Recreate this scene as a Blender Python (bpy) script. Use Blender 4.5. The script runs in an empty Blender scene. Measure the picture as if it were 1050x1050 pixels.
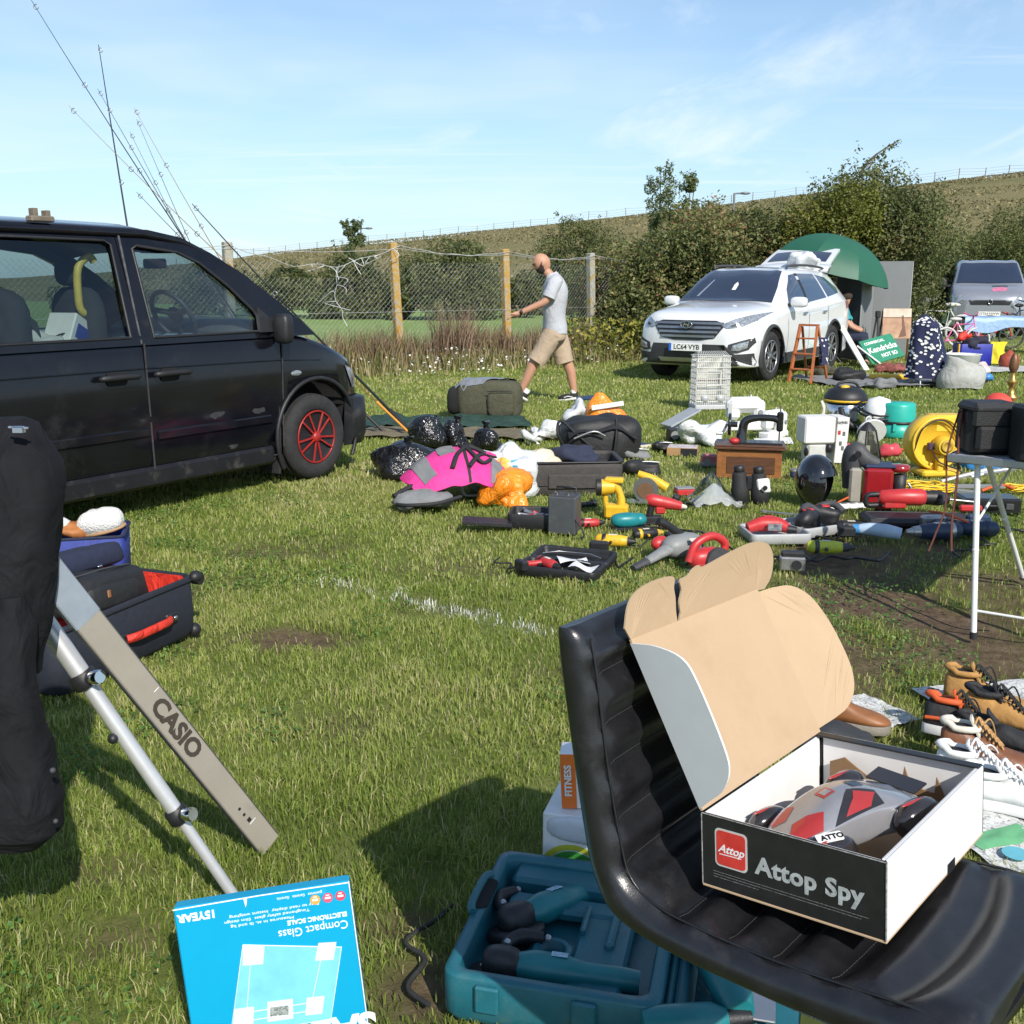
import bpy, bmesh, math, random
import numpy as np
from mathutils import Vector as V, Matrix as MX, noise
from mathutils.bvhtree import BVHTree
random.seed(7); RNG = np.random.default_rng(11)
SC = bpy.context.scene
COL = SC.collection
PI = math.pi
R = math.radians
# ---------------------------------------------------------------- camera numbers (also used to place things on the ground)
FOC = 1090.0; PITCH = math.atan(240/1090); CP, SP = math.cos(PITCH), math.sin(PITCH); EYE = 1.5
def G(px, py, h=0.0):
    """point of the ground (or of a level h above it) seen at a spot of the photo"""
    u = 525-py; dx = px-525
    y = FOC*CP+u*SP; z = -FOC*SP+u*CP
    t = (h-EYE)/z
    return V((dx*t, y*t, h))
def GY(px, py, y):
    u = 525-py; dx = px-525
    yy = FOC*CP+u*SP; z = -FOC*SP+u*CP
    t = y/yy
    return V((dx*t, y, EYE+z*t))
def rot(rx=0, ry=0, rz=0):
    return MX.Rotation(rz, 4, 'Z') @ MX.Rotation(ry, 4, 'Y') @ MX.Rotation(rx, 4, 'X')
def T(x, y=None, z=None):
    return MX.Translation(V((x, y, z)) if y is not None else V(x))
# ---------------------------------------------------------------- materials
MATS = {}
def mat(name, col, rough=.55, metal=0, var=.12, vs=14, bump=0, bs=60, coat=0, spec=.5, col2=None, dirt=None, trans=0, alpha=1, sheen=0, stretch=None):
    if name in MATS: return MATS[name]
    m = bpy.data.materials.new(name); m.use_nodes = True
    nt = m.node_tree; N = nt.nodes; L = nt.links
    b = N['Principled BSDF']
    c = (*col, 1)
    b.inputs['Roughness'].default_value = rough
    b.inputs['Metallic'].default_value = metal
    b.inputs['Specular IOR Level'].default_value = spec
    b.inputs['Coat Weight'].default_value = coat
    b.inputs['Coat Roughness'].default_value = .05
    b.inputs['Transmission Weight'].default_value = trans
    b.inputs['Alpha'].default_value = alpha
    if sheen: b.inputs['Sheen Weight'].default_value = sheen
    tc = N.new('ShaderNodeTexCoord'); src = tc.outputs['Object']
    if stretch:
        mp = N.new('ShaderNodeMapping'); mp.inputs['Scale'].default_value = stretch
        L.new(src, mp.inputs['Vector']); src = mp.outputs['Vector']
    n = N.new('ShaderNodeTexNoise'); n.inputs['Scale'].default_value = vs; n.inputs['Detail'].default_value = 6
    n.inputs['Roughness'].default_value = .65
    L.new(src, n.inputs['Vector'])
    r = N.new('ShaderNodeValToRGB')
    c2 = (*(col2 if col2 else tuple(min(1, x*(1+var)+.004*var) for x in col)), 1)
    c1 = c if col2 else (*[x*(1-var) for x in col], 1)
    r.color_ramp.elements[0].position = .3; r.color_ramp.elements[0].color = c1
    r.color_ramp.elements[1].position = .7; r.color_ramp.elements[1].color = c2
    L.new(n.outputs['Fac'], r.inputs['Fac'])
    out = r.outputs['Color']
    if dirt:
        dcol, lo, hi, dsc = dirt
        n2 = N.new('ShaderNodeTexNoise'); n2.inputs['Scale'].default_value = dsc; n2.inputs['Detail'].default_value = 9
        n2.inputs['Roughness'].default_value = .7
        L.new(src, n2.inputs['Vector'])
        mr = N.new('ShaderNodeMapRange'); mr.inputs['From Min'].default_value = lo; mr.inputs['From Max'].default_value = hi
        L.new(n2.outputs['Fac'], mr.inputs['Value'])
        mx = N.new('ShaderNodeMix'); mx.data_type = 'RGBA'
        L.new(mr.outputs['Result'], mx.inputs['Factor']); L.new(out, mx.inputs['A']); mx.inputs['B'].default_value = (*dcol, 1)
        out = mx.outputs['Result']
        mr2 = N.new('ShaderNodeMapRange'); mr2.inputs['To Min'].default_value = rough; mr2.inputs['To Max'].default_value = min(1, rough+.35)
        L.new(mr.outputs['Result'], mr2.inputs['Value']); L.new(mr2.outputs['Result'], b.inputs['Roughness'])
    L.new(out, b.inputs['Base Color'])
    if bump:
        n3 = N.new('ShaderNodeTexNoise'); n3.inputs['Scale'].default_value = bs; n3.inputs['Detail'].default_value = 5
        L.new(src, n3.inputs['Vector'])
        bp = N.new('ShaderNodeBump'); bp.inputs['Strength'].default_value = bump; bp.inputs['Distance'].default_value = .01
        L.new(n3.outputs['Fac'], bp.inputs['Height']); L.new(bp.outputs['Normal'], b.inputs['Normal'])
    MATS[name] = m
    return m
def wrinkle(m, scale=9, strength=.5, dist=.03):
    """cloth folds / crumples as bump"""
    N = m.node_tree.nodes; L = m.node_tree.links
    tc = N.new('ShaderNodeTexCoord'); n = N.new('ShaderNodeTexNoise')
    n.inputs['Scale'].default_value = scale; n.inputs['Detail'].default_value = 3; n.inputs['Distortion'].default_value = 1.2
    L.new(tc.outputs['Object'], n.inputs['Vector'])
    bp = N.new('ShaderNodeBump'); bp.inputs['Strength'].default_value = strength; bp.inputs['Distance'].default_value = dist
    L.new(n.outputs['Fac'], bp.inputs['Height']); L.new(bp.outputs['Normal'], N['Principled BSDF'].inputs['Normal'])
    return m
def glassmat(name, tint=(.75, .85, .85), op=.25, rough=.02):
    """thin pane: mostly see-through, mirrors at grazing angles"""
    if name in MATS: return MATS[name]
    m = bpy.data.materials.new(name); m.use_nodes = True
    N = m.node_tree.nodes; L = m.node_tree.links
    N.remove(N['Principled BSDF']); out = N['Material Output']
    tr = N.new('ShaderNodeBsdfTransparent'); tr.inputs['Color'].default_value = (*tint, 1)
    gl = N.new('ShaderNodeBsdfGlossy'); gl.inputs['Roughness'].default_value = rough
    fr = N.new('ShaderNodeFresnel'); fr.inputs['IOR'].default_value = 1.3
    ad = N.new('ShaderNodeMath'); ad.operation = 'ADD'; ad.inputs[1].default_value = op
    L.new(fr.outputs['Fac'], ad.inputs[0])
    mx = N.new('ShaderNodeMixShader'); L.new(ad.outputs[0], mx.inputs['Fac'])
    L.new(tr.outputs[0], mx.inputs[1]); L.new(gl.outputs[0], mx.inputs[2]); L.new(mx.outputs[0], out.inputs['Surface'])
    MATS[name] = m
    return m
# ---------------------------------------------------------------- mesh builder
def catmull(pts, n):
    pts = [V(p) for p in pts]; out = []
    P = [pts[0]*2-pts[1]]+pts+[pts[-1]*2-pts[-2]]
    for i in range(1, len(P)-2):
        for k in range(n):
            t = k/n; a, b, c, d = P[i-1], P[i], P[i+1], P[i+2]
            out.append(.5*((2*b)+(c-a)*t+(2*a-5*b+4*c-d)*t*t+(3*b-a-3*c+d)*t**3))
    out.append(pts[-1]); return out
class MB:
    def __init__(s): s.v = []; s.f = []; s.m = []; s.s = []
    def add(s, vs, fs, M=None, mi=0, sm=False):
        o = len(s.v)
        s.v += [(M @ V(v)) if M is not None else V(v) for v in vs]
        for f in fs: s.f.append([o+i for i in f]); s.m.append(mi); s.s.append(sm)
        return s
    def box(s, c, d, M=None, b=None, mi=0, taper=1.0):
        hx, hy, hz = d[0]/2, d[1]/2, d[2]/2
        if b is None: b = min(d)*.08
        b = min(b, min(hx, hy, hz)*.95)
        vs = []; ix = {}
        for sx in (-1, 1):
            for sy in (-1, 1):
                for sz in (-1, 1):
                    k = taper if sz > 0 else 1
                    for ax in range(3):
                        p = [sx*(hx-b)*k, sy*(hy-b)*k, sz*(hz-b)]
                        p[ax] += (sx, sy, sz)[ax]*b*(k if ax < 2 else 1)
                        ix[sx, sy, sz, ax] = len(vs); vs.append((p[0]+c[0], p[1]+c[1], p[2]+c[2]))
        fs = []
        for ax in range(3):
            o1, o2 = [(1, 2), (2, 0), (0, 1)][ax]
            for sg in (-1, 1):
                q = []
                for a, bb in ((-1, -1), (1, -1), (1, 1), (-1, 1)):
                    t = [0, 0, 0]; t[ax] = sg; t[o1] = a; t[o2] = bb; q.append(ix[(*t, ax)])
                fs.append(q if sg > 0 else q[::-1])
            for a in (-1, 1):                       # edges parallel to ax
                for bb in (-1, 1):
                    t0 = [0, 0, 0]; t0[o1] = a; t0[o2] = bb; t1 = t0[:]; t0[ax] = -1; t1[ax] = 1
                    q = [ix[(*t0, o1)], ix[(*t1, o1)], ix[(*t1, o2)], ix[(*t0, o2)]]
                    fs.append(q if a*bb > 0 else q[::-1])
        for sx in (-1, 1):
            for sy in (-1, 1):
                for sz in (-1, 1):
                    q = [ix[sx, sy, sz, 0], ix[sx, sy, sz, 1], ix[sx, sy, sz, 2]]
                    fs.append(q if sx*sy*sz > 0 else q[::-1])
        return s.add(vs, fs, M, mi)
    def bar(s, p0, p1, w, h, M=None, b=None, mi=0, up=(0, 0, 1)):
        p0, p1 = V(p0), V(p1); d = (p1-p0); L = d.length; x = d/L
        u = V(up); y = u.cross(x)
        if y.length < 1e-4: y = V((0, 1, 0)).cross(x)
        y.normalize(); z = x.cross(y)
        m = MX(((x.x, y.x, z.x, (p0.x+p1.x)/2), (x.y, y.y, z.y, (p0.y+p1.y)/2), (x.z, y.z, z.z, (p0.z+p1.z)/2), (0, 0, 0, 1)))
        return s.box((0, 0, 0), (L, w, h), (M @ m) if M is not None else m, b, mi)
    def tube(s, pts, r, n=8, M=None, mi=0, smooth=0, caps=True, flat=1.0, closed=False):
        if smooth: 
            if closed: pts = catmull(list(pts)+[pts[0]], smooth)[:-1]
            else:
                rr = r
                if not isinstance(r, (int, float)):
                    rr = [r[min(len(r)-1, i//smooth)]*(1-(i % smooth)/smooth)+r[min(len(r)-1, i//smooth+1)]*((i % smooth)/smooth) for i in range((len(pts)-1)*smooth+1)]
                pts = catmull(pts, smooth); r = rr
        pts = [V(p) for p in pts]; k = len(pts); rings = []; last = None
        for i, p in enumerate(pts):
            if closed: d = pts[(i+1) % k]-pts[i-1]
            else: d = pts[min(i+1, k-1)]-pts[max(i-1, 0)]
            d = d.normalized() if d.length > 1e-9 else V((0, 0, 1))
            if last is None:
                a = d.orthogonal().normalized() if abs(d.z) > .9 else V((0, 0, 1)).cross(d).normalized()
            else:
                a = last-d*last.dot(d)
                a = a.normalized() if a.length > 1e-6 else d.orthogonal().normalized()
            last = a; b = d.cross(a); ri = r if isinstance(r, (int, float)) else r[min(i, len(r)-1)]
            rings.append([p+a*(ri*math.cos(2*PI*j/n))+b*(ri*flat*math.sin(2*PI*j/n)) for j in range(n)])
        return s.loft(rings, M, mi, caps, closed_path=closed)
    def cyl(s, p0, p1, r0, r1=None, n=16, M=None, mi=0, bev=0):
        r1 = r0 if r1 is None else r1
        p0, p1 = V(p0), V(p1)
        if bev:
            d = (p1-p0).normalized()*bev
            return s.tube([p0, p0+d*.02, p0+d, p1-d, p1-d*.02, p1], [max(r0-bev, 1e-4), max(r0-bev, 1e-4), r0, r1, max(r1-bev, 1e-4), max(r1-bev, 1e-4)], n, M, mi)
        return s.tube([p0, p1], [r0, r1], n, M, mi)
    def loft(s, rings, M=None, mi=0, caps=True, closed_path=False, closed=True, sm=True):
        n = len(rings[0]); vs = [p for r in rings for p in r]; fs = []; k = len(rings)
        for i in range(k if closed_path else k-1):
            for j in range(n if closed else n-1):
                a, b = i*n+j, i*n+(j+1) % n; i2 = (i+1) % k
                fs.append([a, b, i2*n+(j+1) % n, i2*n+j])
        s.add(vs, fs, M, mi, sm)
        if caps and closed and not closed_path:
            s.add(rings[0], [list(range(n))[::-1]], M, mi); s.add(rings[-1], [list(range(n))], M, mi)
        return s
    def lathe(s, prof, n=20, M=None, mi=0, caps=True, sx=1, sy=1):
        return s.loft([[V((max(r, 1e-4)*math.cos(2*PI*j/n)*sx, max(r, 1e-4)*math.sin(2*PI*j/n)*sy, z)) for j in range(n)] for r, z in prof], M, mi, caps)
    def ell(s, c, r, M=None, mi=0, nu=14, nv=9, pw=1.0, nz=0, nsc=5, seed=0):
        rings = []
        def sg(x): return math.copysign(abs(x)**pw, x)
        for i in range(nv+1):
            a = -PI/2+PI*i/nv; a = max(-PI/2+.02, min(PI/2-.02, a)); ring = []
            for j in range(nu):
                t = 2*PI*j/nu
                d = V((sg(math.cos(a))*sg(math.cos(t)), sg(math.cos(a))*sg(math.sin(t)), sg(math.sin(a))))
                p = V((c[0]+d.x*r[0], c[1]+d.y*r[1], c[2]+d.z*r[2]))
                if nz: p += d*nz*noise.noise(p*nsc+V((seed, seed*2, 0)))
                ring.append(p)
            rings.append(ring)
        return s.loft(rings, M, mi)
    def prism(s, poly, d, M=None, mi=0, b=0):
        """outline in x,y from z=0 to z=d, optional chamfer"""
        n = len(poly)
        ar = sum(poly[i][0]*poly[(i+1) % n][1]-poly[(i+1) % n][0]*poly[i][1] for i in range(n))
        if ar < 0: poly = poly[::-1]
        if b:
            def inset(q, k):
                o = []
                for i in range(n):
                    p0, p1, p2 = V((*q[i-1], 0)), V((*q[i], 0)), V((*q[(i+1) % n], 0))
                    e1 = (p1-p0).normalized(); e2 = (p2-p1).normalized()
                    nn = V((-e1.y-e2.y, e1.x+e2.x, 0)); nn = nn.normalized() if nn.length > 1e-6 else V((-e1.y, e1.x, 0))
                    o.append((p1.x+nn.x*k, p1.y+nn.y*k))
                return o
            q = inset(poly, b)
            lv = [(q, 0), (poly, b), (poly, d-b), (q, d)]
        else: lv = [(poly, 0), (poly, d)]
        rings = [[V((x, y, z)) for x, y in q] for q, z in lv]
        s.loft(rings, M, mi, True, sm=False)
        return s
    def grid(s, fn, nu, nv, M=None, mi=0, th=0, sm=True):
        vs = [V(fn(i/nu, j/nv)) for i in range(nu+1) for j in range(nv+1)]
        w = nv+1
        fs = [[i*w+j, (i+1)*w+j, (i+1)*w+j+1, i*w+j+1] for i in range(nu) for j in range(nv)]
        s.add(vs, fs, M, mi, sm)
        if th:
            nr = [V((0, 0, 0)) for _ in vs]
            for f in fs:
                q = (vs[f[2]]-vs[f[0]]).cross(vs[f[3]]-vs[f[1]])
                for i in f: nr[i] += q
            lo = [v-(nn.normalized() if nn.length > 0 else V((0, 0, 1)))*th for v, nn in zip(vs, nr)]
            s.add(lo, [f[::-1] for f in fs], M, mi, sm)
            bd = [(i, 0) for i in range(nu+1)]+[(nu, j) for j in range(1, nv+1)]+[(i, nv) for i in range(nu-1, -1, -1)]+[(0, j) for j in range(nv-1, 0, -1)]
            ids = [i*w+j for i, j in bd]; k = len(ids)
            s.add([vs[i] for i in ids]+[lo[i] for i in ids], [[a, a+k, (a+1) % k+k, (a+1) % k] for a in range(k)], M, mi, False)
        return s
    def rough(s, amp, sc, seed=0, ground=None):
        for v in s.v:
            v += noise.noise_vector(v*sc+V((seed, seed*1.7, seed*.3)))*amp
            if ground is not None and v.z < ground: v.z = ground
        return s
    def xf(s, M):
        s.v = [M @ v for v in s.v]; return s
def mesh(name, mb, mats):
    me = bpy.data.meshes.new(name)
    me.from_pydata([tuple(v) for v in mb.v], [], mb.f)
    if not isinstance(mats, (list, tuple)): mats = [mats]
    for m in mats: me.materials.append(m)
    me.polygons.foreach_set('material_index', mb.m)
    me.polygons.foreach_set('use_smooth', mb.s)
    me.validate(); me.update()
    return me
def link(o, parent=None):
    COL.objects.link(o)
    if parent is not None: o.parent = parent
    return o
def part(parent, name, mb, mats, label=None, sub=0, M=None):
    o = link(bpy.data.objects.new(name, mesh(name, mb, mats)), parent)
    if M is not None: o.matrix_local = M
    if label: o['label'] = label
    if sub:
        md = o.modifiers.new('smooth', 'SUBSURF'); md.levels = sub; md.render_levels = sub
    return o
def tag(o, label, cat, group=None):
    o['label'] = label; o['category'] = cat
    if group: o['group'] = group
    return o
def thing(name, label, cat, loc=(0, 0, 0), rz=0, M=None, group=None):
    o = link(bpy.data.objects.new(name, None)); o.empty_display_size = .1
    o.matrix_world = M if M is not None else T(loc) @ rot(0, 0, rz)
    return tag(o, label, cat, group)
def solo(name, mb, mats, label, cat, loc=(0, 0, 0), rz=0, M=None, group=None, sub=0):
    o = part(None, name, mb, mats, sub=sub)
    o.matrix_world = M if M is not None else T(loc) @ rot(0, 0, rz)
    return tag(o, label, cat, group)
def struct(o, kind='structure'):
    o['kind'] = kind; return o
def text(parent, name, txt, size, M, m, ext=.0004, bold=0, shear=0, align='CENTER', sx=1, space=1):
    cu = bpy.data.curves.new(name, 'FONT'); cu.body = txt; cu.size = size; cu.extrude = ext; cu.offset = bold
    cu.shear = shear; cu.align_x = align; cu.align_y = 'CENTER'; cu.resolution_u = 3; cu.space_character = space
    tmp = bpy.data.objects.new('lettering', cu)
    COL.objects.link(tmp); bpy.context.view_layer.update()
    me = bpy.data.meshes.new_from_object(tmp.evaluated_get(bpy.context.evaluated_depsgraph_get()))
    bpy.data.objects.remove(tmp); bpy.data.curves.remove(cu)
    me.materials.clear(); me.materials.append(m)
    o = link(bpy.data.objects.new(name, me), parent)
    o.matrix_local = M @ MX.Diagonal((sx, 1, 1, 1))
    return o
def bvh(mb): return BVHTree.FromPolygons([tuple(v) for v in mb.v], mb.f)
def decal(tree, poly, d, off=.004, cuts=3, mi=0, mb=None, sm=True):
    """panel: outline (3d points) dropped along d on a surface and raised by off"""
    bm = bmesh.new(); d = V(d).normalized()
    f = bm.faces.new([bm.verts.new(V(p)) for p in poly])
    bmesh.ops.triangulate(bm, faces=[f])
    if cuts: bmesh.ops.subdivide_edges(bm, edges=bm.edges[:], cuts=cuts, use_grid_fill=True)
    bmesh.ops.triangulate(bm, faces=bm.faces[:])
    miss = []
    for v in bm.verts:
        h, n, i, dist = tree.ray_cast(v.co-d*3, d)
        if h is not None: v.co = h-d*off
        else: miss.append(v)
    if miss: bmesh.ops.delete(bm, geom=miss, context='VERTS')
    bmesh.ops.recalc_face_normals(bm, faces=bm.faces[:])
    if sum((fc.normal.dot(d) for fc in bm.faces)) > 0: bmesh.ops.reverse_faces(bm, faces=bm.faces[:])
    bm.verts.index_update()
    mb = mb or MB()
    mb.add([v.co.copy() for v in bm.verts], [[v.index for v in fc.verts] for fc in bm.faces], None, mi, sm)
    bm.free(); return mb
def rrect(w, h, r, n=4, cx=0, cy=0):
    o = []
    for sx, sy, a0 in ((1, 1, 0), (-1, 1, 90), (-1, -1, 180), (1, -1, 270)):
        for k in range(n+1):
            a = R(a0+90*k/n); o.append((cx+sx*(w/2-r)+r*math.cos(a), cy+sy*(h/2-r)+r*math.sin(a)))
    return o
def circ(r, n=24, cx=0, cy=0): return [(cx+r*math.cos(2*PI*i/n), cy+r*math.sin(2*PI*i/n)) for i in range(n)]
def npmesh(name, verts, faces_per, mats, attrs=None, smooth=False, parent=None):
    """big meshes from numpy: verts (n,3), faces (m,k)"""
    me = bpy.data.meshes.new(name); k = faces_per.shape[1]; m = len(faces_per)
    me.vertices.add(len(verts)); me.vertices.foreach_set('co', verts.astype(np.float32).ravel())
    me.loops.add(m*k); me.loops.foreach_set('vertex_index', faces_per.astype(np.int32).ravel())
    me.polygons.add(m); me.polygons.foreach_set('loop_start', np.arange(0, m*k, k, dtype=np.int32))
    if smooth: me.polygons.foreach_set('use_smooth', np.ones(m, dtype=bool))
    for x in mats: me.materials.append(x)
    for an, arr in (attrs or {}).items():
        a = me.attributes.new(an, 'FLOAT', 'POINT'); a.data.foreach_set('value', arr.astype(np.float32))
    me.update(calc_edges=True)
    return link(bpy.data.objects.new(name, me), parent)
def leafmat(name, cols, trans=.3, rough=.5):
    """foliage coloured leaf by leaf from the stored random number"""
    if name in MATS: return MATS[name]
    m = bpy.data.materials.new(name); m.use_nodes = True
    N = m.node_tree.nodes; L = m.node_tree.links; b = N['Principled BSDF']; out = N['Material Output']
    at = N.new('ShaderNodeAttribute'); at.attribute_name = 'rnd'
    r = N.new('ShaderNodeValToRGB'); cr = r.color_ramp
    while len(cr.elements) < len(cols): cr.elements.new(.5)
    for e, (p, c) in zip(cr.elements, cols): e.position = p; e.color = (*c, 1)
    L.new(at.outputs['Fac'], r.inputs['Fac']); L.new(r.outputs['Color'], b.inputs['Base Color'])
    b.inputs['Roughness'].default_value = rough; b.inputs['Specular IOR Level'].default_value = .35
    t = N.new('ShaderNodeBsdfTranslucent'); L.new(r.outputs['Color'], t.inputs['Color'])
    mx = N.new('ShaderNodeMixShader'); mx.inputs['Fac'].default_value = trans
    L.new(b.outputs[0], mx.inputs[1]); L.new(t.outputs[0], mx.inputs[2]); L.new(mx.outputs[0], out.inputs['Surface'])
    MATS[name] = m; return m
def leaves(name, pos, size, mats, rnd, parent, up=.35, asp=.55, nrm=None):
    """one small bent leaf (two triangles) at every position"""
    n = len(pos)
    d = RNG.normal(size=(n, 3)); d /= np.linalg.norm(d, axis=1)[:, None]
    if nrm is not None: d = d*.8+nrm*.6
    d[:, 2] += up; d /= np.linalg.norm(d, axis=1)[:, None]
    a = np.cross(d, RNG.normal(size=(n, 3))); a /= np.linalg.norm(a, axis=1)[:, None]
    b = np.cross(d, a); s = (size*(.6+.8*RNG.random(n)))[:, None]
    v = np.stack([pos-a*s*.5, pos-b*s*asp*.5+d*s*.08, pos+a*s*.5-d*s*.1, pos+b*s*asp*.5+d*s*.08], 1).reshape(-1, 3)
    i = np.arange(n)[:, None]*4
    f = np.concatenate([i+np.array([[0, 1, 2]]), i+np.array([[0, 2, 3]])], 0)
    return npmesh(name, v, f, mats, {'rnd': np.repeat(rnd, 4)}, parent=parent)
def noise3(p, sc, seed=0):
    return np.array([noise.noise(V((x*sc+seed, y*sc+seed*.7, z*sc))) for x, y, z in p])
# ================================================================= light, sky, camera
SUN_AZ = R(22); SUN_EL = R(38)
to_sun = V((math.sin(SUN_AZ)*math.cos(SUN_EL), -math.cos(SUN_AZ)*math.cos(SUN_EL), math.sin(SUN_EL)))
sl = bpy.data.lights.new('sun', 'SUN'); sl.energy = 4.5; sl.angle = R(.5); sl.color = (1, .94, .85)
so = link(bpy.data.objects.new('sun', sl)); so.rotation_euler = to_sun.to_track_quat('Z', 'Y').to_euler(); so.location = (8, -12, 14)
W = bpy.data.worlds.new('World'); SC.world = W; W.use_nodes = True
N = W.node_tree.nodes; L = W.node_tree.links
bg = N['Background']; bg.inputs['Strength'].default_value = .116
sk = N.new('ShaderNodeTexSky'); sk.sky_type = 'NISHITA'; sk.sun_disc = False
sk.sun_elevation = SUN_EL; sk.sun_rotation = PI-SUN_AZ; sk.air_density = 1.0; sk.dust_density = .6; sk.ozone_density = 2.2; sk.altitude = 50
tc = N.new('ShaderNodeTexCoord'); sp = N.new('ShaderNodeSeparateXYZ'); L.new(tc.outputs['Generated'], sp.inputs[0])
zz = N.new('ShaderNodeMath'); zz.operation = 'MAXIMUM'; zz.inputs[1].default_value = .0; L.new(sp.outputs['Z'], zz.inputs[0])
za = N.new('ShaderNodeMath'); za.operation = 'ADD'; za.inputs[1].default_value = .09; L.new(zz.outputs[0], za.inputs[0])
dx = N.new('ShaderNodeMath'); dx.operation = 'DIVIDE'; L.new(sp.outputs['X'], dx.inputs[0]); L.new(za.outputs[0], dx.inputs[1])
dy = N.new('ShaderNodeMath'); dy.operation = 'DIVIDE'; L.new(sp.outputs['Y'], dy.inputs[0]); L.new(za.outputs[0], dy.inputs[1])
cb = N.new('ShaderNodeCombineXYZ'); L.new(dx.outputs[0], cb.inputs[0]); L.new(dy.outputs[0], cb.inputs[1])
def cloud(scale, sc, rz, lo, hi, k, loc, det=9, dist=.6):
    mp = N.new('ShaderNodeMapping'); mp.inputs['Scale'].default_value = sc; mp.inputs['Rotation'].default_value = (0, 0, rz); mp.inputs['Location'].default_value = loc
    L.new(cb.outputs[0], mp.inputs[0])
    n = N.new('ShaderNodeTexNoise'); n.inputs['Scale'].default_value = scale; n.inputs['Detail'].default_value = det
    n.inputs['Roughness'].default_value = .62; n.inputs['Distortion'].default_value = dist; L.new(mp.outputs[0], n.inputs['Vector'])
    r = N.new('ShaderNodeMapRange'); r.interpolation_type = 'SMOOTHSTEP'
    r.inputs['From Min'].default_value = lo; r.inputs['From Max'].default_value = hi; r.inputs['To Max'].default_value = k
    L.new(n.outputs['Fac'], r.inputs['Value']); return r.outputs['Result']
c1 = cloud(.9, (1, .55, 1), R(35), .50, .78, .75, (2.3, 1.1, 0))
c2 = cloud(.55, (1.9, .35, 1), R(-28), .56, .78, .55, (5.2, .4, 0), 8, 1.2)
c3 = cloud(.35, (1, 1, 1), 0,   .40, .74, .42, (.3, 7.1, 0), 4, .2)
c4 = cloud(.8, (.30, 2.6, 1), R(66), .52, .76, .55, (1.2, 3.3, 0), 9, .9)
c5 = cloud(.7, (.22, 3.2, 1), R(128), .54, .76, .5, (7.2, 1.3, 0), 9, .7)
mx0 = N.new('ShaderNodeMath'); mx0.operation = 'MAXIMUM'; L.new(c4, mx0.inputs[0]); L.new(c5, mx0.inputs[1])
mx1 = N.new('ShaderNodeMath'); mx1.operation = 'MAXIMUM'; mxa = N.new('ShaderNodeMath'); mxa.operation = 'MAXIMUM'; L.new(c1, mxa.inputs[0]); L.new(c2, mxa.inputs[1]); L.new(mxa.outputs[0], mx1.inputs[0]); L.new(mx0.outputs[0], mx1.inputs[1])
mx2 = N.new('ShaderNodeMath'); mx2.operation = 'MAXIMUM'; L.new(mx1.outputs[0], mx2.inputs[0]); L.new(c3, mx2.inputs[1])
# pale air low over the horizon
hz_ = N.new('ShaderNodeMapRange'); hz_.interpolation_type = 'SMOOTHSTEP'; hz_.inputs['From Min'].default_value = 0; hz_.inputs['From Max'].default_value = .38
hz_.inputs['To Min'].default_value = .50; hz_.inputs['To Max'].default_value = .03; L.new(sp.outputs['Z'], hz_.inputs['Value'])
mh = N.new('ShaderNodeMix'); mh.data_type = 'RGBA'; L.new(hz_.outputs['Result'], mh.inputs['Factor']); tn = N.new('ShaderNodeMix'); tn.data_type = 'RGBA'; tn.blend_type = 'MULTIPLY'; tn.inputs['Factor'].default_value = 1; tn.inputs['B'].default_value = (.78, .93, 1.0, 1); L.new(sk.outputs[0], tn.inputs['A']); L.new(tn.outputs['Result'], mh.inputs['A']); mh.inputs['B'].default_value = (4.7, 6.1, 7.7, 1)
mc = N.new('ShaderNodeMix'); mc.data_type = 'RGBA'; L.new(mx2.outputs[0], mc.inputs['Factor']); L.new(mh.outputs['Result'], mc.inputs['A']); mc.inputs['B'].default_value = (6.5, 7.1, 7.9, 1)
L.new(mc.outputs['Result'], bg.inputs['Color'])
cd = bpy.data.cameras.new('camera'); cam = link(bpy.data.objects.new('camera', cd)); SC.camera = cam
cam.location = (0, 0, EYE); cam.rotation_euler = (PI/2-PITCH, 0, 0); cd.sensor_width = 36; cd.lens = 36*FOC/1050
cd.clip_start = .05; cd.clip_end = 3000
SC.view_settings.view_transform = 'Standard'; SC.view_settings.look = 'None'; SC.view_settings.gamma = 1; SC.view_settings.exposure = 0.36
SC.view_settings.use_curve_mapping = False
SC.cycles.max_bounces = 8; SC.cycles.transparent_max_bounces = 24; SC.cycles.use_denoising = True
# ================================================================= ground
DIRT = []   # x, y, rx, ry, strength
for px, py, rx, ry, k in ((905, 605, .42, .75, 1), (955, 655, .34, .45, .95), (930, 570, .5, .7, .9), (880, 660, .3, .35, .85), (1000, 600, .45, .6, .75), (1010, 690, .3, .25, .5),
        (278, 655, .28, .16, .95), (420, 945, .10, .07, .85), (440, 1000, .12, .12, .9), (590, 690, .3, .2, .6), (300, 560, .4, .25, .5), (545, 480, .4, .4, .45), (470, 580, .3, .2, .5), (350, 740, .2, .14, .45), (130, 960, .12, .1, .5),
        (200, 600, .3, .2, .4), (110, 890, .12, .08, .5), (850, 545, .5, .5, .6), (700, 640, .35, .25, .4), (1040, 640, .3, .3, .3), (860, 700, .2, .25, .7), (450, 620, .3, .15, .3), (395, 950, .12, .09, .75)):
    p = G(px, py); DIRT.append((p.x, p.y, rx, ry, k))
LA, LB = G(330, 596), G(640, 664)
def nz2(x, y, sc, seed=0): return noise.noise(V((x*sc+seed, y*sc-seed, seed*.37)))
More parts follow.
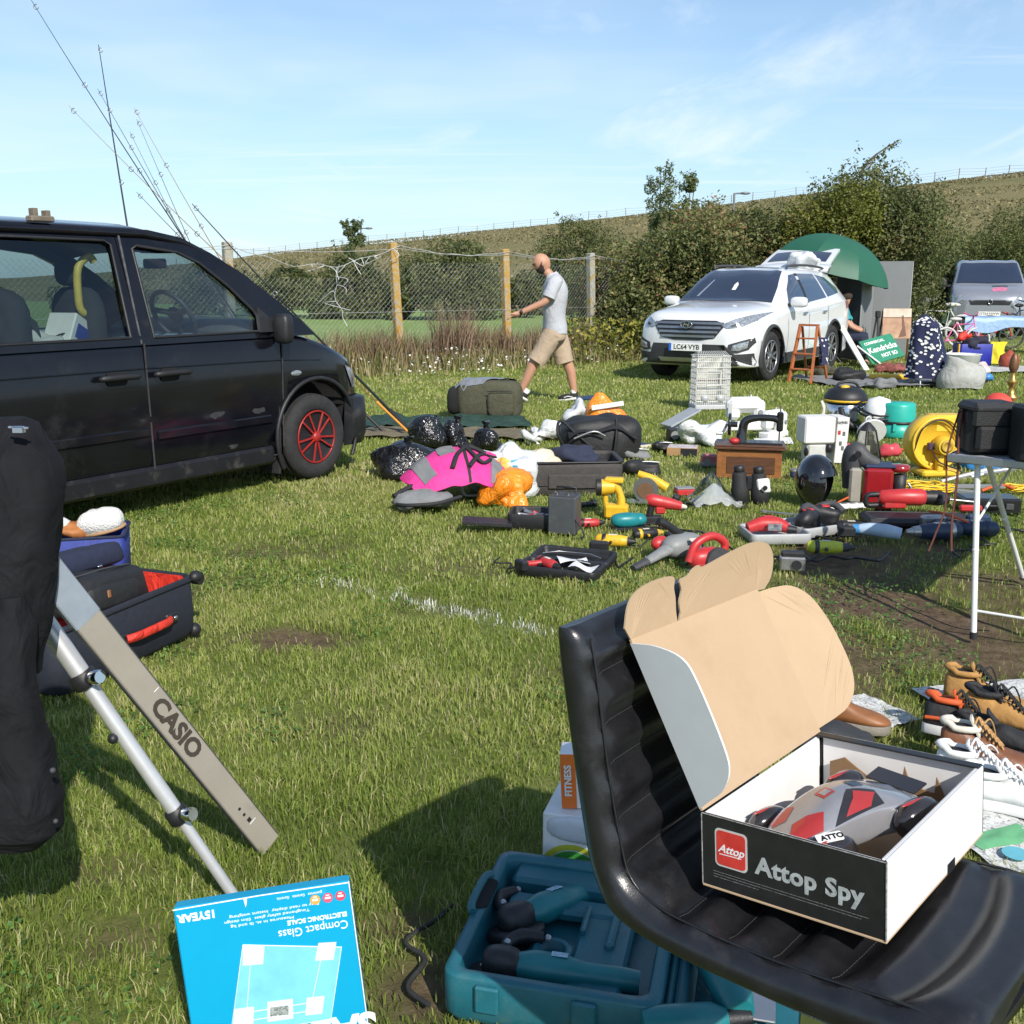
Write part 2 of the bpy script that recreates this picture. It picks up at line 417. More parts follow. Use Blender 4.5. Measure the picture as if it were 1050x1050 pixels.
def dirt_at(x, y):
    d = 0
    if y < 12:
        for cx, cy, rx, ry, k in DIRT:
            ax, ay = (x-cx)/rx, (y-cy)/ry
            q = ax*ax+ay*ay
            if q < 5: d = max(d, k*max(0, min(1, 1.35-q*.75+.9*nz2(x, y, 3.1, 4)+.5*nz2(x, y, 9, 1))))
    return min(1, d)
def fence_y(x): return 19.42+.72*(x+.07) if x < 8 else 25.2
ys = np.concatenate([np.linspace(-4, .8, 6), np.arange(1.2, 8, .07), np.arange(8, 24, .25), 24*np.geomspace(1, 50, 36)[0:]])
xs = np.concatenate([-np.geomspace(700, 9, 26), np.arange(-8.5, -3, .25), np.arange(-3, 4.2, .07), np.arange(4.25, 20, .3), np.geomspace(20.5, 700, 24)])
nx, ny = len(xs), len(ys)
XX, YY = np.meshgrid(xs, ys)
vz = np.zeros((ny, nx)); da = np.zeros((ny, nx)); fa = np.zeros((ny, nx))
for j in range(ny):
    for i in range(nx):
        x, y = xs[i], ys[j]
        if 1 < y < 12 and -4 < x < 5: da[j, i] = dirt_at(x, y); vz[j, i] = .012*nz2(x, y, 1.7)+.006*nz2(x, y, 6)-.012*da[j, i]
        fa[j, i] = max(0, min(1, (y-fence_y(x))/1.0)) if x < 3 else max(0, min(1, (y-26-.1*x)/4))
gv = np.stack([XX, YY, vz-.012], -1).reshape(-1, 3)
jj, ii = np.meshgrid(np.arange(ny-1), np.arange(nx-1), indexing='ij')
q0 = (jj*nx+ii).ravel(); gf = np.stack([q0, q0+1, q0+nx+1, q0+nx], 1)
gm = bpy.data.materials.new('turf soil'); gm.use_nodes = True
N = gm.node_tree.nodes; L = gm.node_tree.links; b = N['Principled BSDF']; b.inputs['Roughness'].default_value = .95; b.inputs['Specular IOR Level'].default_value = .15
def ramp(src, els):
    r = N.new('ShaderNodeValToRGB')
    while len(r.color_ramp.elements) < len(els): r.color_ramp.elements.new(.5)
    for e, (p, c) in zip(r.color_ramp.elements, els): e.position = p; e.color = (*c, 1)
    L.new(src, r.inputs['Fac']); return r.outputs['Color']
def nse(scale, det=8, rgh=.65, dist=0):
    n = N.new('ShaderNodeTexNoise'); n.inputs['Scale'].default_value = scale; n.inputs['Detail'].default_value = det; n.inputs['Roughness'].default_value = rgh; n.inputs['Distortion'].default_value = dist
    t = N.new('ShaderNodeTexCoord'); L.new(t.outputs['Object'], n.inputs['Vector']); return n.outputs['Fac']
def mixc(f, a, c):
    m = N.new('ShaderNodeMix'); m.data_type = 'RGBA'
    if isinstance(f, float): m.inputs['Factor'].default_value = f
    else: L.new(f, m.inputs['Factor'])
    L.new(a, m.inputs['A']); L.new(c, m.inputs['B']); return m.outputs['Result']
def attr(n):
    a = N.new('ShaderNodeAttribute'); a.attribute_name = n; return a.outputs['Fac']
g1 = ramp(nse(26, 10, .75), [(.3, (.065, .085, .022)), (.5, (.14, .165, .042)), (.68, (.22, .21, .08)), (.82, (.32, .28, .15))])
g2 = ramp(nse(.55, 4), [(.35, (.12, .175, .032)), (.65, (.20, .22, .06))])
g3 = mixc(.38, g1, g2)
soil = ramp(nse(14, 12, .78), [(.25, (.045, .030, .020)), (.48, (.12, .082, .052)), (.62, (.19, .135, .088)), (.78, (.33, .26, .18))])
g4 = mixc(attr('dirt'), g3, soil)
fld = mixc(.5, ramp(nse(1.2, 10, .7), [(.3, (.15, .225, .065)), (.7, (.22, .31, .10))]), ramp(nse(.12, 6), [(.35, (.165, .25, .07)), (.65, (.23, .30, .11))]))
g5 = mixc(attr('field'), g4, fld)
L.new(g5, b.inputs['Base Color'])
bp = N.new('ShaderNodeBump'); bp.inputs['Strength'].default_value = .9; bp.inputs['Distance'].default_value = .02; L.new(nse(38, 10, .75), bp.inputs['Height']); L.new(bp.outputs['Normal'], b.inputs['Normal'])
struct(npmesh('ground', gv, gf, [gm], {'dirt': da.ravel(), 'field': fa.ravel()}, smooth=True))
# ---------------------------------------------------------------- grass
def line_at(x, y):
    p = V((x, y, 0)); d = LB-LA; t = max(0, min(1, (p-LA).dot(d)/d.dot(d)))
    e = (p-LA-d*t).length
    return max(0, 1-e/(.10+.06*nz2(x, y, 5, 2)))*max(0, min(1, .75+1.1*nz2(x, y, 4, 9)))*max(0, min(1, min(t, 1-t)*9+.2))
def blades(zones):
    V_, F_, A_ = [], [], []; base = 0
    for y0, y1, dens, h0, h1, w, xa, xb in zones:
        area_n = int((y1*y1-y0*y0)*.64*dens)
        y = np.sqrt(RNG.uniform(y0*y0, y1*y1, area_n)); x = RNG.uniform(-.64, .64, area_n)*y
        keep = np.zeros(area_n, bool); tone = np.zeros(area_n); hh = np.ones(area_n); wh = np.zeros(area_n, bool)
        for i in range(area_n):
            xi, yi = x[i], y[i]
            c = nz2(xi, yi, 5.5 if y1 < 9 else 2.2, 3); d = dirt_at(xi, yi) if yi < 11 else 0
            keep[i] = random.random() < (1-d*1.02)*(.74+.7*c)
            if yi > fence_y(xi)-.2: keep[i] = False
            big = nz2(xi, yi, .55, 8)+.7*nz2(xi, yi, 1.6, 5)
            tone[i] = .43+.36*big+.2*c-.1*d; hh[i] = max(.3, 1+.7*c+.4*nz2(xi, yi, 1.3, 6))*(1-.35*d)
            if 3 < yi < 6.5 and -2 < xi < 1.2 and random.random() < line_at(xi, yi)*.95: wh[i] = True
        x, y, tone, hh, wh = x[keep], y[keep], tone[keep], hh[keep], wh[keep]; n = len(x)
        h = RNG.uniform(h0, h1, n)*hh; a = RNG.uniform(0, 2*PI, n); lean = RNG.uniform(.2, 1.5, n)*h; la = RNG.uniform(0, 2*PI, n)
        ca, sa = np.cos(a)*w*.5*RNG.uniform(.6, 1.4, n), np.sin(a)*w*.5*RNG.uniform(.6, 1.4, n); lx, ly = np.cos(la)*lean, np.sin(la)*lean
        z0 = np.full(n, -.012); hh2 = np.where(lean > .85*h, h*.6, h)
        p = [np.stack(q, 1) for q in ((x-ca, y-sa, z0), (x+ca, y+sa, z0), (x-ca*.8+lx*.3, y-sa*.8+ly*.3, hh2*.6), (x+ca*.8+lx*.3, y+sa*.8+ly*.3, hh2*.6), (x+lx, y+ly, hh2))]
        v = np.stack(p, 1).reshape(-1, 3); i = (np.arange(n)*5)[:, None]+base
        F_ += [i+np.array([[0, 1, 3]]), i+np.array([[0, 3, 2]]), i+np.array([[2, 3, 4]])]; V_.append(v); base += 5*n
        t = np.clip(tone+RNG.normal(0, .17, n), 0, .93); straw = RNG.random(n) < .12; t[straw] = RNG.uniform(.8, .93, straw.sum()); t[wh] = 1
        A_.append(np.repeat(t, 5))
    return np.concatenate(V_), np.concatenate(F_), np.concatenate(A_)
grm = leafmat('grass blades', [(0, (.14, .195, .032)), (.3, (.235, .31, .055)), (.55, (.32, .37, .088)), (.75, (.40, .40, .145)), (.92, (.52, .46, .24)), (.97, (.80, .80, .74))], .38, .5)
gv, gf, ga = blades([(1.75, 3.2, 17000, .010, .034, .0028, 0, 0), (3.2, 5, 11000, .010, .031, .0035, 0, 0), (5, 8, 5600, .010, .030, .0052, 0, 0), (8, 13, 2100, .012, .032, .009, 0, 0), (13, 27, 620, .016, .038, .016, 0, 0)])
go = npmesh('grass', gv, gf, [grm], {'rnd': ga}); struct(go, 'stuff'); tag(go, 'short worn grass of the sale field with dry straw coloured patches', 'grass')
n = 60000; y = np.sqrt(RNG.uniform(1.75**2, 8**2, n)); x = RNG.uniform(-.6, .6, n)*y
k = np.array([nz2(a, b_, 1.1, 21)+.6*nz2(a, b_, 3.3, 22) for a, b_ in zip(x, y)]) > .30; x, y = x[k], y[k]; n = len(x)
cv = leaves('clover', np.stack([x, y, RNG.uniform(.004, .024, n)], 1), .014, [leafmat('clover leaf', [(0, (.04, .10, .02)), (.6, (.08, .17, .03)), (1, (.14, .24, .05))], .25)], RNG.random(n), None, up=1.3, asp=.9)
struct(cv, 'stuff'); tag(cv, 'patches of small clover leaves among the grass', 'clover')
# ================================================================= hill
CREST = [(-900, 291), (0, 287), (150, 277), (250, 267), (370, 253), (500, 241), (640, 227), (800, 209), (960, 193), (1050, 185), (1300, 168), (2000, 160)]
def lerp_tab(t, x):
    for (a, b_), (c, d) in zip(t, t[1:]):
        if x <= c: return b_+(d-b_)*max(0, (x-a))/(c-a)
    return t[-1][1]
def crest(a):
    D = 215-70*max(-300, min(1400, a))/1050; return D, EYE+(285-lerp_tab(CREST, a))/1066*D
def hill_pt(a, t):
    D, h = crest(a); Db = 46+(a < 300)*0+14*max(0, min(1, (600-a)/600))
    yy = Db+(D-Db)*t; x = (a-525)/1090*yy*1.0
    z = h*(t if t <= 1 else 1-.25*(t-1)/.3*1.0)-.35*(1-min(1, t*6))
    return V((x, yy, z))
HA = list(range(-900, 2001, 40)); HT = [-.05+i*.045 for i in range(29)]
hv = []
for a in HA:
    for t in HT:
        p = hill_pt(a, max(t, 0)) if t >= 0 else hill_pt(a, 0)+V((0, -4, -.3))
        p.z += .45*noise.noise(p*.06)*min(1, max(0, t*3))+.12*noise.noise(p*.3)*min(1, max(0, t*3)); hv.append(p)
m = len(HT); hf = [[i*m+j, (i+1)*m+j, (i+1)*m+j+1, i*m+j+1] for i in range(len(HA)-1) for j in range(m-1)]
hm = bpy.data.materials.new('dry hillside grass'); hm.use_nodes = True; N = hm.node_tree.nodes; L = hm.node_tree.links; b = N['Principled BSDF']; b.inputs['Roughness'].default_value = .95; b.inputs['Specular IOR Level'].default_value = .1
h1 = ramp(nse(.9, 12, .75), [(.3, (.14, .13, .058)), (.5, (.21, .18, .085)), (.7, (.28, .23, .12))])
h2 = ramp(nse(.06, 8, .6, .5), [(.36, (.105, .125, .045)), (.52, (.17, .16, .075)), (.7, (.24, .20, .105))])
L.new(mixc(.5, h1, h2), b.inputs['Base Color'])
bp = N.new('ShaderNodeBump'); bp.inputs['Strength'].default_value = .8; bp.inputs['Distance'].default_value = .3; L.new(nse(2.2, 8, .7), bp.inputs['Height']); L.new(bp.outputs['Normal'], b.inputs['Normal'])
mb = MB().add(hv, hf, None, 0, True); struct(part(None, 'hill', mb, hm))
# tufts that roughen the hill and its skyline
n = 30000; aa = RNG.uniform(150, 1150, n); tt = np.sqrt(RNG.uniform(0.02, 1.0, n)); tt[:5000] = RNG.uniform(.95, 1.01, 5000)
tp = np.array([hill_pt(a, t) for a, t in zip(aa, tt)]); tp[:, 2] += .12
for i in range(n): tp[i, 2] += .45*noise.noise(V((tp[i, 0], tp[i, 1], 0))*.06)*min(1, tt[i]*3)
hg = leaves('hill_grass', tp, .34, [leafmat('hill tufts', [(0, (.145, .14, .058)), (.4, (.20, .175, .085)), (.8, (.265, .22, .115)), (1, (.32, .27, .15))], .2, .8)], RNG.random(n), None, up=.1, asp=.5)
struct(hg, 'stuff'); tag(hg, 'dry tussocky grass covering the hillside', 'grass')
# fence along the hill top
wood = mat('weathered wood', (.16, .13, .10), .85, var=.4, vs=6, bump=.4)
hfn = thing('hilltop_fence', 'thin post and wire fence along the skyline of the hill', 'fence', hill_pt(500, 1))
inv = hfn.matrix_world.inverted(); tops = []
a = 175.0
while a < 1130:
    p = hill_pt(a, .995); p.z += .45*noise.noise(p*.06)
    hgt = 1.25+random.uniform(-.1, .25); ln = random.uniform(-.08, .08)
    q = p+V((ln, 0, hgt)); w = .085
    part(hfn, 'post', MB().box((0, 0, hgt/2-.2), (w, w, hgt+.4), T(p) @ rot(0, ln, 0)).xf(inv), wood)
    tops.append(q); a += 14.5+11*(max(0, min(1, (a-200)/850)))+random.uniform(-2, 2)
mb = MB()
for dz in (.12, .5, .85): mb.tube([p-V((0, 0, dz)) for p in tops], .014, 3)
part(hfn, 'wire', mb.xf(inv), mat('fence wire', (.35, .35, .36), .5, .8))
# lamp posts that look over the hill
lampm = mat('lamp metal', (.20, .21, .22), .5, .5)
for px, py, y, side, lab in ((370, 234, 172, 1, 'distant street lamp above the dry hill left of the fence posts'), (753, 198, 128, 1, 'street lamp sticking up behind the bramble hedge over the white car')):
    tip = GY(px, py, y); t = thing('street_lamp', lab, 'street lamp', (tip.x, tip.y, tip.z-6), group='street lamps beyond the hill')
    part(t, 'column', MB().cyl((0, 0, -3), (0, 0, 6), .16, .12, 8), lampm)
    part(t, 'arm', MB().tube([(0, 0, 5.7), (.1, 0, 5.95), (.9, 0, 6.0)], .09, 6), lampm)
    part(t, 'lamp_head', MB().ell((1.25, 0, 5.98), (.62, .3, .17), nu=10, nv=6), lampm)
# ================================================================= bushes and trees
bark = mat('bark', (.10, .075, .05), .9, var=.4, vs=20, bump=.5)
GRN_DARK = [(0, (.05, .07, .024)), (.35, (.10, .125, .042)), (.7, (.18, .195, .068)), (.9, (.25, .24, .10)), (1, (.20, .12, .06))]
GRN_BRAM = [(0, (.055, .074, .024)), (.3, (.12, .145, .045)), (.53, (.205, .215, .072)), (.70, (.28, .255, .10)), (.82, (.25, .12, .07)), (1, (.36, .16, .11))]
GRN_YEL = [(0, (.08, .10, .015)), (.4, (.17, .18, .028)), (.8, (.21, .22, .035)), (1, (.28, .27, .06))]
GRN_MID = [(0, (.055, .075, .02)), (.4, (.11, .135, .038)), (.8, (.18, .195, .065)), (1, (.24, .21, .09))]
GRN_BIRCH = [(0, (.09, .12, .045)), (.5, (.15, .185, .075)), (1, (.23, .25, .12))]
def bush(name, lab, cat, base, clumps, n, ls, pal, palname, group=None, stems=7, up=.3, sprays=0, ext=1):
    """clumps: (x,y,z,r) round the base; leaves thickest near the clump skins"""
    t = thing(name, lab, cat, base, group=group)
    mb = MB(); cz = sum(c[2] for c in clumps)/len(clumps)
    for k in range(stems):
        c = clumps[k % len(clumps)]
        p1 = V((c[0], c[1], c[2])); p0 = V((p1.x*.25+random.uniform(-.1, .1), p1.y*.25, -.1))
        mid = (p0+p1)/2+V((random.uniform(-.2, .2), random.uniform(-.2, .2), .1))
        s = max(.02, c[3]*.045); mb.tube([p0, mid, p1, p1+((p1-mid)*.4+V((0, 0, c[3]*.4)))*ext], [s*1.6, s, s*.6, s*.15], 5, smooth=3)
    part(t, 'trunk', mb, bark)
    vol = np.array([c[3]**2 for c in clumps]); ci = RNG.choice(len(clumps), n, p=vol/vol.sum()); C = np.array(clumps)[ci]
    d = RNG.normal(size=(n, 3)); d /= np.linalg.norm(d, axis=1)[:, None]
    rr = C[:, 3]*(.45+.6*RNG.random(n)**.45)
    pos = C[:, :3]+d*rr[:, None]*np.array([1, 1, .9])
    lump = noise3(pos, 1.9/max(.6, np.mean(C[:, 3])), 3); pos += d*(lump*C[:, 3]*.38)[:, None]
    for k in range(sprays):                       # loose shoots
        c = clumps[random.randrange(len(clumps))]; a = random.uniform(0, 2*PI); e = random.uniform(.5, 1.4)
        v = V((math.cos(a)*math.cos(e), math.sin(a)*math.cos(e), math.sin(e))); L_ = random.uniform(.3, .75)*min(1.2, c[3]+.3); m_ = 26
        tt = RNG.random(m_); q = np.array([c[0], c[1], c[2]])+np.outer(c[3]*.85+tt*L_, np.array(v))+RNG.normal(0, .05, (m_, 3))+np.outer(tt*tt*L_*.3, np.array([0, 0, -.5]))
        pos = np.concatenate([pos, q]); d = np.concatenate([d, np.repeat(np.array([v]), m_, 0)])
    keep = pos[:, 2] > -.05; pos, d = pos[keep], d[keep]; n = len(pos)
    patch = noise3(pos, .9, 11); rnd = np.clip(.46+.42*patch+RNG.normal(0, .2, n), 0, 1)
    leaves('crown', pos, ls, [leafmat('leaf '+palname, pal, .38, .5)], rnd, t, up=up, nrm=d)
    return t
def clump_row(x0, x1, zt, depth, r, n, seed, zfun=None):
    rg = random.Random(seed); o = []
    for k in range(n):
        x = rg.uniform(x0, x1); h = (zfun(x) if zfun else zt); z = rg.uniform(.2, 1)*(h-r*.8)
        o.append((x, rg.uniform(-depth, depth)*(1-.4*z/h), max(r*.4, z), r*rg.uniform(.7, 1.25)))
    k = int((x1-x0)/(r*.9))
    for i in range(k+1):
        x = x0+(x1-x0)*i/max(1, k); h = (zfun(x) if zfun else zt); o.append((x, rg.uniform(-.3, .3)*depth, h-r*.75+rg.uniform(-.15, .15), r*rg.uniform(.6, .95)))
    return o
def bx(px, y): return (px-525)/1090*y*.985
Yh = 21.5
def band(px0, px1, y): return bx(px0, y), bx(px1, y)
def ztop(py, y): return EYE+(285-py)/1066*y
x0, x1 = band(610, 735, Yh); c0 = (x0+x1)/2
bush('bramble_bush', 'bramble bush with reddish leaves growing from the last fence post to the white car', 'bush', (c0, Yh, 0), clump_row(x0-c0, x1-c0, 0, .9, .62, 24, 1, lambda x: 2.05+.65*min(1, max(0, (x+1.2)/2.0))), 32000, .075, GRN_BRAM, 'bramble', 'bushes of the hedge', sprays=26)
x0, x1 = band(700, 850, Yh+1.4); c0 = (x0+x1)/2
bush('bramble_bush', 'wide bramble bush rising straight behind the white car', 'bush', (c0, Yh+1.4, 0), clump_row(x0-c0, x1-c0, 3.0, 1.0, .62, 34, 2), 36000, .075, GRN_BRAM, 'bramble', 'bushes of the hedge', sprays=30)
bush('yellow_bush', 'yellow green bush poking out of the hedge top above the green umbrella', 'bush', (bx(850, Yh+.7), Yh+.7, 0), [(-.5, .2, 2.55, .55), (.25, 0, 2.8, .6), (.6, .3, 2.5, .5), (-.1, -.2, 2.35, .5), (.1, .3, 1.6, .6), (-.8, .1, 2.2, .4)], 11000, .072, GRN_YEL, 'yellow', 'bushes of the hedge', sprays=14)
x0, x1 = band(832, 948, Yh+1.9); c0 = (x0+x1)/2
t = bush('hawthorn_tree', 'tall dark hawthorn at the right end of the hedge with a bare shoot on top', 'tree', (c0, Yh+1.9, 0), clump_row(x0-c0+.3, x1-c0-.3, 0, 1.1, .78, 30, 5, lambda x: 3.75-.7*max(0, x)-.2*max(0, -x)), 44000, .072, GRN_DARK, 'hawthorn', 'bushes of the hedge', sprays=46)
part(t, 'shoot', MB().tube([(-.55, 0, 3.1), (-.3, 0, 3.8), (.1, 0, 4.15), (.42, 0, 4.33)], [.03, .022, .014, .006], 5, smooth=4), bark)
q = np.array([[-.3+.7*k/90+random.gauss(0, .03), random.gauss(0, .04), 3.8+.5*k/90+random.gauss(0, .04)] for k in range(90)])
leaves('shoot_leaves', q, .08, [MATS['leaf hawthorn']], RNG.random(90), t)
for px, y, wpx, tp_, lab, pal, pn, sd in ((1000, 37, 95, 243, 'loose green bush on the slope left of the silver van', GRN_MID, 'mid', 31), (1062, 38, 90, 224, 'green bush rising behind the silver van', GRN_MID, 'mid', 32), (948, 31, 60, 262, 'dark bush between the hawthorn and the silver van', GRN_DARK, 'hawthorn', 33), (1120, 37, 90, 235, 'green bush at the far right of the slope', GRN_MID, 'mid', 34)):
    hw = wpx/2/1090*y; zt = ztop(tp_, y)
    bush('hedge_bush', lab, 'bush', (bx(px, y), y, 0), clump_row(-hw*.8, hw*.8, zt, .9, zt*.24, 16, sd), 18000, .085, pal, pn, 'bushes at the foot of the hill', sprays=24)
# beyond the fence
for px, wpx, tp_, y, lab, pal, pn, sd, n in ((466, 92, 247, 40, 'round dark bush seen through the fence between two lichened posts', GRN_DARK, 'hawthorn', 41, 11000), (362, 80, 262, 41, 'dark bush seen through the fence left of the first lichened post', GRN_DARK, 'hawthorn', 42, 9000),
        (296, 46, 272, 43, 'dark bush showing over the bonnet of the black van', GRN_DARK, 'hawthorn', 43, 8000), (412, 34, 292, 40, 'low bush behind the first lichened post', GRN_MID, 'mid', 44, 4000), (536, 38, 280, 42, 'low bush seen behind the second lichened post', GRN_DARK, 'hawthorn', 45, 5000),
        (592, 66, 222, 52, 'tall dark bush on the hillside above the walking man', GRN_DARK, 'hawthorn', 46, 12000), (566, 36, 270, 45, 'dark bush beside the head of the walking man', GRN_DARK, 'hawthorn', 47, 6000), (225, 90, 275, 44, 'dark bush seen through the windows of the black van', GRN_DARK, 'hawthorn', 48, 6000), (110, 120, 290, 46, 'far bush seen through the rear window of the black van', GRN_MID, 'mid', 49, 5000)):
    hw = wpx/2/1090*y; zt = ztop(tp_, y)
    bush('field_bush', lab, 'bush', (bx(px, y), y, 0), clump_row(-hw*.8, hw*.8, zt, .8, min(hw*.55, zt*.3), 12, sd, lambda x: zt*(1-.35*(x/hw)**2)), int(n*1.7), .11, pal, pn, 'bushes beyond the fence', sprays=22)
for px, tp_, y, w, lab, sd in ((672, 179, 31, .85, 'feathery young birch standing above the bramble hedge', 1), (703, 188, 31.6, .62, 'smaller birch just right of its taller neighbour over the hedge', 2), (366, 231, 60, .9, 'thin grey green sapling by the distant lamp on the hill', 3)):
    zt = ztop(tp_, y); rg = random.Random(sd)
    cl = []
    for k in range(34):
        f = rg.random()**.8; z = zt*(.30+.66*f); r = w*(1.05-.85*f); cl.append((rg.gauss(0, r*.75), rg.gauss(0, r*.6), z, max(.10, w*.24*(1.15-.5*f))))
    cl.append((0, 0, zt*.97, .10))
    bush('birch_tree' if sd < 3 else 'sapling', lab, 'tree', (bx(px, y), y, 0), cl, 4300, .075 if sd < 3 else .13, GRN_BIRCH, 'birch', 'young trees over the hedge' if sd < 3 else None, stems=9, sprays=60, ext=.05)
# ================================================================= chain link fence
conc = mat('lichened concrete', (.33, .30, .24), .95, var=.2, vs=18, bump=.6, bs=40, dirt=((.40, .235, .045), .40, .54, 15))
conc2 = mat('grey concrete', (.30, .29, .25), .95, var=.25, vs=18, bump=.6, bs=40, dirt=((.33, .24, .06), .5, .62, 7))
wire = mat('galvanised wire', (.42, .43, .44), .45, .7, var=.2)
FP = [V((-9.6, 12.6, 0)), V((-6.9, 14.5, 0)), V((-4.28, 16.45, 0)), V((-1.883, 18.1, 0)), V((-.075, 19.37, 0)), V((1.56, 21.05, 0)), V((3.6, 22.9, 0))]
FH = [2.0, 2.0, 2.03, 2.07, 2.0, 1.97, 1.9]
ft = thing('chain_link_fence', 'old chain link fence on yellow lichened concrete posts behind the walking man', 'fence', FP[3])
inv = ft.matrix_world.inverted()
for i, (p, h) in enumerate(zip(FP, FH)):
    ln = [0, .02, .0, .05, .035, .03, .02][i]
    part(ft, 'post', MB().box((0, 0, h/2-.15), (.13, .13, h+.3), T(p) @ rot(0, -ln, R(35)), b=.012), conc if i in (3, 4) else conc2, 'weathered post crusted with yellow lichen' if i in (3, 4) else None)
    ft.children[-1].data.transform(inv)
def ftop(i, f): return (FH[i]*(1-f)+FH[i+1]*f)-.06-(.32 if i == 2 else .10)*math.sin(PI*f)*(1+.12*math.sin(f*23))
mb = MB(); mb2 = MB()
for i in range(len(FP)-1):
    A, B = FP[i], FP[i+1]; D = B-A; Ln = D.length; u = D/Ln; nrm = V((u.y, -u.x, 0)); st = .085
    k = int((Ln+2)/st)
    def pt(s, z):
        f = max(0, min(1, s/Ln)); bul = .06*noise.noise(V((s*.8+i*9, z*.9, 0))); return A+u*s+nrm*(.08+bul)+V((0, 0, z))
    for j in range(k):
        for sg in (1, -1):
            s0 = j*st-2 if sg > 0 else j*st; pts = []
            for q in range(9):
                z = q/8*2.0; s = s0+sg*z
                if 0 <= s <= Ln and z < ftop(i, s/Ln): pts.append(pt(s, z))
            # run to the exact edge
            if len(pts) > 1: mb.tube(pts, .0019, 3, caps=False)
    mb2.tube([A+u*(Ln*f)+nrm*.075+V((0, 0, ftop(i, f)+.01)) for f in [q/20 for q in range(21)]], .0055, 4)
    mb2.tube([A+u*(Ln*f)+nrm*.075+V((0, 0, FH[i]*(1-f)+FH[i+1]*f-.1-.05*math.sin(PI*f))) for f in [q/10 for q in range(11)]], .004, 4)
    mb2.tube([A+u*(Ln*f)+nrm*.075+V((0, 0, .95)) for f in (0, .5, 1)], .003, 3)
# torn loose strands between the van and the first lichened post
rg = random.Random(5); A, B = FP[2], FP[3]
for k in range(11):
    f = .45+.05*k; p = A.lerp(B, min(.98, f))+V((.06, -.09, ftop(2, min(.98, f))+.01))
    mb2.tube([p, p+V((rg.uniform(-.12, .12), -.03, rg.uniform(-.14, -.02))), p+V((rg.uniform(-.2, .2), -.05, rg.uniform(-.24, .04)))], .006, 4, smooth=3)
p = A.lerp(B, .60)+V((.06, -.09, ftop(2, .60))); ch = [p]
for k in range(7): ch.append(ch[-1]+V((.03+rg.uniform(-.07, .09), rg.uniform(-.03, .03), -.13)))
mb2.tube(ch, .006, 4, smooth=3)
for k in (1, 2, 3, 4): mb2.tube([ch[k], ch[k]+V((rg.uniform(-.2, .2), -.02, rg.uniform(-.05, .08))), ch[k]+V((rg.uniform(-.25, .25), -.03, -.14))], .005, 4, smooth=3)
part(ft, 'mesh', mb.xf(inv), wire); part(ft, 'straining_wire', mb2.xf(inv), mat('pale wire', (.55, .55, .54), .5, .5))
# weeds along its foot
def weeds(name, lab, n, pos, hfun, cols, w, nm):
    x, y = pos; h = hfun; a = RNG.uniform(0, 2*PI, n); la = RNG.uniform(0, 2*PI, n); lean = h*RNG.uniform(.05, .4, n)
    ca, sa = np.cos(a)*w/2, np.sin(a)*w/2; lx, ly = np.cos(la)*lean, np.sin(la)*lean
    p = [np.stack(q, 1) for q in ((x-ca, y-sa, 0*x), (x+ca, y+sa, 0*x), (x-ca*.8+lx*.35, y-sa*.8+ly*.35, h*.6), (x+ca*.8+lx*.35, y+sa*.8+ly*.35, h*.6), (x+lx, y+ly, h))]
    v = np.stack(p, 1).reshape(-1, 3); i = (np.arange(n)*5)[:, None]
    f = np.concatenate([i+np.array([[0, 1, 3]]), i+np.array([[0, 3, 2]]), i+np.array([[2, 3, 4]])])
    o = npmesh(name, v, f, [leafmat(nm, cols, .25, .6)], {'rnd': np.repeat(RNG.random(n), 5)}); struct(o, 'stuff'); tag(o, lab, 'weeds')
n = 16000; x = RNG.uniform(-5.5, 4.0, n); off = RNG.gamma(1.6, .38, n)-.35
y = np.array([fence_y(q) for q in x])-off
dens = np.array([.5+.5*nz2(q, 0, 1.3, 2) for q in x]); h = RNG.uniform(.25, .85, n)*np.exp(-np.maximum(off, 0)*.75)*(.45+.8*dens)
weeds('dry_weeds', 'tall straw coloured grass and weeds along the foot of the fence', n, (x, y), h, [(0, (.07, .095, .024)), (.3, (.15, .155, .045)), (.6, (.30, .25, .11)), (1, (.46, .38, .21))], .016, 'dry weed')
n = 1920; x = np.concatenate([RNG.normal(-1.0, .45, 220), RNG.normal(-2.4, .5, 500), RNG.normal(.2, .7, 600), RNG.normal(-.6, .6, 600)]); y = np.array([fence_y(q) for q in x])-RNG.uniform(.05, .6, n)
h = np.where(np.abs(x+1.0) < .3, RNG.uniform(.5, 1.15, n), RNG.uniform(.25, .75, n))
weeds('brown_docks', 'rust brown seed stalks standing against the fence', n, (x, y), h, [(0, (.11, .075, .05)), (.5, (.22, .14, .09)), (1, (.34, .25, .17))], .018, 'dock stalk')
n = 5200; x = RNG.uniform(.6, 4.6, n); y = np.array([19.6+.35*q for q in x])-RNG.gamma(1.5, .3, n)+RNG.uniform(0, 1.2, n); z = RNG.uniform(0, 1, n)**1.3*.75
yw = leaves('yellow_weeds', np.stack([x, y, z], 1), .085, [leafmat('leaf weed', [(0, (.05, .08, .014)), (.5, (.16, .18, .03)), (.8, (.33, .30, .05)), (1, (.42, .36, .08))], .3)], RNG.random(n), None, up=.5)
struct(yw, 'stuff'); tag(yw, 'yellowing leafy weeds between the man and the white car', 'weeds')
n = 230; x = np.concatenate([RNG.normal(-.9, .7, 140), RNG.uniform(-2.6, 3.6, 90)]); y = np.array([fence_y(q) for q in x])-RNG.uniform(.7, 2.4, n); z = RNG.uniform(.08, .40, n)*np.clip(1.6-(np.array([fence_y(q) for q in x])-y)*.5, .3, 1)
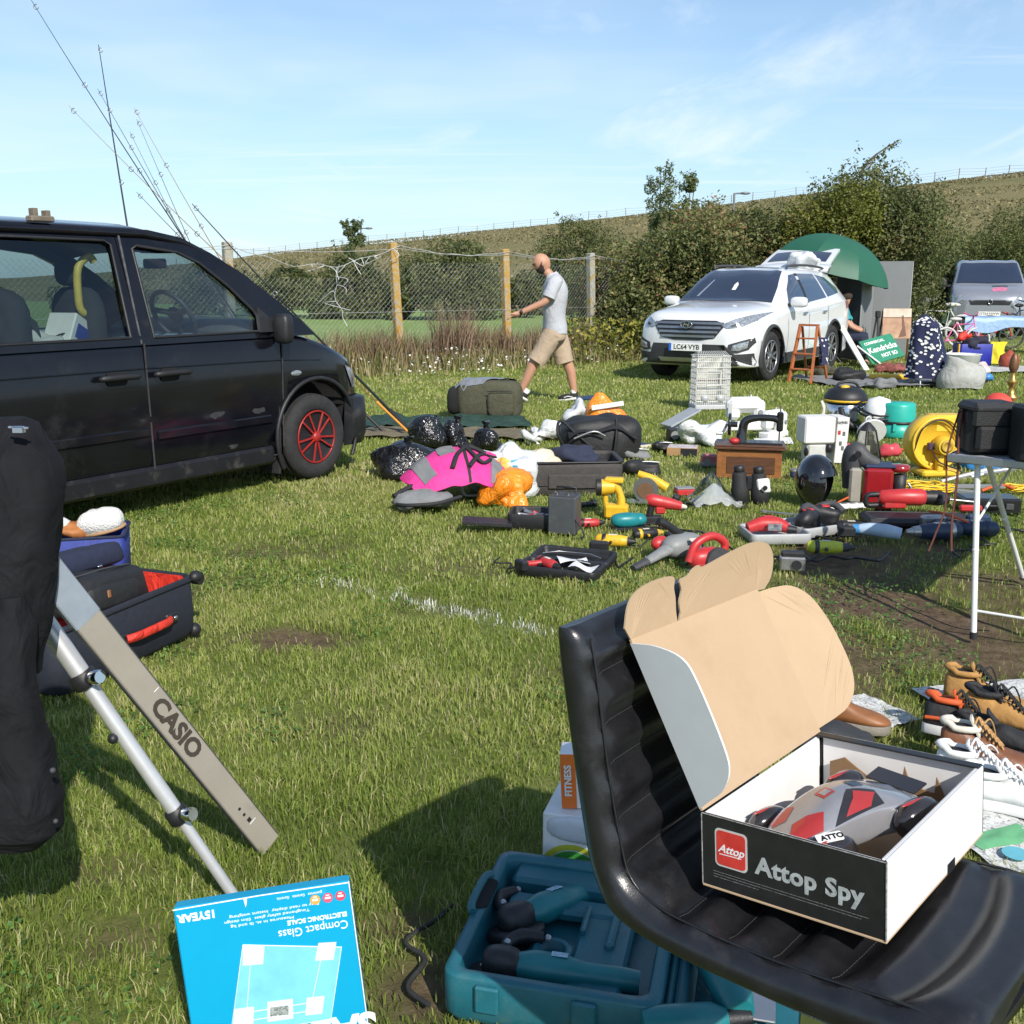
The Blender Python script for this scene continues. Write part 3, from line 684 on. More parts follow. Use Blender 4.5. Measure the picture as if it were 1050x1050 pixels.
fl = leaves('daisies', np.stack([x, y, z], 1), .040, [leafmat('petals', [(0, (.72, .73, .70)), (1, (.80, .80, .76))], .2)], RNG.random(n), None, up=1.2, asp=1)
struct(fl, 'stuff'); tag(fl, 'white daisies dotted through the long grass by the fence', 'flowers')
# ================================================================= helpers for vehicles
def carve(name, mb, cutters, mats, parent, extra=None):
    """mesh with round wheel openings really cut out of it"""
    o = link(bpy.data.objects.new(name, mesh(name, mb, mats)))
    cs = []
    for c in cutters:
        k = link(bpy.data.objects.new('cutter', mesh('cutter', c, extra or mats))); cs.append(k)
        md = o.modifiers.new('cut', 'BOOLEAN'); md.object = k; md.operation = 'DIFFERENCE'; md.solver = 'EXACT'
    bpy.context.view_layer.update()
    me = bpy.data.meshes.new_from_object(o.evaluated_get(bpy.context.evaluated_depsgraph_get()))
    o.modifiers.clear(); o.data = me
    for k in cs: bpy.data.objects.remove(k)
    o.parent = parent
    return o
def holes(outer, inner, th, mi=0):
    """flat panel in x,z with openings, thickness along +y"""
    bm = bmesh.new(); ed = []
    for lp in [outer]+inner:
        vs = [bm.verts.new((p[0], 0, p[1])) for p in lp]
        ed += [bm.edges.new((vs[i], vs[(i+1) % len(vs)])) for i in range(len(vs))]
    bmesh.ops.triangle_fill(bm, edges=ed, use_beauty=True, use_dissolve=False)
    bmesh.ops.recalc_face_normals(bm, faces=bm.faces[:])
    if bm.faces and sum(f.normal.y for f in bm.faces) > 0: bmesh.ops.reverse_faces(bm, faces=bm.faces[:])
    r = bmesh.ops.extrude_face_region(bm, geom=bm.faces[:])
    for v in [g for g in r['geom'] if isinstance(g, bmesh.types.BMVert)]: v.co.y += th
    bmesh.ops.recalc_face_normals(bm, faces=bm.faces[:])
    bm.verts.index_update(); mb = MB()
    mb.add([v.co.copy() for v in bm.verts], [[v.index for v in f.verts] for f in bm.faces], None, mi); bm.free()
    return mb
def tyre_mb(r, w, ri):
    return MB().lathe([(ri, -w*.42), (ri+.02, -w*.46), ((r+ri)/2, -w*.52), (r-.03, -w*.47), (r-.008, -w*.36), (r, -w*.2), (r-.004, -w*.19), (r-.004, -w*.15), (r, -w*.14), (r, w*.14), (r-.004, w*.15), (r-.004, w*.19), (r, w*.2), (r-.008, w*.36), (r-.03, w*.47), ((r+ri)/2, w*.52), (ri+.02, w*.46), (ri, w*.42), (ri-.03, 0)], 40, None, 0, False)
rubber = mat('tyre rubber', (.018, .018, .019), .85, var=.3, vs=20, bump=.4, bs=90, dirt=((.045, .041, .035), .52, .78, 12))
blackpl = mat('black plastic', (.013, .013, .015), .5, var=.25, vs=30, bump=.12, bs=200, dirt=((.05, .047, .042), .60, .80, 16))
greypl = mat('charcoal plastic', (.045, .046, .05), .6, var=.2, vs=30, bump=.1, bs=150)
chrome = mat('chrome', (.62, .63, .65), .16, 1, var=.05)
alloy = mat('alloy', (.42, .43, .45), .35, .9, var=.08)
lensm = mat('lamp lens', (.34, .36, .38), .08, .5, var=.6, vs=28, coat=1)
# ================================================================= black van
vanpaint = mat('black van paint', (.0045, .0046, .0075), .14, var=.25, vs=3, coat=.2, spec=.35, dirt=((.020, .0195, .020), .56, .80, 2.6))
vp2 = mat('van sill paint', (.007, .007, .009), .45, var=.3, vs=5, dirt=((.055, .048, .040), .54, .76, 7))
scuff = mat('scuffed paint', (.045, .045, .048), .6, var=.5, vs=30, col2=(.015, .015, .017))
vglass = glassmat('tinted window glass', (.52, .60, .60), .05)
AZ = R(33); vM = T(-1.484, 7.951, 0) @ rot(0, 0, PI/2-AZ)
van = thing('parked_van', 'black people carrier van with red spoked wheel trims parked at the left', 'van', M=vM)
WD = 1.88
def ring_low(s_, zt, ins, zb):
    """cross section of the lower body; ins = how far sides pull in"""
    h = WD/2-ins; c = WD/2
    half = [(h-.10, zb), (h-.03, zb+.05), (h-.008, zb+.16), (h, zb+.30), (h+.004, min(.62, zt-.14)), (h, min(.80, zt-.10)), (h-.008, zt-.06), (h-.03, zt-.015), (h-.08, zt), (h*.5, zt+.012*(1 if s_ > -.4 else 0))]
    return [V((s_, c-a, z)) for a, z in half]+[V((s_, c+a, z)) for a, z in half[::-1]]
st = [(-3.88, 1.08, .10, .30), (-3.82, 1.12, .03, .22), (-3.2, 1.13, .0, .21), (-1.5, 1.13, 0, .20), (-.5, 1.125, 0, .20), (-.2, 1.11, .0, .20), (.05, 1.06, .005, .20), (.3, .975, .025, .20), (.5, .885, .07, .20), (.62, .80, .14, .21), (.70, .70, .24, .23), (.73, .60, .36, .26)]
dense = []
for q in catmull([V((a, b_, c)) for a, b_, c, d in st], 4):
    dense.append(ring_low(q.x, q.y, max(0, q.z), lerp_tab([(a, d) for a, b_, c, d in st], q.x)))
mb = MB().loft(dense)
cut = [MB().cyl((.03, -.3, .345), (.03, .42, .345), .415, n=40, mi=1), MB().cyl((-3.0, -.3, .345), (-3.0, .42, .345), .415, n=40, mi=1), MB().cyl((.03, WD-.42, .345), (.03, WD+.3, .345), .415, n=40, mi=1)]
arch = mat('wheel arch dark', (.008, .008, .008), .95)
body = carve('body', mb, cut, [vanpaint, arch], van)
tr = bvh(mb)
# upper side walls with real window openings
out_ = [(-3.86, 1.09), (-3.80, 1.74), (-3.6, 1.80), (-1.25, 1.80), (-1.0, 1.76), (-.78, 1.665), (-.52, 1.52), (-.25, 1.33), (.05, 1.09)]
wf = [(-1.40, 1.135), (-1.405, 1.68), (-1.37, 1.70), (-1.06, 1.665), (-.90, 1.60), (-.70, 1.45), (-.52, 1.28), (-.485, 1.22), (-.50, 1.135)]
wr = [(-1.575, 1.14), (-1.555, 1.70), (-1.60, 1.725), (-2.62, 1.735), (-2.66, 1.70), (-2.66, 1.14)]
w3 = [(-2.78, 1.14), (-2.78, 1.70), (-2.82, 1.73), (-3.55, 1.72), (-3.6, 1.16)]
def tumble(mbx, side):
    for v in mbx.v:
        k = max(0, v.z-1.10); v.y += k*.24+k*k*.05
        if side: v.y = WD-v.y
    if side: mbx.f = [f[::-1] for f in mbx.f]
    return mbx
for sd in (0, 1):
    part(van, 'side_wall', tumble(holes(out_, [wf, wr, w3], .045), sd), vanpaint)
    for w_, nm in ((wf, 'front_window'), (wr, 'side_window'), (w3, 'rear_window')):
        g = MB(); n_ = len(w_); cx_, cz_ = sum(p[0] for p in w_)/n_, sum(p[1] for p in w_)/n_
        g.add([(cx_+(a-cx_)*1.03, .022, cz_+(b_-cz_)*1.03) for a, b_ in w_], [list(range(n_))])
        wo = part(van, nm, tumble(g, sd), vglass)
        if sd == 0:
            e = MB(); e.tube([(a, .001, b_) for a, b_ in w_]+[(w_[0][0], .001, w_[0][1])], .010, 6)
            part(wo, 'seal', tumble(e, 0), blackpl)
# roof
rings = []
for s_, zs, zc, yi in ((-3.84, 1.70, 1.74, .17), (-3.72, 1.775, 1.83, .165), (-3.2, 1.79, 1.865, .165), (-2, 1.79, 1.87, .165), (-1.3, 1.785, 1.86, .165), (-1.0, 1.745, 1.815, .165), (-.80, 1.665, 1.72, .16)):
    y0 = yi-.012; r_ = []
    for k in range(13):
        f = k/12; e = 1-abs(2*f-1)**3.2; r_.append(V((s_-(.0 if s_ < -1.1 else .10*(1-e)*0), y0+(WD-2*y0)*f, zs+(zc-zs)*e)))
    rings.append(r_+[p+V((0, (.02 if p.y < WD/2 else -.02), -.04)) for p in r_[::-1]])
part(van, 'roof', MB().loft(rings), vanpaint)
ws = MB(); ws.add([(.03, .10, 1.09), (.03, WD-.10, 1.09), (-.80, WD-.22, 1.69), (-.80, .22, 1.69)], [[0, 1, 2, 3]]); ws.grid(lambda u, v: (.04-.84*u+.09*math.sin(PI*v)*(1-.6*u), .10+.10*u+(WD-.2-.2*u)*v, 1.09+.61*u), 6, 10)
ws = MB().grid(lambda u, v: (.04-.86*u+.10*math.sin(PI*v)*(1-.6*u), .08+.11*u+(WD-.16-.22*u)*v, 1.09+.61*u), 6, 10)
part(van, 'windscreen', ws, vglass)
part(van, 'tailgate', MB().box((-3.83, WD/2, 1.45), (.05, WD-.3, .66), b=.02), vanpaint)
# bumper, front, sill, mouldings
rings = []
for q in catmull([V(p) for p in ((.40, .0, 0), (.55, .02, 0), (.68, .16, 0), (.76, .45, 0), (.79, .94, 0), (.76, WD-.45, 0), (.68, WD-.16, 0), (.55, WD-.02, 0), (.40, WD, 0))], 4):
    o = V((q.x-0, q.y-WD/2, 0)); o.x = .35+(q.x-.35)*1.0; nn = V((max(.15, q.x-.38), (q.y-WD/2)*.35, 0)).normalized()
    rings.append([V((q.x, q.y, 0))+nn*a+V((0, 0, z)) for a, z in ((-.06, .21), (.0, .22), (.03, .30), (.035, .44), (.025, .58), (-.04, .60))])
part(van, 'front_bumper', MB().loft(rings), mat('bumper plastic', (.011, .011, .013), .42, var=.3, vs=8, dirt=((.06, .055, .05), .55, .8, 6)))
part(van, 'sill', MB().box((-1.45, .012, .255), (2.05, .05, .13), b=.02), vp2)
md = MB(); md.box((-.94, -.004, .515), (1.0, .022, .06), b=.008); md.box((-2.55, -.004, .545), (2.12, .022, .06), b=.008)
part(van, 'side_moulding', md, vanpaint)
cr = MB(); cr.tube([(-3.7, .001, .955), (-1.5, .0, .945), (-.35, .001, .925), (.1, .012, .90)], .005, 6)
part(van, 'crease', cr, vanpaint)
gp = MB()
for a, b_ in (((-1.475, .24), (-1.49, 1.10)), ((-.33, .30), (-.30, 1.09))): gp.bar((a[0], -.001, a[1]), (b_[0], -.001, b_[1]), .005, .011)
gp.bar((-1.475, -.001, .27), (-.40, -.001, .25), .005, .008); gp.bar((-3.6, -.001, .29), (-1.5, -.001, .27), .005, .008)
part(van, 'door_gap', gp, mat('shut line', (.03, .03, .032), .7, var=.6, vs=20))
gl = MB(); gl.bar((-1.505, .005, 1.10), (-1.50, .155, 1.755), .012, .008); tl = part(van, 'pillar_gap', gl, mat('worn seam', (.07, .07, .075), .5, var=.6, vs=15))
for cx_ in (-1.31, -1.71):
    h = part(van, 'door_handle', MB().tube([(cx_-.13, -.03, .905), (cx_-.12, -.045, .907), (cx_, -.052, .91), (cx_+.12, -.045, .907), (cx_+.13, -.03, .905)], [.016, .02, .021, .02, .016], 8, smooth=2), blackpl)
    c = MB().prism(rrect(.15, .085, .03), .006, T(cx_, .0, .895) @ rot(PI/2, 0, 0)); part(h, 'recess', c, arch)
for px, z, w_, h_ in ((-.95, .60, .16, .07), (-.55, .585, .18, .05), (-.80, .36, .10, .04), (-1.42, .30, .06, .05)):
    n_ = 11; rg = random.Random(int(px*100)); poly = [(px+w_*.5*math.cos(2*PI*k/n_)*rg.uniform(.5, 1.1), -2, z+h_*.5*math.sin(2*PI*k/n_)*rg.uniform(.4, 1.1)) for k in range(n_)]
    part(van, 'scuff', decal(tr, poly, (0, 1, 0), .002, 1), scuff)
# door mirror on its black triangle
part(van, 'mirror_base', tumble(MB().prism([(-.52, 1.13), (-.5, 1.30), (-.42, 1.24), (-.22, 1.13)], .03, rot(PI/2, 0, 0)), 0), blackpl)
m_ = part(van, 'door_mirror', MB().ell((-.36, -.08, 1.15), (.05, .07, .105), pw=.5), blackpl)
part(m_, 'mirror_arm', MB().bar((-.36, -.05, 1.10), (-.36, .04, 1.12), .07, .05, b=.015), blackpl)
part(van, 'indicator', MB().ell((-.17, .0, .82), (.055, .014, .022)), lensm)
part(van, 'headlight', decal(tr, [(.40, -2, .84), (.60, -2, .78), (.64, -2, .66), (.50, -2, .66)], (0, 1, 0), .008, 2), lensm)
part(van, 'dent', MB().tube([(-.36, -.001, .62), (-.36, -.0015, .45), (-.40, -.001, .36)], .003, 4), scuff)
# arch lip and wheels
for wx in (.03, -3.0):
    part(van, 'arch_lip', MB().tube([(wx+.425*math.cos(t), -.004, .345+.425*math.sin(t)) for t in [PI*(-.16+1.32*k/28) for k in range(29)]], .017, 6), blackpl)
red = mat('red trim paint', (.30, .017, .014), .4, var=.2, vs=20)
def van_wheel(wx, y, steer):
    M_ = T(wx, y, .325) @ rot(0, 0, steer) @ rot(PI/2, 0, 0)
    w = part(van, 'wheel', MB().lathe([(.01, -.05), (.16, -.055), (.20, -.04), (.21, 0), (.2, .03)], 36), blackpl, M=M_)
    part(w, 'tyre', tyre_mb(.325, .20, .205), rubber)
    part(w, 'rim', MB().tube([(.195*math.cos(2*PI*k/40), .195*math.sin(2*PI*k/40), .085) for k in range(40)], .007, 6, closed=True), red)
    c = MB().lathe([(.001, .075), (.17, .068), (.195, .08)], 36, None, 0, False); part(w, 'cover', c, blackpl)
    sp_ = MB()
    for k in range(10):
        a = 2*PI*k/10+(.09 if k % 2 else -.09); b0 = 2*PI*k/10
        sp_.bar((.02*math.cos(b0), .02*math.sin(b0), .088), (.19*math.cos(a), .19*math.sin(a), .088), .013, .010)
    sp_.lathe([(.0, .105), (.03, .104), (.042, .09), (.042, .07)], 20); part(w, 'spokes', sp_, red)
van_wheel(.03, .10, 0); van_wheel(-3.0, .10, 0); van_wheel(.03, WD-.10, 0)
part(van, 'mud_flap', MB().box((-.36, .12, .22), (.02, .2, .24)), rubber)
rk = MB(); rk.box((-1.98, .22, 1.835), (.15, .07, .035), b=.008); rk.box((-2.02, .22, 1.87), (.03, .05, .05)); rk.box((-1.94, .22, 1.865), (.03, .05, .04)); part(van, 'roof_rack_foot', rk, wood)
# inside
seatm = mat('grey seat cloth', (.035, .037, .042), .9, bump=.3)
for y in (.45, 1.4):
    s_ = MB(); s_.ell((-1.30, y, .92), (.27, .25, .09), pw=.6); s_.ell((-1.62, y, 1.15), (.08, .23, .30), pw=.6)
    s2 = part(van, 'seat', s_, seatm); part(s2, 'headrest', MB().ell((-1.66, y, 1.53), (.05, .12, .08), pw=.7), seatm)
part(van, 'seat', MB().ell((-2.15, .95, 1.2), (.1, .75, .26), pw=.5), seatm)
part(van, 'dashboard', MB().ell((-.28, WD/2, 1.08), (.30, .80, .13), pw=.55), mat('grey dashboard', (.075, .078, .082), .7))
stw = part(van, 'steering_wheel', MB().tube([(0, .19*math.cos(2*PI*k/28), .19*math.sin(2*PI*k/28)) for k in range(28)], .017, 8, closed=True), mat('wheel leather', (.05, .05, .052), .5), M=T(-.86, .47, 1.24) @ rot(0, -R(28), 0))
part(stw, 'hub', MB().ell((.02, 0, 0), (.03, .07, .06)).bar((.01, 0, .02), (0, .18, .05), .04, .02).bar((.01, 0, .02), (0, -.18, .05), .04, .02).bar((.01, 0, 0), (0, 0, -.18), .03, .02), seatm)
part(van, 'rear_view_mirror', MB().box((-.72, .80, 1.60), (.03, .24, .07), b=.012), blackpl)
part(van, 'sun_visor', MB().box((-.85, .5, 1.68), (.16, .40, .025), rot(0, 0, 0), b=.008), seatm)
yl = mat('yellow handrail', (.66, .50, .10), .45)
part(van, 'grab_rail', MB().tube([(-1.66, .30, 1.16), (-1.60, .30, 1.20), (-1.61, .30, 1.26), (-1.70, .30, 1.30), (-1.715, .30, 1.40), (-1.70, .30, 1.56), (-1.62, .30, 1.63), (-1.585, .30, 1.60)], .024, 10, smooth=4), yl)
part(van, 'cabin_floor', MB().box((-2.0, WD/2, .70), (3.4, WD-.2, .04)), seatm)
# things lying inside the van, seen through its side window
def loose(name, lab, cat, p, mb, m, M=None): return solo(name, mb, m, lab, cat, M=vM @ T(p) @ (M or MX()))
whitepl = mat('white plastic', (.70, .70, .69), .42, var=.06)
loose('carrier_bag', 'white and blue carton standing behind the van side window', 'carton', (-1.76, .36, 1.16), MB().box((0, 0, 0), (.20, .2, .20), rot(0, .5, .3), b=.008, mi=0).box((.0, -.102, .0), (.13, .004, .09), rot(0, .5, .3), b=.001, mi=1), [whitepl, mat('royal blue print', (.03, .06, .32), .5)])
loose('paper_heap', 'crumpled pale papers on the seat inside the black van', 'papers', (-1.98, .4, 1.13), MB().ell((0, 0, 0), (.22, .16, .09), nu=16, nv=9, nz=.10, nsc=9), mat('pale paper', (.55, .55, .52), .8))
loose('ball', 'pale round ball lying behind the van window at the left', 'ball', (-2.32, .45, 1.22), MB().ell((0, 0, 0), (.09, .09, .08)), mat('pale green plastic', (.45, .55, .48), .5))
loose('hand_bag', 'dark grey bag leaning inside the black van', 'bag', (-2.15, .5, 1.2), MB().ell((0, 0, 0), (.26, .2, .15), pw=.7, nz=.08, nsc=6), seatm)
loose('hoop', 'thin dark hoop lying on papers in the van', 'hoop', (-1.83, .26, 1.12), MB().tube([(.11*math.cos(2*PI*k/24), .02*math.sin(2*PI*k/24), .05*math.sin(2*PI*k/24)) for k in range(24)], .006, 6, closed=True), blackpl)
# ================================================================= generic lofted car body
def car_body(st, nu=6, nv=4):
    """st: stations (x, [(halfwidth, z) * 9]) from bottom centre round one side to top centre"""
    K = len(st[0][1]); rows = []
    cols = [catmull([V((x, h[k][0], h[k][1])) for x, h in st], nu) for k in range(K)]
    for i in range(len(cols[0])):
        half = catmull([cols[k][i] for k in range(K)], nv)
        half = [V((p.x, max(0, p.y), p.z)) for p in half]
        rows.append([V((p.x, -p.y, p.z)) for p in half]+[p for p in half[::-1]][1:-1])
    return MB().loft(rows)
def hpts(zb, w, zbelt, wb, zr, wr, zt):
    return [(0, zb), (w-.10, zb), (w-.02, zb+.10), (w, (zb+zbelt)*.46+.04), (w-.012, zbelt-.16), (wb, zbelt), (wr, zr), (wr*.6, zt-.02*(zt-zr > .05)), (0, zt)]
# ================================================================= white SUV
wpaint = mat('white car paint', (.66, .67, .68), .2, var=.02, coat=1)
cM0 = rot(0, 0, math.atan2(.82, .57)); cO = V((3.76, 15.842, 0))-(cM0 @ V((.94, -.84, 0)))
car = thing('parked_car', 'white sport utility car with a roof load parked in front of the hedge', 'car', M=T(cO) @ cM0)
CS = [(.0, hpts(.42, .30, .62, .28, .70, .22, .74)), (.05, hpts(.30, .62, .72, .58, .86, .46, .90)), (.16, hpts(.25, .82, .80, .76, .97, .62, 1.0)), (.40, hpts(.23, .915, .90, .87, 1.02, .70, 1.06)), (.94, hpts(.23, .94, 1.0, .89, 1.09, .72, 1.13)),
      (1.22, hpts(.23, .94, 1.04, .895, 1.12, .76, 1.16)), (1.42, hpts(.23, .94, 1.06, .90, 1.24, .72, 1.27)), (1.75, hpts(.23, .94, 1.08, .90, 1.44, .67, 1.50)), (2.08, hpts(.23, .94, 1.09, .905, 1.575, .63, 1.635)), (2.5, hpts(.23, .94, 1.10, .905, 1.61, .625, 1.675)), (3.2, hpts(.23, .94, 1.13, .905, 1.605, .625, 1.675)),
      (3.9, hpts(.24, .94, 1.18, .90, 1.575, .61, 1.64)), (4.25, hpts(.26, .935, 1.20, .86, 1.52, .57, 1.58)), (4.48, hpts(.30, .90, 1.15, .80, 1.28, .55, 1.33)), (4.62, hpts(.36, .82, .95, .74, 1.05, .55, 1.09)), (4.69, hpts(.45, .6, .7, .5, .78, .4, .8))]
mb = car_body(CS)
cut = [MB().cyl((x, sg*.55, .375), (x, sg*1.3, .375), .425, n=44, mi=1) for x in (.94, 3.64) for sg in (-1, 1)]
carve('body', mb, cut, [wpaint, arch], car)
tr = bvh(mb)
darkg = mat('dark car glass', (.018, .026, .050), .04, var=.1, vs=2, coat=1, spec=.8)
clad = mat('grey cladding', (.030, .031, .033), .6, bump=.1)
# windscreen with painted reflection strip and air freshener inside
def proj2(poly, d): return poly
wsd = V((.62, 0, -.78))
scr = [(1.30, -.74, 0), (1.30, .74, 0), (2.02, .585, 0), (2.02, -.585, 0)]
scr = [V((1.24, -.76, 1.16)), V((1.17, 0, 1.16)), V((1.24, .76, 1.16)), V((1.6, .70, 1.38)), V((2.03, .59, 1.62)), V((1.99, 0, 1.64)), V((2.03, -.59, 1.62)), V((1.6, -.70, 1.38))]
part(car, 'windscreen', decal(tr, scr, wsd, .012, 7), darkg)
part(car, 'reflection_strip', decal(tr, [V((1.34, .50, 1.2)), V((1.34, .46, 1.2)), V((1.72, .36, 1.45)), V((1.72, .385, 1.45))], wsd, .016, 1), mat('painted windscreen reflection', (.20, .24, .30), .3))  # pale strip is a reflection painted onto the glass
part(car, 'air_freshener', decal(tr, [V((1.48, -.02, 1.3)), V((1.48, -.085, 1.3)), V((1.60, -.085, 1.37)), V((1.66, -.05, 1.4)), V((1.60, -.02, 1.37))], wsd, .018, 1), whitepl)
for sg in (-1, 1):
    d = (0, -sg, 0); Y = sg*2
    for nm, pl in (('front_side_window', [(1.62, 1.10), (1.80, 1.33), (2.12, 1.545), (2.36, 1.565), (2.36, 1.13)]), ('rear_side_window', [(2.46, 1.13), (2.46, 1.57), (3.2, 1.565), (3.32, 1.19)]), ('quarter_window', [(3.40, 1.20), (3.28, 1.555), (3.7, 1.51), (4.02, 1.34), (3.98, 1.26)])):
        part(car, nm, decal(tr, [V((x, Y, z)) for x, z in pl], d, .005, 3), darkg)
    part(car, 'door_pillar', decal(tr, [V((x, Y, z)) for x, z in [(2.36, 1.12), (2.36, 1.57), (2.46, 1.575), (2.46, 1.12)]], d, .004, 2), blackpl)
    for xx in (1.50, 2.42, 3.30):
        part(car, 'shut_line', decal(tr, [V((xx, Y, .42)), V((xx+.012, Y, .42)), V((xx+.022+.03*(xx < 2), Y, 1.06)), V((xx+.01+.03*(xx < 2), Y, 1.06))], d, .003, 2), greypl)
    for xx in (2.22, 3.12): part(car, 'door_handle', MB().tube([(xx-.10, sg*.935, .965), (xx, sg*.955, .97), (xx+.1, sg*.935, .975)], .018, 8, smooth=3), chrome)
    part(car, 'sill_cladding', decal(tr, [V((x, Y, z)) for x, z in [(1.34, .25), (1.34, .40), (3.24, .42), (3.24, .27)]], d, .012, 2), clad)
    for wx in (.94, 3.64): part(car, 'arch_cladding', MB().tube([(wx+.445*math.cos(t), sg*.928, .375+.445*math.sin(t)) for t in [PI*(-.10+1.20*k/24) for k in range(25)]], .034, 8, flat=.6), clad)
    m_ = part(car, 'door_mirror', MB().ell((1.60, sg*1.055, 1.145), (.08, .125, .08), pw=.58), wpaint); part(m_, 'mirror_arm', MB().bar((1.62, sg*.86, 1.09), (1.6, sg*.98, 1.11), .06, .04), blackpl)
    part(car, 'roof_rail', MB().tube([(2.2, sg*.60, 1.64), (2.28, sg*.61, 1.685), (3.1, sg*.60, 1.70), (3.85, sg*.585, 1.665), (3.95, sg*.58, 1.63)], .019, 8, smooth=3), greypl)
    # headlight, fog lamp
    hl = [V((-1, sg*.50, .845)), V((-1, sg*.66, .93)), V((-1, sg*.84, 1.0)), V((-1, sg*.895, 1.02)), V((-1, sg*.88, .90)), V((-1, sg*.76, .815)), V((-1, sg*.58, .80))]
    h = part(car, 'headlight', decal(tr, hl, (1, 0, 0), .011, 5), lensm)
    part(h, 'lamp_surround', decal(tr, [V((-1, sg*.63, .845)), V((-1, sg*.70, .875)), V((-1, sg*.71, .835)), V((-1, sg*.65, .815))], (1, 0, 0), .018, 2), greypl)
    fg = [V((-1, sg*.60, .47)), V((-1, sg*.62, .575)), V((-1, sg*.90, .67)), V((-1, sg*.91, .60)), V((-1, sg*.86, .50)), V((-1, sg*.74, .455))]
    f = part(car, 'fog_lamp_recess', decal(tr, fg, (1, 0, 0), .011, 5), clad)
    part(f, 'fog_lamp', decal(tr, [V((-1, sg*.66, .49)), V((-1, sg*.68, .565)), V((-1, sg*.86, .625)), V((-1, sg*.85, .53)), V((-1, sg*.76, .49))], (1, 0, 0), .019, 4), lensm)
part(car, 'grille', decal(tr, [V((-1, -.42, .66)), V((-1, -.57, .86)), V((-1, -.42, .905)), V((-1, .42, .905)), V((-1, .57, .86)), V((-1, .42, .66)), V((-1, .2, .625)), V((-1, -.2, .625))], (1, 0, 0), .010, 6), mat('grille dark', (.02, .02, .022), .4))
for z in (.665, .728, .79, .852):
    w_ = .42+(z-.66)*.62
    part(car, 'grille_bar', decal(tr, [V((-1, -w_, z)), V((-1, -w_, z+.032)), V((-1, w_, z+.032)), V((-1, w_, z))], (1, 0, 0), .022, 6), mat('grille silver', (.30, .31, .33), .3, .8))
eM = T(-.05, 0, .845) @ rot(PI/2, 0, -PI/2)
em = part(car, 'emblem', MB().tube([(.088*math.cos(2*PI*k/28), .048*math.sin(2*PI*k/28), 0) for k in range(28)], .008, 6, closed=True).bar((-.045, -.03, 0), (-.022, .032, 0), .014, .010).bar((.022, -.032, 0), (.045, .03, 0), .014, .010).bar((-.03, .006, 0), (.03, -.006, 0), .014, .010), chrome, M=eM)
part(em, 'emblem_plate', MB().prism([(.085*math.cos(2*PI*k/24), .045*math.sin(2*PI*k/24)) for k in range(24)], .004, T(0, 0, -.012)), greypl)
part(car, 'bumper_cladding', decal(tr, [V((-1, -.90, .27)), V((-1, -.90, .45)), V((-1, -.60, .43)), V((-1, -.56, .57)), V((-1, .56, .57)), V((-1, .60, .43)), V((-1, .90, .45)), V((-1, .90, .27))], (1, 0, 0), .012, 9), clad)
part(car, 'skid_plate', decal(tr, [V((-1, -.42, .31)), V((-1, -.46, .37)), V((-1, .46, .37)), V((-1, .42, .31))], (1, 0, 0), .022, 4), alloy)
pl = part(car, 'number_plate', MB().box((0, 0, 0), (.52, .111, .012), b=.004), mat('plate white', (.72, .72, .70), .35), M=T(-.062, .0, .525) @ rot(PI/2, 0, -PI/2))
inkb = mat('black ink', (.012, .012, .012), .5)
part(pl, 'blue_band', MB().box((-.238, 0, .0068), (.04, .108, .002), b=.0005), mat('plate blue', (.02, .12, .55), .4))
text(pl, 'registration', 'LC64 VYB', .098, T(.02, -.001, .0062), inkb, bold=.0022, sx=.98)
def car_wheel(car_, x, sg, r, spokes=10, hw=.93, tw=.23):
    w = part(car_, 'wheel', MB().lathe([(.0, .02), (r*.60, .0), (r*.64, .06), (r*.66, .10)], 36, None, 0, False), greypl, M=T(x, sg*(hw-.12), r) @ rot(PI/2*(1 if sg < 0 else -1), 0, 0))
    part(w, 'tyre', tyre_mb(r, tw, r*.66), rubber)
    sp_ = MB().tube([(r*.63*math.cos(2*PI*k/36), r*.63*math.sin(2*PI*k/36), .10) for k in range(36)], .012, 6, closed=True)
    for k in range(spokes):
        b0 = 2*PI*(k//2)/(spokes/2); a = b0+(.24 if k % 2 else -.24)
        sp_.bar((.03*math.cos(b0), .03*math.sin(b0), .085), (r*.63*math.cos(a), r*.63*math.sin(a), .09), .030, .02)
    sp_.lathe([(.0, .10), (.045, .098), (.06, .07)], 16); part(w, 'rim', sp_, alloy)
for x in (.94, 3.64):
    for sg in (-1, 1): car_wheel(car, x, sg, .37)
for sg in (-1, 1): part(car, 'tail_light', decal(tr, [V((x, sg*2, z)) for x, z in [(4.25, 1.0), (4.2, 1.12), (4.5, 1.14), (4.55, 1.0)]], (0, -sg, 0), .01, 2), mat('red lamp', (.4, .02, .02), .2, coat=1))
def tgp(u, v, k=0): return V((4.02+.80*u+k*-.5, (-.63+1.26*v)*(1-.10*u), 1.655+.40*u-.06*u*u+.035*math.sin(PI*v)+k))
tg = part(car, 'raised_tailgate', MB().grid(lambda u, v: tgp(u, v), 10, 12, th=.045), wpaint)
part(tg, 'tailgate_window', MB().grid(lambda u, v: tgp(.28+.46*u, .07+.86*v, .007), 6, 10), darkg)
part(tg, 'spoiler', MB().grid(lambda u, v: tgp(-.16+.32*u, -.03+1.06*v, .035*math.sin(PI*min(1, u*.7+.25))), 6, 12, th=.03), wpaint)
for sg in (-1, 1): part(car, 'gas_strut', MB().cyl((4.15, sg*.56, 1.48), (4.55, sg*.57, 1.86), .012, n=8), greypl)
solo('plastic_sheet', MB().ell((0, 0, 0), (.20, .22, .13), nu=24, nv=14, nz=.16, nsc=7), mat('white film', (.64, .66, .66), .25), 'crumpled white plastic bag on the rear of the white car roof', 'plastic bag', M=car.matrix_world @ T(3.85, -.30, 1.79))
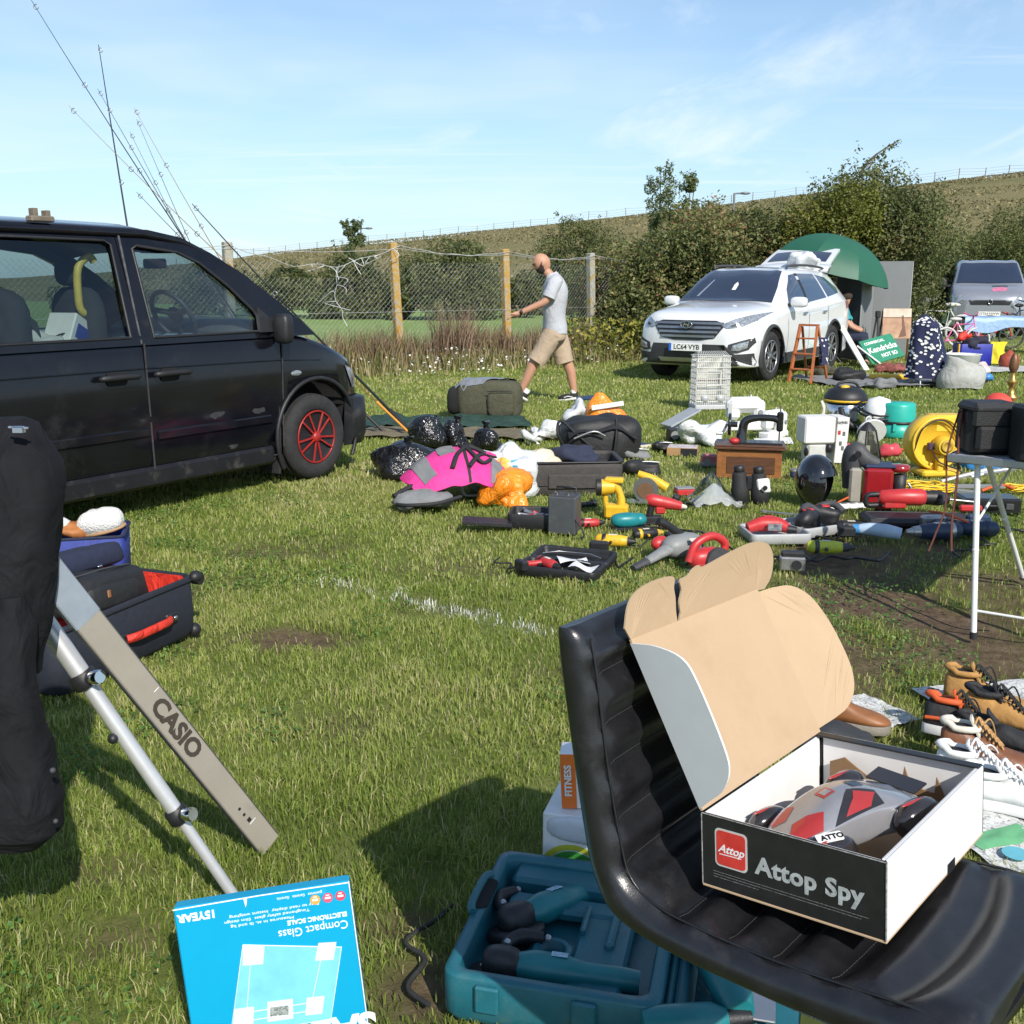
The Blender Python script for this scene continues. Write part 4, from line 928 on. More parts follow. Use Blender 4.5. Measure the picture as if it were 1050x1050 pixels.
# ================================================================= silver van
spaint = mat('silver van paint', (.36, .37, .40), .28, .55, var=.05, coat=1)
gO = G(1012, 346); gM = T(gO) @ rot(0, 0, R(71))
gvan = thing('parked_van', 'silver grey panel van with a pink mark on its bonnet facing the sale', 'van', M=gM)
def hv(zb, w, zbelt, wb, zr, wr, zt): return hpts(zb, w, zbelt, wb, zr, wr, zt)
GS = [(.0, hv(.40, .60, .80, .56, .92, .46, .96)), (.07, hv(.30, .82, .95, .78, 1.03, .66, 1.07)), (.22, hv(.25, .91, 1.06, .87, 1.14, .76, 1.18)), (.50, hv(.23, .945, 1.17, .91, 1.25, .79, 1.28)), (.76, hv(.23, .95, 1.22, .92, 1.34, .80, 1.37)), (1.0, hv(.23, .95, 1.24, .92, 1.54, .78, 1.58)), (1.35, hv(.23, .95, 1.24, .92, 1.78, .74, 1.84)), (1.62, hv(.23, .95, 1.25, .92, 1.90, .72, 1.95)), (2.2, hv(.23, .95, 1.25, .92, 1.92, .74, 1.98)), (4.2, hv(.23, .95, 1.25, .92, 1.92, .74, 1.98)), (4.75, hv(.28, .93, 1.25, .90, 1.88, .72, 1.93)), (4.8, hv(.4, .85, 1.25, .82, 1.80, .66, 1.85))]
mb = car_body(GS, 5, 3)
carve('body', mb, [MB().cyl((x, sg*.6, .34), (x, sg*1.3, .34), .40, n=36, mi=1) for x in (.92, 3.9) for sg in (-1, 1)], [spaint, arch], gvan); tr = bvh(mb)
wsd = V((.75, 0, -.66))
part(gvan, 'windscreen', decal(tr, [V((.80, -.80, 1.36)), V((.74, 0, 1.36)), V((.80, .80, 1.36)), V((1.1, .75, 1.58)), V((1.45, .68, 1.88)), V((1.42, 0, 1.9)), V((1.45, -.68, 1.88)), V((1.1, -.75, 1.58))], wsd, .014, 7), darkg)
for sg in (-1, 1):
    part(gvan, 'side_window', decal(tr, [V((x, sg*2, z)) for x, z in [(1.05, 1.28), (1.5, 1.76), (1.7, 1.80), (1.98, 1.80), (1.98, 1.28)]], (0, -sg, 0), .005, 2), darkg)
    part(gvan, 'headlight', decal(tr, [V((-1, sg*.56, .92)), V((-1, sg*.62, 1.03)), V((-1, sg*.82, 1.12)), V((-1, sg*.86, 1.04)), V((-1, sg*.80, .90)), V((-1, sg*.68, .86))], (1, 0, 0), .008, 4), lensm)
    m_ = part(gvan, 'door_mirror', MB().ell((.95, sg*1.12, 1.36), (.08, .10, .16), pw=.7), blackpl); part(m_, 'mirror_arm', MB().bar((1.0, sg*.88, 1.30), (.96, sg*1.06, 1.30), .06, .05), blackpl)
    part(gvan, 'bumper_corner', decal(tr, [V((-1, sg*.42, .32)), V((-1, sg*.42, .52)), V((-1, sg*.86, .58)), V((-1, sg*.86, .35))], (1, 0, 0), .008, 2), greypl)
    for x in (.92, 3.9): car_wheel(gvan, x, sg, .33, 10, .94, .2)
part(gvan, 'grille', decal(tr, [V((-1, -.46, .82)), V((-1, -.52, .94)), V((-1, .52, .94)), V((-1, .46, .82))], (1, 0, 0), .006, 3), blackpl)
part(gvan, 'lower_grille', decal(tr, [V((-1, -.42, .30)), V((-1, -.42, .46)), V((-1, .42, .46)), V((-1, .42, .30))], (1, 0, 0), .007, 3), blackpl)
part(gvan, 'bonnet_vent', decal(tr, [V((.5, -.05, 1.2)), V((.5, -.42, 1.2)), V((.56, -.42, 1.22)), V((.56, -.05, 1.22))], (0, 0, -1), .006, 2), blackpl)
part(gvan, 'bonnet_mark', decal(tr, [V((.18, -.06, 1)), V((.20, -.36, 1)), V((.34, -.42, 1)), V((.46, -.30, 1)), V((.40, -.10, 1)), V((.28, -.02, 1))], (0, 0, -1), .005, 2), mat('pink paint', (.55, .16, .26), .4, var=.4, vs=20))
part(gvan, 'emblem', MB().tube([(.05*math.cos(2*PI*k/16), .06*math.sin(2*PI*k/16), 0) for k in range(16)], .010, 6, closed=True), chrome, M=T(-.03, 0, .90) @ rot(PI/2, 0, -PI/2))
pl = part(gvan, 'number_plate', MB().box((0, 0, 0), (.52, .111, .012), b=.004), MATS['plate white'], M=T(-.02, 0, .60) @ rot(PI/2, 0, -PI/2))
text(pl, 'registration', 'OT54 NWW', .085, T(0, 0, .0062), mat('grey ink', (.10, .10, .10), .5), bold=.0015)
# ================================================================= bar stool
leather = mat('black leatherette', (.010, .010, .012), .30, var=.3, vs=25, bump=.07, bs=420, spec=.6, dirt=((.035, .034, .034), .55, .85, 9))
thread = mat('seam thread', (.05, .05, .052), .8)
sM = T(.169, 1.357, 0) @ rot(0, 0, math.atan2(-.646, .763))      # x to the seat front, y across the seat
stool = thing('bar_stool', 'black leatherette bar stool with horizontal stitched panels holding the open toy box', 'bar stool', M=sM)
SW = .42
# centre line of the padded shell, from the top of the back to the front lip, and its thickness
inn = catmull([V(p) for p in ((-.083, 0, 1.005), (-.072, 0, .95), (-.050, 0, .82), (-.026, 0, .715), (-.006, 0, .662), (.035, 0, .638), (.10, 0, .632), (.21, 0, .634), (.30, 0, .642), (.385, 0, .652), (.43, 0, .652))], 7)
outn = catmull([V(p) for p in ((-.135, 0, 1.0), (-.128, 0, .95), (-.104, 0, .82), (-.084, 0, .72), (-.066, 0, .655), (-.03, 0, .603), (.06, 0, .583), (.21, 0, .582), (.30, 0, .585), (.385, 0, .592), (.44, 0, .612))], 7)
nI = len(inn); seam = []
acc = [0.0]
for a, b_ in zip(inn, inn[1:]): acc.append(acc[-1]+(b_-a).length)
pit = [.0, .055, .125, .195, .265, .335, .43, .505, .58, .655, .73]   # where the stitched channels lie along the inside
def puff(i, v):
    d = min(abs(acc[i]-q) for q in pit); e = min(v, 1-v)
    ee = min(1, e/.10); return (.021*(1-math.exp(-(d/.020)**2))-.012)*ee*ee*(3-2*ee)
NV = 20; rows = []
for i in range(nI):
    p, q = inn[i], outn[i]; t_ = (inn[min(i+1, nI-1)]-inn[max(i-1, 0)]).normalized(); nr = V((-t_.z, 0, t_.x));
    if nr.dot(p-q) < 0: nr = -nr
    fr = .018*math.sin(PI*max(0, (acc[i]-.62)/(acc[-1]-.62))*.5) if acc[i] > .62 else 0
    ring_ = []
    for j in range(NV+1):
        v = j/NV; bow = 1-abs(2*v-1)**2.2
        ed = .012*(1-min(1, min(v, 1-v)/.045))**2
        pt_ = p+nr*(puff(i, v)-ed-.010*bow*(1 if acc[i] < .36 else .4)); pt_ = pt_+V((fr*2.0*bow, 0, 0)); ring_.append(V((pt_.x, SW*v, pt_.z)))
    back = [V((q.x+fr*2.0*(1-abs(2*j/NV-1)**2.2), SW*(j/NV), q.z)) for j in range(NV, -1, -1)]
    k0 = back[0].lerp(ring_[-1], .5)+V((0, .010, 0)); k1 = back[-1].lerp(ring_[0], .5)+V((0, -.010, 0))
    a0 = ring_[-1].lerp(back[0], .2)+V((0, .008, 0)); a1 = ring_[-1].lerp(back[0], .8)+V((0, .008, 0)); b0 = back[-1].lerp(ring_[0], .2)+V((0, -.008, 0)); b1 = back[-1].lerp(ring_[0], .8)+V((0, -.008, 0))
    rows.append(ring_+[a0, k0, a1]+back+[b0, k1, b1])
def cap_row(r, d, k): 
    c = sum(r, V())/len(r); return [c+(p-c)*V((k, .97+.03*k, k))+d if False else V((c.x+(p.x-c.x)*k, p.y, c.z+(p.z-c.z)*k))+d for p in r]
top_d = (inn[0]-inn[1]).normalized()*.014; fr_d = V((.014, 0, 0))
rows = [cap_row(rows[0], top_d*1.3, .35), cap_row(rows[0], top_d, .8)]+rows+[cap_row(rows[-1], fr_d, .8), cap_row(rows[-1], fr_d*1.3, .35)]
part(stool, 'seat_shell', MB().loft(rows), leather)
sm_ = MB()
for y_ in (.013, SW-.013): sm_.tube([V((p.x, y_, p.z))+(p-q).normalized()*-.0035 for p, q in zip(inn, outn)], .0022, 5)
part(stool, 'piping', sm_, leather)
st_ = MB()
for q in pit[1:-1]:
    i = min(range(nI), key=lambda k: abs(acc[k]-q))+2
    for j in range(1, NV):
        a, b_ = rows[i][j], rows[i][j+1]; nr = V((-.3, 0, .95)) if q > .36 else V((.97, 0, .2))
        for f in (.05, .38, .71): st_.tube([a.lerp(b_, f)+nr*.0012, a.lerp(b_, f+.22)+nr*.0012], .0007, 3)
part(stool, 'stitching', st_, thread)
part(stool, 'seat_pan', MB().box((.2, SW/2, .565), (.26, .24, .03), b=.008), blackpl)
part(stool, 'gas_column', MB().cyl((.2, SW/2, .04), (.2, SW/2, .56), .028, n=20), chrome)
part(stool, 'base', MB().lathe([(.0, .0), (.21, .0), (.212, .008), (.19, .018), (.08, .035), (.035, .06), (.03, .09)], 40, T(.2, SW/2, 0)), chrome)
part(stool, 'footrest', MB().tube([(.2+.03*math.cos(t), SW/2+.03*math.sin(t), .27) if k in (0, 24) else (.24+.14*math.cos(t), SW/2+.14*math.sin(t), .26) for k, t in enumerate([PI*(-.9+1.8*q/24) for q in range(25)])], .011, 8), chrome)
# ================================================================= toy box on the stool
card = mat('brown cardboard', (.43, .305, .19), .85, var=.035, vs=7, bump=.06, bs=260, dirt=((.37, .255, .15), .5, .8, 5))
cardw = mat('white printed card', (.70, .70, .70), .5, var=.03, vs=20)
cardb = mat('black printed card', (.012, .012, .013), .42, var=.3, vs=30)
bw, bd, bh = .266, .386, .1104
bM = T(.2724, 1.3684, .653) @ rot(-.0298, -.0843, -.7034)
box = thing('toy_box', 'open black and white cardboard toy box with raised brown lid on the bar stool', 'cardboard box', M=bM)
th = .0035
part(box, 'box_base', MB().box((bw/2, bd/2, th/2), (bw, bd, th), b=.0008), card)
part(box, 'front_panel', MB().box((bw/2, th/2, bh/2+.002), (bw-.0005, th, bh-.004), b=.001).box((bw/2, th+.0012, bh/2+.002), (bw-.02, .002, bh-.006), b=.0004, mi=1), [cardb, cardw])
rp = MB().box((bw-th/2, bd/2, bh/2+.002), (th, bd-.008, bh-.002), b=.001)
rp.box((bw-.005, bd/2, bh-.0015), (.009, bd-.012, .003), b=.001); rp.box((bw-.008, bd/2, bh/2+.004), (th, bd-.016, bh-.008), b=.001)
part(box, 'side_panel', rp, cardw)
part(box, 'side_panel', MB().box((th/2, bd/2, bh/2), (th, bd-.01, bh-.006), b=.001).box((th+.0012, bd/2, bh/2), (.002, bd-.02, bh-.01), b=.0004, mi=1), [cardw, cardw])
part(box, 'back_panel', MB().box((bw/2, bd-th/2, bh/2+.002), (bw-.0005, th, bh-.002), b=.001).box((bw/2, bd-th-.0012, bh/2+.001), (bw-.02, .002, bh-.006), b=.0004, mi=1).box((bw/2, bd-.009, bh+.0006), (bw-.004, .018, .003), b=.001), [cardb, cardw])
part(box, 'worn_edge', MB().tube([(.001, -.0004, bh-.001), (bw*.5, -.0006, bh-.0012), (bw-.001, -.0004, bh-.001)], .0009, 5).tube([(bw-.0006, -.0004, bh-.002), (bw-.0006, -.0004, .004)], .0011, 5).tube([(.0006, -.0004, bh-.002), (.0006, -.0004, .004)], .0009, 5).tube([(.002, bd, bh+.0015), (bw-.004, bd, bh+.0015)], .0008, 5), mat('worn card edge', (.36, .35, .33), .8, var=.8, vs=120, col2=(.05, .05, .05)))
part(box, 'punched_slot', MB().box((bw+.0006, bd*.62, .008), (.0012, .030, .016), b=.0003), cardb)
# torn cardboard insert
ins_ = MB()
for poly in ([(.03, 0), (.03, .070), (.055, .082), (.08, .066), (.10, .055), (.11, .03), (.11, 0)], [(.13, 0), (.125, .05), (.15, .066), (.153, .088), (.163, .058), (.20, .055), (.203, .082), (.215, .054), (.245, .05), (.245, 0)]):
    ins_.prism(poly, .003, T(0, bd-.022, .004) @ rot(PI/2, 0, 0))
part(box, 'insert', ins_, mat('dark brown card', (.21, .125, .062), .9, var=.15, vs=15))
# print on the front
pM = T(0, -.0006, 0) @ rot(PI/2, 0, 0)
lg = part(box, 'logo_badge', MB().prism(rrect(.050, .056, .007), .0006, None), mat('badge rim', (.62, .60, .60), .3, .3), M=pM @ T(.047, .066, 0))
part(lg, 'badge_face', MB().prism(rrect(.0445, .0505, .0055), .0006, T(0, 0, .0005)), mat('badge red', (.42, .025, .022), .3, var=.5, vs=30, col2=(.60, .05, .04)))
text(lg, 'badge_lettering', 'Attop', .0165, T(0, -.001, .0013), cardw, .0002, bold=.0003, shear=.35, sx=1.0)
part(lg, 'badge_underline', MB().bar((-.018, -.0095, .0013), (.016, -.0085, .0013), .001, .0005), cardw)
text(box, 'title_lettering', 'Attop Spy', .0345, pM @ T(.160, .054, .0), mat('silver print', (.40, .42, .43), .4, .2, var=.3, vs=60, dirt=((.05, .05, .05), .58, .66, 90)), .0003, bold=.0011, sx=1.02, space=1.06)
for k, w_ in ((0, .225), (1, .215), (2, .07)):
    part(box, 'small_print', MB().box((.018+w_/2, .028-.004*k, .0), (w_, .0011, .0004), b=.0001), mat('grey print', (.10, .10, .10), .5, var=.9, vs=320), M=pM)
# lid: hinged on the left long edge
thL = 1.1168; lM = T(0, 0, bh) @ rot(0, -(PI-thL), 0)       # lid x runs from the hinge to the lid's free edge
lL = .2591
lid = part(box, 'lid', MB().grid(lambda u, v: (.001+lL*u, bd*v, .003*math.sin(PI*v)*math.sin(PI*u)), 8, 10, th=.0035), card, M=lM)
def flap(name, pts, M, m, bend=0, out=None):
    mb = MB().prism(pts, .0028)
    bm = bmesh.new(); vs = [bm.verts.new(v) for v in mb.v]
    for f in mb.f:
        try: bm.faces.new([vs[i] for i in f])
        except ValueError: pass
    bmesh.ops.triangulate(bm, faces=bm.faces[:]); bmesh.ops.subdivide_edges(bm, edges=bm.edges[:], cuts=2)
    for v in bm.verts: v.co.z += bend*v.co.y**2
    me = bpy.data.meshes.new(name); bm.to_mesh(me); bm.free(); me.materials.append(m)
    if out:
        me.materials.append(out)
        for p in me.polygons: p.material_index = 1 if p.normal.z > .5 else 0
    o = link(bpy.data.objects.new(name, me), lid); o.matrix_local = M; return o
# near flap, folded in over the lid: we see its white outer face
def soft(a, mid, b_): return [a]+[(q.x, q.y) for q in catmull([V((*m, 0)) for m in mid], 4)]+[b_]
flap('lid_flap', soft((.004, 0), [(.010, .02), (.022, .06), (.045, .088), (.08, .098), (lL-.09, .100), (lL-.05, .090), (lL-.022, .05), (lL-.008, .012)], (lL-.004, 0)), T(0, .0, .001) @ rot(-R(103), 0, 0), cardw, 0, cardw)
# far flap, folded open past the lid
flap('lid_flap', soft((.006, 0), [(.008, .05), (.014, .09), (.035, .122), (.07, .138), (.12, .140), (.17, .134), (.215, .118), (.244, .085), (lL-.006, .04)], (lL-.004, 0)), T(0, bd, -.001) @ rot(-R(10), 0, 0), card, -.5, cardw)
# tuck flap on the free edge, torn near its middle
fM = T(lL, bd, -.001) @ rot(0, 0, -PI/2)
flap('torn_flap', soft((bd-.003, 0), [(bd+.012, .02), (bd+.004, .055), (bd-.02, .072), (.32, .078), (.272, .074), (.268, .055), (.262, .038), (.260, .018)], (.256, 0)), fM @ rot(-R(26), 0, 0), card, -.9, cardw)
flap('tuck_flap', soft((.003, 0), [(-.030, -.004), (-.052, .014), (-.055, .045), (-.035, .072), (.0, .086), (.05, .090), (.12, .084), (.19, .076), (.205, .081), (.222, .078), (.235, .070), (.258, .066), (.250, .048), (.2535, .03), (.248, .012)], (.251, 0)), fM @ rot(-R(30), 0, 0), card, -.7, cardw)
# toy car lying in the box
silver = mat('silver toy shell', (.29, .29, .305), .22, .35, coat=1, var=.1)
redt = mat('red toy shell', (.33, .022, .018), .3, coat=1)
smoke = mat('smoked toy shell', (.022, .019, .020), .14, coat=.6)
tcM = bM @ T(.128, .178, .046) @ rot(R(-3), R(-5), R(68)) @ MX.Scale(.93, 4)
toy = thing('toy_car', 'silver and red toy racing buggy lying in the open toy box', 'toy car', M=tcM)
def th_(zb, w, zbelt, wb, zr, wr, zt): return [(0, zb), (w*.8, zb), (w*.97, zb+.006), (w, (zb+zbelt)*.5), (w*.98, zbelt-.006), (wb, zbelt), (wr, zr), (wr*.6, zt-.002), (0, zt)]
shell = car_body([(-.125, th_(.012, .025, .030, .022, .034, .016, .036)), (-.11, th_(.006, .040, .036, .036, .042, .026, .045)), (-.07, th_(.0, .052, .042, .050, .054, .036, .060)), (-.02, th_(.0, .056, .048, .052, .066, .036, .075)), (.03, th_(.0, .060, .050, .054, .066, .032, .074)), (.08, th_(.0, .070, .046, .058, .052, .034, .056)), (.12, th_(.006, .058, .036, .046, .038, .026, .040)), (.13, th_(.014, .04, .028, .03, .031, .02, .032))], 5, 3)
part(toy, 'body_shell', shell, silver); ttr = bvh(shell)
def tdec(nm, pl, m, off=.0012): return part(toy, nm, decal(ttr, [V((x, y, 1)) for x, y in pl], (0, 0, -1), off, 3), m)
tdec('red_nose', [(-.118, -.020), (-.105, -.040), (-.075, -.048), (-.055, -.030), (-.075, -.015), (-.1, -.008)], redt)
tdec('red_cheek', [(-.118, .020), (-.105, .040), (-.078, .046), (-.07, .02), (-.1, .008)], redt)
tdec('dark_flank', [(-.055, -.052), (.045, -.055), (.05, -.03), (.005, -.018), (-.02, -.034)], smoke)
tdec('red_flash', [(-.03, -.050), (.02, -.052), (.045, -.036), (.01, -.026), (.0, -.036)], redt, .0022)
tdec('screen', [(.02, .006), (.045, .006), (.043, -.016), (.02, -.016)], mat('blue black sticker', (.02, .03, .05), .2))
tdec('red_mark', [(-.036, .010), (-.012, .010), (-.012, -.012), (-.036, -.012)], redt, .001); tdec('mark_centre', [(-.032, .006), (-.016, .006), (-.016, -.008), (-.032, -.008)], silver, .0016)
for x, y, z, r in ((-.08, .074, .008, .027), (-.08, -.074, .008, .027), (.088, .078, .010, .032), (.088, -.078, .010, .032)):
    w = part(toy, 'fender', MB().ell((x, y, z+.010), (r*1.45, r*.72, r*.95), pw=.9), smoke)
    part(w, 'flame_decal', MB().ell((x-.01, y, z+.010+r*.90), (r*.75, r*.13, r*.07)), redt)
    part(toy, 'toy_wheel', MB().cyl((x, y-.016, z), (x, y+.016, z), r, n=18, bev=.004), rubber)
part(toy, 'rear_wing', MB().grid(lambda u, v: (.112+.03*u, -.05+.10*v, .044+.008*u), 2, 4, th=.003), smoke)
tag_ = part(toy, 'name_sticker', MB().prism(rrect(.040, .018, .003), .0006), cardw, M=T(-.086, -.072, .0455) @ rot(R(20), 0, R(-20)))
text(tag_, 'sticker_lettering', 'ATTO', .013, T(.004, 0, .0008), inkb, bold=.0006)
# ================================================================= tool case
teal = mat('teal case plastic', (.012, .115, .150), .42, var=.1, vs=15, bump=.1, bs=180, dirt=((.05, .13, .14), .5, .8, 12))
teal2 = mat('teal tool plastic', (.010, .150, .165), .38, var=.12, vs=20)
kM = T(G(452, 1046)) @ rot(0, 0, R(-14))
case = thing('tool_case', 'open teal plastic tool case with a handle slot lying by the bar stool', 'tool case', M=kM)
cw, cl_, ch = .45, .50, .11
tray = MB()
def tray_rings(w, l, h, t, M=None, depth=None):
    q = lambda a, r, z: [V((w/2+x, l/2+y, z)) for x, y in rrect(w-2*a, l-2*a, r)]
    d = h-(depth or h-.012)
    return [q(.012, .03, 0), q(.0, .035, .02), q(0, .035, h-.006), q(.003, .033, h), q(t, .028, h), q(t+.003, .026, h-.01), q(t+.008, .022, d+.006), q(t+.014, .018, d)]
tray.loft(tray_rings(cw, cl_, ch, .026, depth=.075)); part(case, 'base_shell', tray, teal)
lvl = .040
m_ = MB(); m_.box((.215, .44, .072), (.33, .075, .05), b=.010); m_.box((.21, .355, .062), (.31, .06, .03), b=.008); m_.box((.30, .20, .057), (.12, .26, .03), b=.008); m_.box((.315, .27, .068), (.02, .12, .04), b=.006); m_.box((.25, .30, .066), (.012, .10, .046), b=.005)
part(case, 'moulded_insert', m_, teal)
m_ = MB().lathe([(.045, .0), (.045, .03), (.036, .036), (.03, .032), (.028, .006), (.001, .004)], 24, T(.195, .185, .042), caps=False).box((.195, .185, .045), (.13, .12, .02), b=.01)
part(case, 'disc_holder', m_, teal)
part(case, 'handle_slot', MB().prism(rrect(.036, .12, .016), .004, T(.014, .30, ch-.001)), arch)
part(case, 'handle', MB().tube([(.006, .22, ch+.002), (-.004, .25, ch+.006), (-.004, .35, ch+.006), (.006, .38, ch+.002)], .010, 8, smooth=3), teal)
for x in (.10, .30): part(case, 'latch', MB().box((x, -.006, .07), (.05, .014, .06), b=.004), teal)
st2 = part(case, 'label_sticker', MB().box((0, 0, 0), (.046, .060, .001), b=.0003), cardw, M=T(.075, .085, .062) @ rot(0, 0, R(-4)))
part(st2, 'label_print', MB().box((0, .018, .0008), (.034, .002, .0004), b=.0001).box((0, .010, .0008), (.034, .002, .0004), b=.0001).box((-.004, .0, .0008), (.026, .002, .0004), b=.0001).box((0, -.01, .0008), (.034, .002, .0004), b=.0001), MATS['grey print'])
part(case, 'case_lid', MB().loft(tray_rings(cw, cl_, .07, .024, depth=.045)), teal, M=T(cw+.018, .0, .0))
part(case, 'hinge', MB().cyl((cw+.009, .06, .065), (cw+.009, .44, .065), .009, n=10), teal)
def grinder(lab, M, L_=.26):
    t = thing('angle_grinder', lab, 'angle grinder', M=M, group='grinders in the teal tool case')
    part(t, 'motor_body', MB().tube([(0, 0, 0), (.03, 0, 0), (.05, 0, 0), (.11, 0, 0), (.15, 0, 0), (.22, 0, 0), (L_, 0, 0)], [.026, .034, .036, .033, .026, .027, .024], 14, smooth=3), teal2)
    part(t, 'gear_head', MB().ell((-.03, 0, .0), (.045, .034, .034), pw=.7), blackpl)
    part(t, 'guard', MB().lathe([(.0, 0), (.062, 0), (.066, -.006), (.066, -.024), (.063, -.024), (.062, -.008), (.0, -.006)], 24, T(-.035, 0, -.018), caps=False), blackpl)
    g = part(t, 'side_handle', MB().tube([(-.025, .03, .01), (-.03, .06, .02), (.0, .09, .03), (.045, .095, .03)], [.012, .014, .017, .013], 10, smooth=4), blackpl)
    part(g, 'handle_bolts', MB().ell((-.028, .045, .028), (.008, .008, .008)).ell((.055, .095, .03), (.009, .009, .009)), lensm)
    part(t, 'rating_plate', MB().box((.09, 0, .0345), (.035, .022, .002), b=.0005), mat('pale blue label', (.30, .45, .55), .5, var=.4, vs=90))
    return t
grinder('teal angle grinder with a black guard lying highest in the tool case', kM @ T(.115, .285, .083) @ rot(R(-20), R(5), R(52)))
grinder('teal angle grinder lying by the white sticker at the front of the tool case', kM @ T(.135, .105, .080) @ rot(R(-15), R(3), R(5)))
jM = kM @ T(.50, .22, .05)
jig = thing('jigsaw', 'teal jigsaw with a white label lying in the case lid under the stool', 'jigsaw', M=jM)
part(jig, 'motor_body', MB().tube([(-.06, .16, .03), (-.02, .12, .04), (.03, .02, .045), (.08, -.10, .04), (.10, -.16, .035)], [.03, .042, .045, .042, .03], 14, smooth=4), teal2)
part(jig, 'grip', MB().tube([(-.03, .12, .08), (.02, .06, .10), (.07, -.05, .095), (.09, -.12, .06)], [.018, .02, .022, .018], 10, smooth=4), blackpl)
lb = part(jig, 'label', MB().box((0, 0, 0), (.06, .05, .0015), b=.0004), cardw, M=T(.03, .17, .075) @ rot(R(-10), 0, R(-12)))
part(lb, 'label_print', MB().box((0, .012, .001), (.045, .003, .0004), b=.0001).box((0, .0, .001), (.045, .003, .0004), b=.0001).box((0, -.012, .001), (.045, .003, .0004), b=.0001), MATS['grey print'])
part(jig, 'base_plate', MB().box((.14, -.05, .0), (.06, .16, .006), b=.002), alloy)
dr = thing('cordless_drill', 'teal cordless drill half hidden under the stool seat', 'drill', M=kM @ T(.50, .02, .045) @ rot(0, 0, R(20)))
part(dr, 'drill_body', MB().tube([(-.09, 0, .03), (-.06, 0, .03), (.05, 0, .03), (.08, 0, .03)], [.03, .036, .034, .022], 14), teal2)
part(dr, 'chuck', MB().cyl((.08, 0, .03), (.13, 0, .03), .02, .014, 14), blackpl); part(dr, 'handle', MB().bar((-.02, 0, .03), (-.05, -.14, .02), .04, .035, b=.01), blackpl); part(dr, 'battery', MB().box((-.055, -.165, .02), (.09, .05, .05), b=.008), greypl)
part(None, 'power_cable', MB().tube([V((0, 0, .01)), V((-.05, .06, .01)), V((-.02, .15, .012)), V((-.07, .22, .01)), V((-.01, .30, .01)), V((.03, .36, .012))], .006, 7, smooth=6), rubber)
o = bpy.data.objects['power_cable']; o.matrix_world = T(G(440, 1035)); tag(o, 'black rubber power cable beside the handle of the teal tool case', 'cable')
# appliance carton and orange box behind the stool
cM = T(G(556, 903)) @ rot(0, 0, R(-16))
ct = thing('appliance_carton', 'white appliance carton with a green swirl behind the bar stool', 'carton', M=cM)
part(ct, 'carton_body', MB().box((.2, .13, .095), (.40, .26, .19), b=.004), cardw)
part(ct, 'green_swirl', MB().prism([(.06+.075*math.cos(t), .05+.075*math.sin(t)) for t in [PI*k/16 for k in range(17)]]+[(.06+.04*math.cos(t), .05+.04*math.sin(t)) for t in [PI*k/16 for k in range(16, -1, -1)]], .0012, T(.02, -.0011, -.03) @ rot(PI/2, 0, 0)), mat('green print', (.06, .34, .05), .5, var=.3, vs=25))
part(ct, 'yellow_swirl', MB().prism([(.06+.093*math.cos(t), .05+.093*math.sin(t)) for t in [PI*k/16 for k in range(17)]]+[(.06+.079*math.cos(t), .05+.079*math.sin(t)) for t in [PI*k/16 for k in range(16, -1, -1)]], .0012, T(.02, -.0011, -.03) @ rot(PI/2, 0, 0)), mat('yellow print', (.50, .50, .04), .5))
part(ct, 'picture_of_lid', MB().ell((.12, -.0, .155), (.11, .012, .035), pw=.7), mat('pale grey print', (.52, .54, .58), .4))
fb = thing('fitness_box', 'narrow orange fitness box standing on the white carton', 'box', M=cM @ T(.062, .03, .191) @ rot(0, R(-3), R(8)))
part(fb, 'box_body', MB().box((.06, .04, .075), (.16, .07, .15), b=.002), cardw); 
part(fb, 'orange_band', MB().box((.0, .0035, .075), (.038, .003, .146), b=.0006), mat('orange print', (.72, .16, .02), .45))
text(fb, 'lettering', 'FITNESS', .024, T(.0, .0008, .078) @ rot(PI/2, 0, 0) @ rot(0, 0, PI/2), cardw, bold=.0008)
# ================================================================= scale box, tripod, keyboard panel, hanging garment
cyan = mat('cyan printed carton', (.0, .300, .520), .38, var=.05, vs=4, dirt=((.10, .45, .62), .60, .80, 5))
slM = T(-.638, 1.7911, .3417) @ rot(-.1239, -.0971, .1298)     # origin: top left corner; x along the top, z up
sb = thing('scale_box', 'upright cyan carton for a glass bathroom scale standing upside down', 'carton', M=slM)
part(sb, 'carton_body', MB().box((.165, .016, -.17), (.33, .032, .34), b=.003), cyan)
wp = mat('white print', (.78, .80, .80), .5); FP_ = T(0, -.0005, 0) @ rot(PI/2, 0, 0)
def upside(x, z): return FP_ @ T(x, z, 0) @ rot(0, 0, PI)
text(sb, 'name_lettering', 'Compact Glass', .0235, upside(.252, -.083), wp, sx=.92)
text(sb, 'kind_lettering', 'ELECTRONIC SCALE', .0125, upside(.262, -.063), wp, bold=.0004)
text(sb, 'years_lettering', '15YEAR', .021, upside(.042, -.021), wp, bold=.0009)
for k in range(4): text(sb, 'small_print', ('guarantee   Garantie   Garantia', 'Easy to read display  Instant weighing', 'Toughened safety glass  Slim design', 'Measures in st, lb and kg')[k], .0075, upside((.235, .185, .17, .16)[k], (-.013, -.034, -.0435, -.053)[k]), wp, sx=(.9, 1.5, 1.5, 1.6)[k])
text(sb, 'brand_lettering', 'SALTER', .075, upside(.222, -.292), wp, bold=.003)
for k, c in enumerate(((.62, .05, .10), (.66, .08, .16), (.72, .32, .06))):
    b_ = part(sb, 'round_badge', MB().prism(circ(.0095, 20), .0008), mat('badge %d' % k, c, .5), M=FP_ @ T(.311-.024*k, -.026, 0)); part(b_, 'badge_mark', MB().box((0, 0, .001), (.011, .004, .0005), b=.0001).box((0, .0055, .001), (.007, .002, .0005), b=.0001), wp)
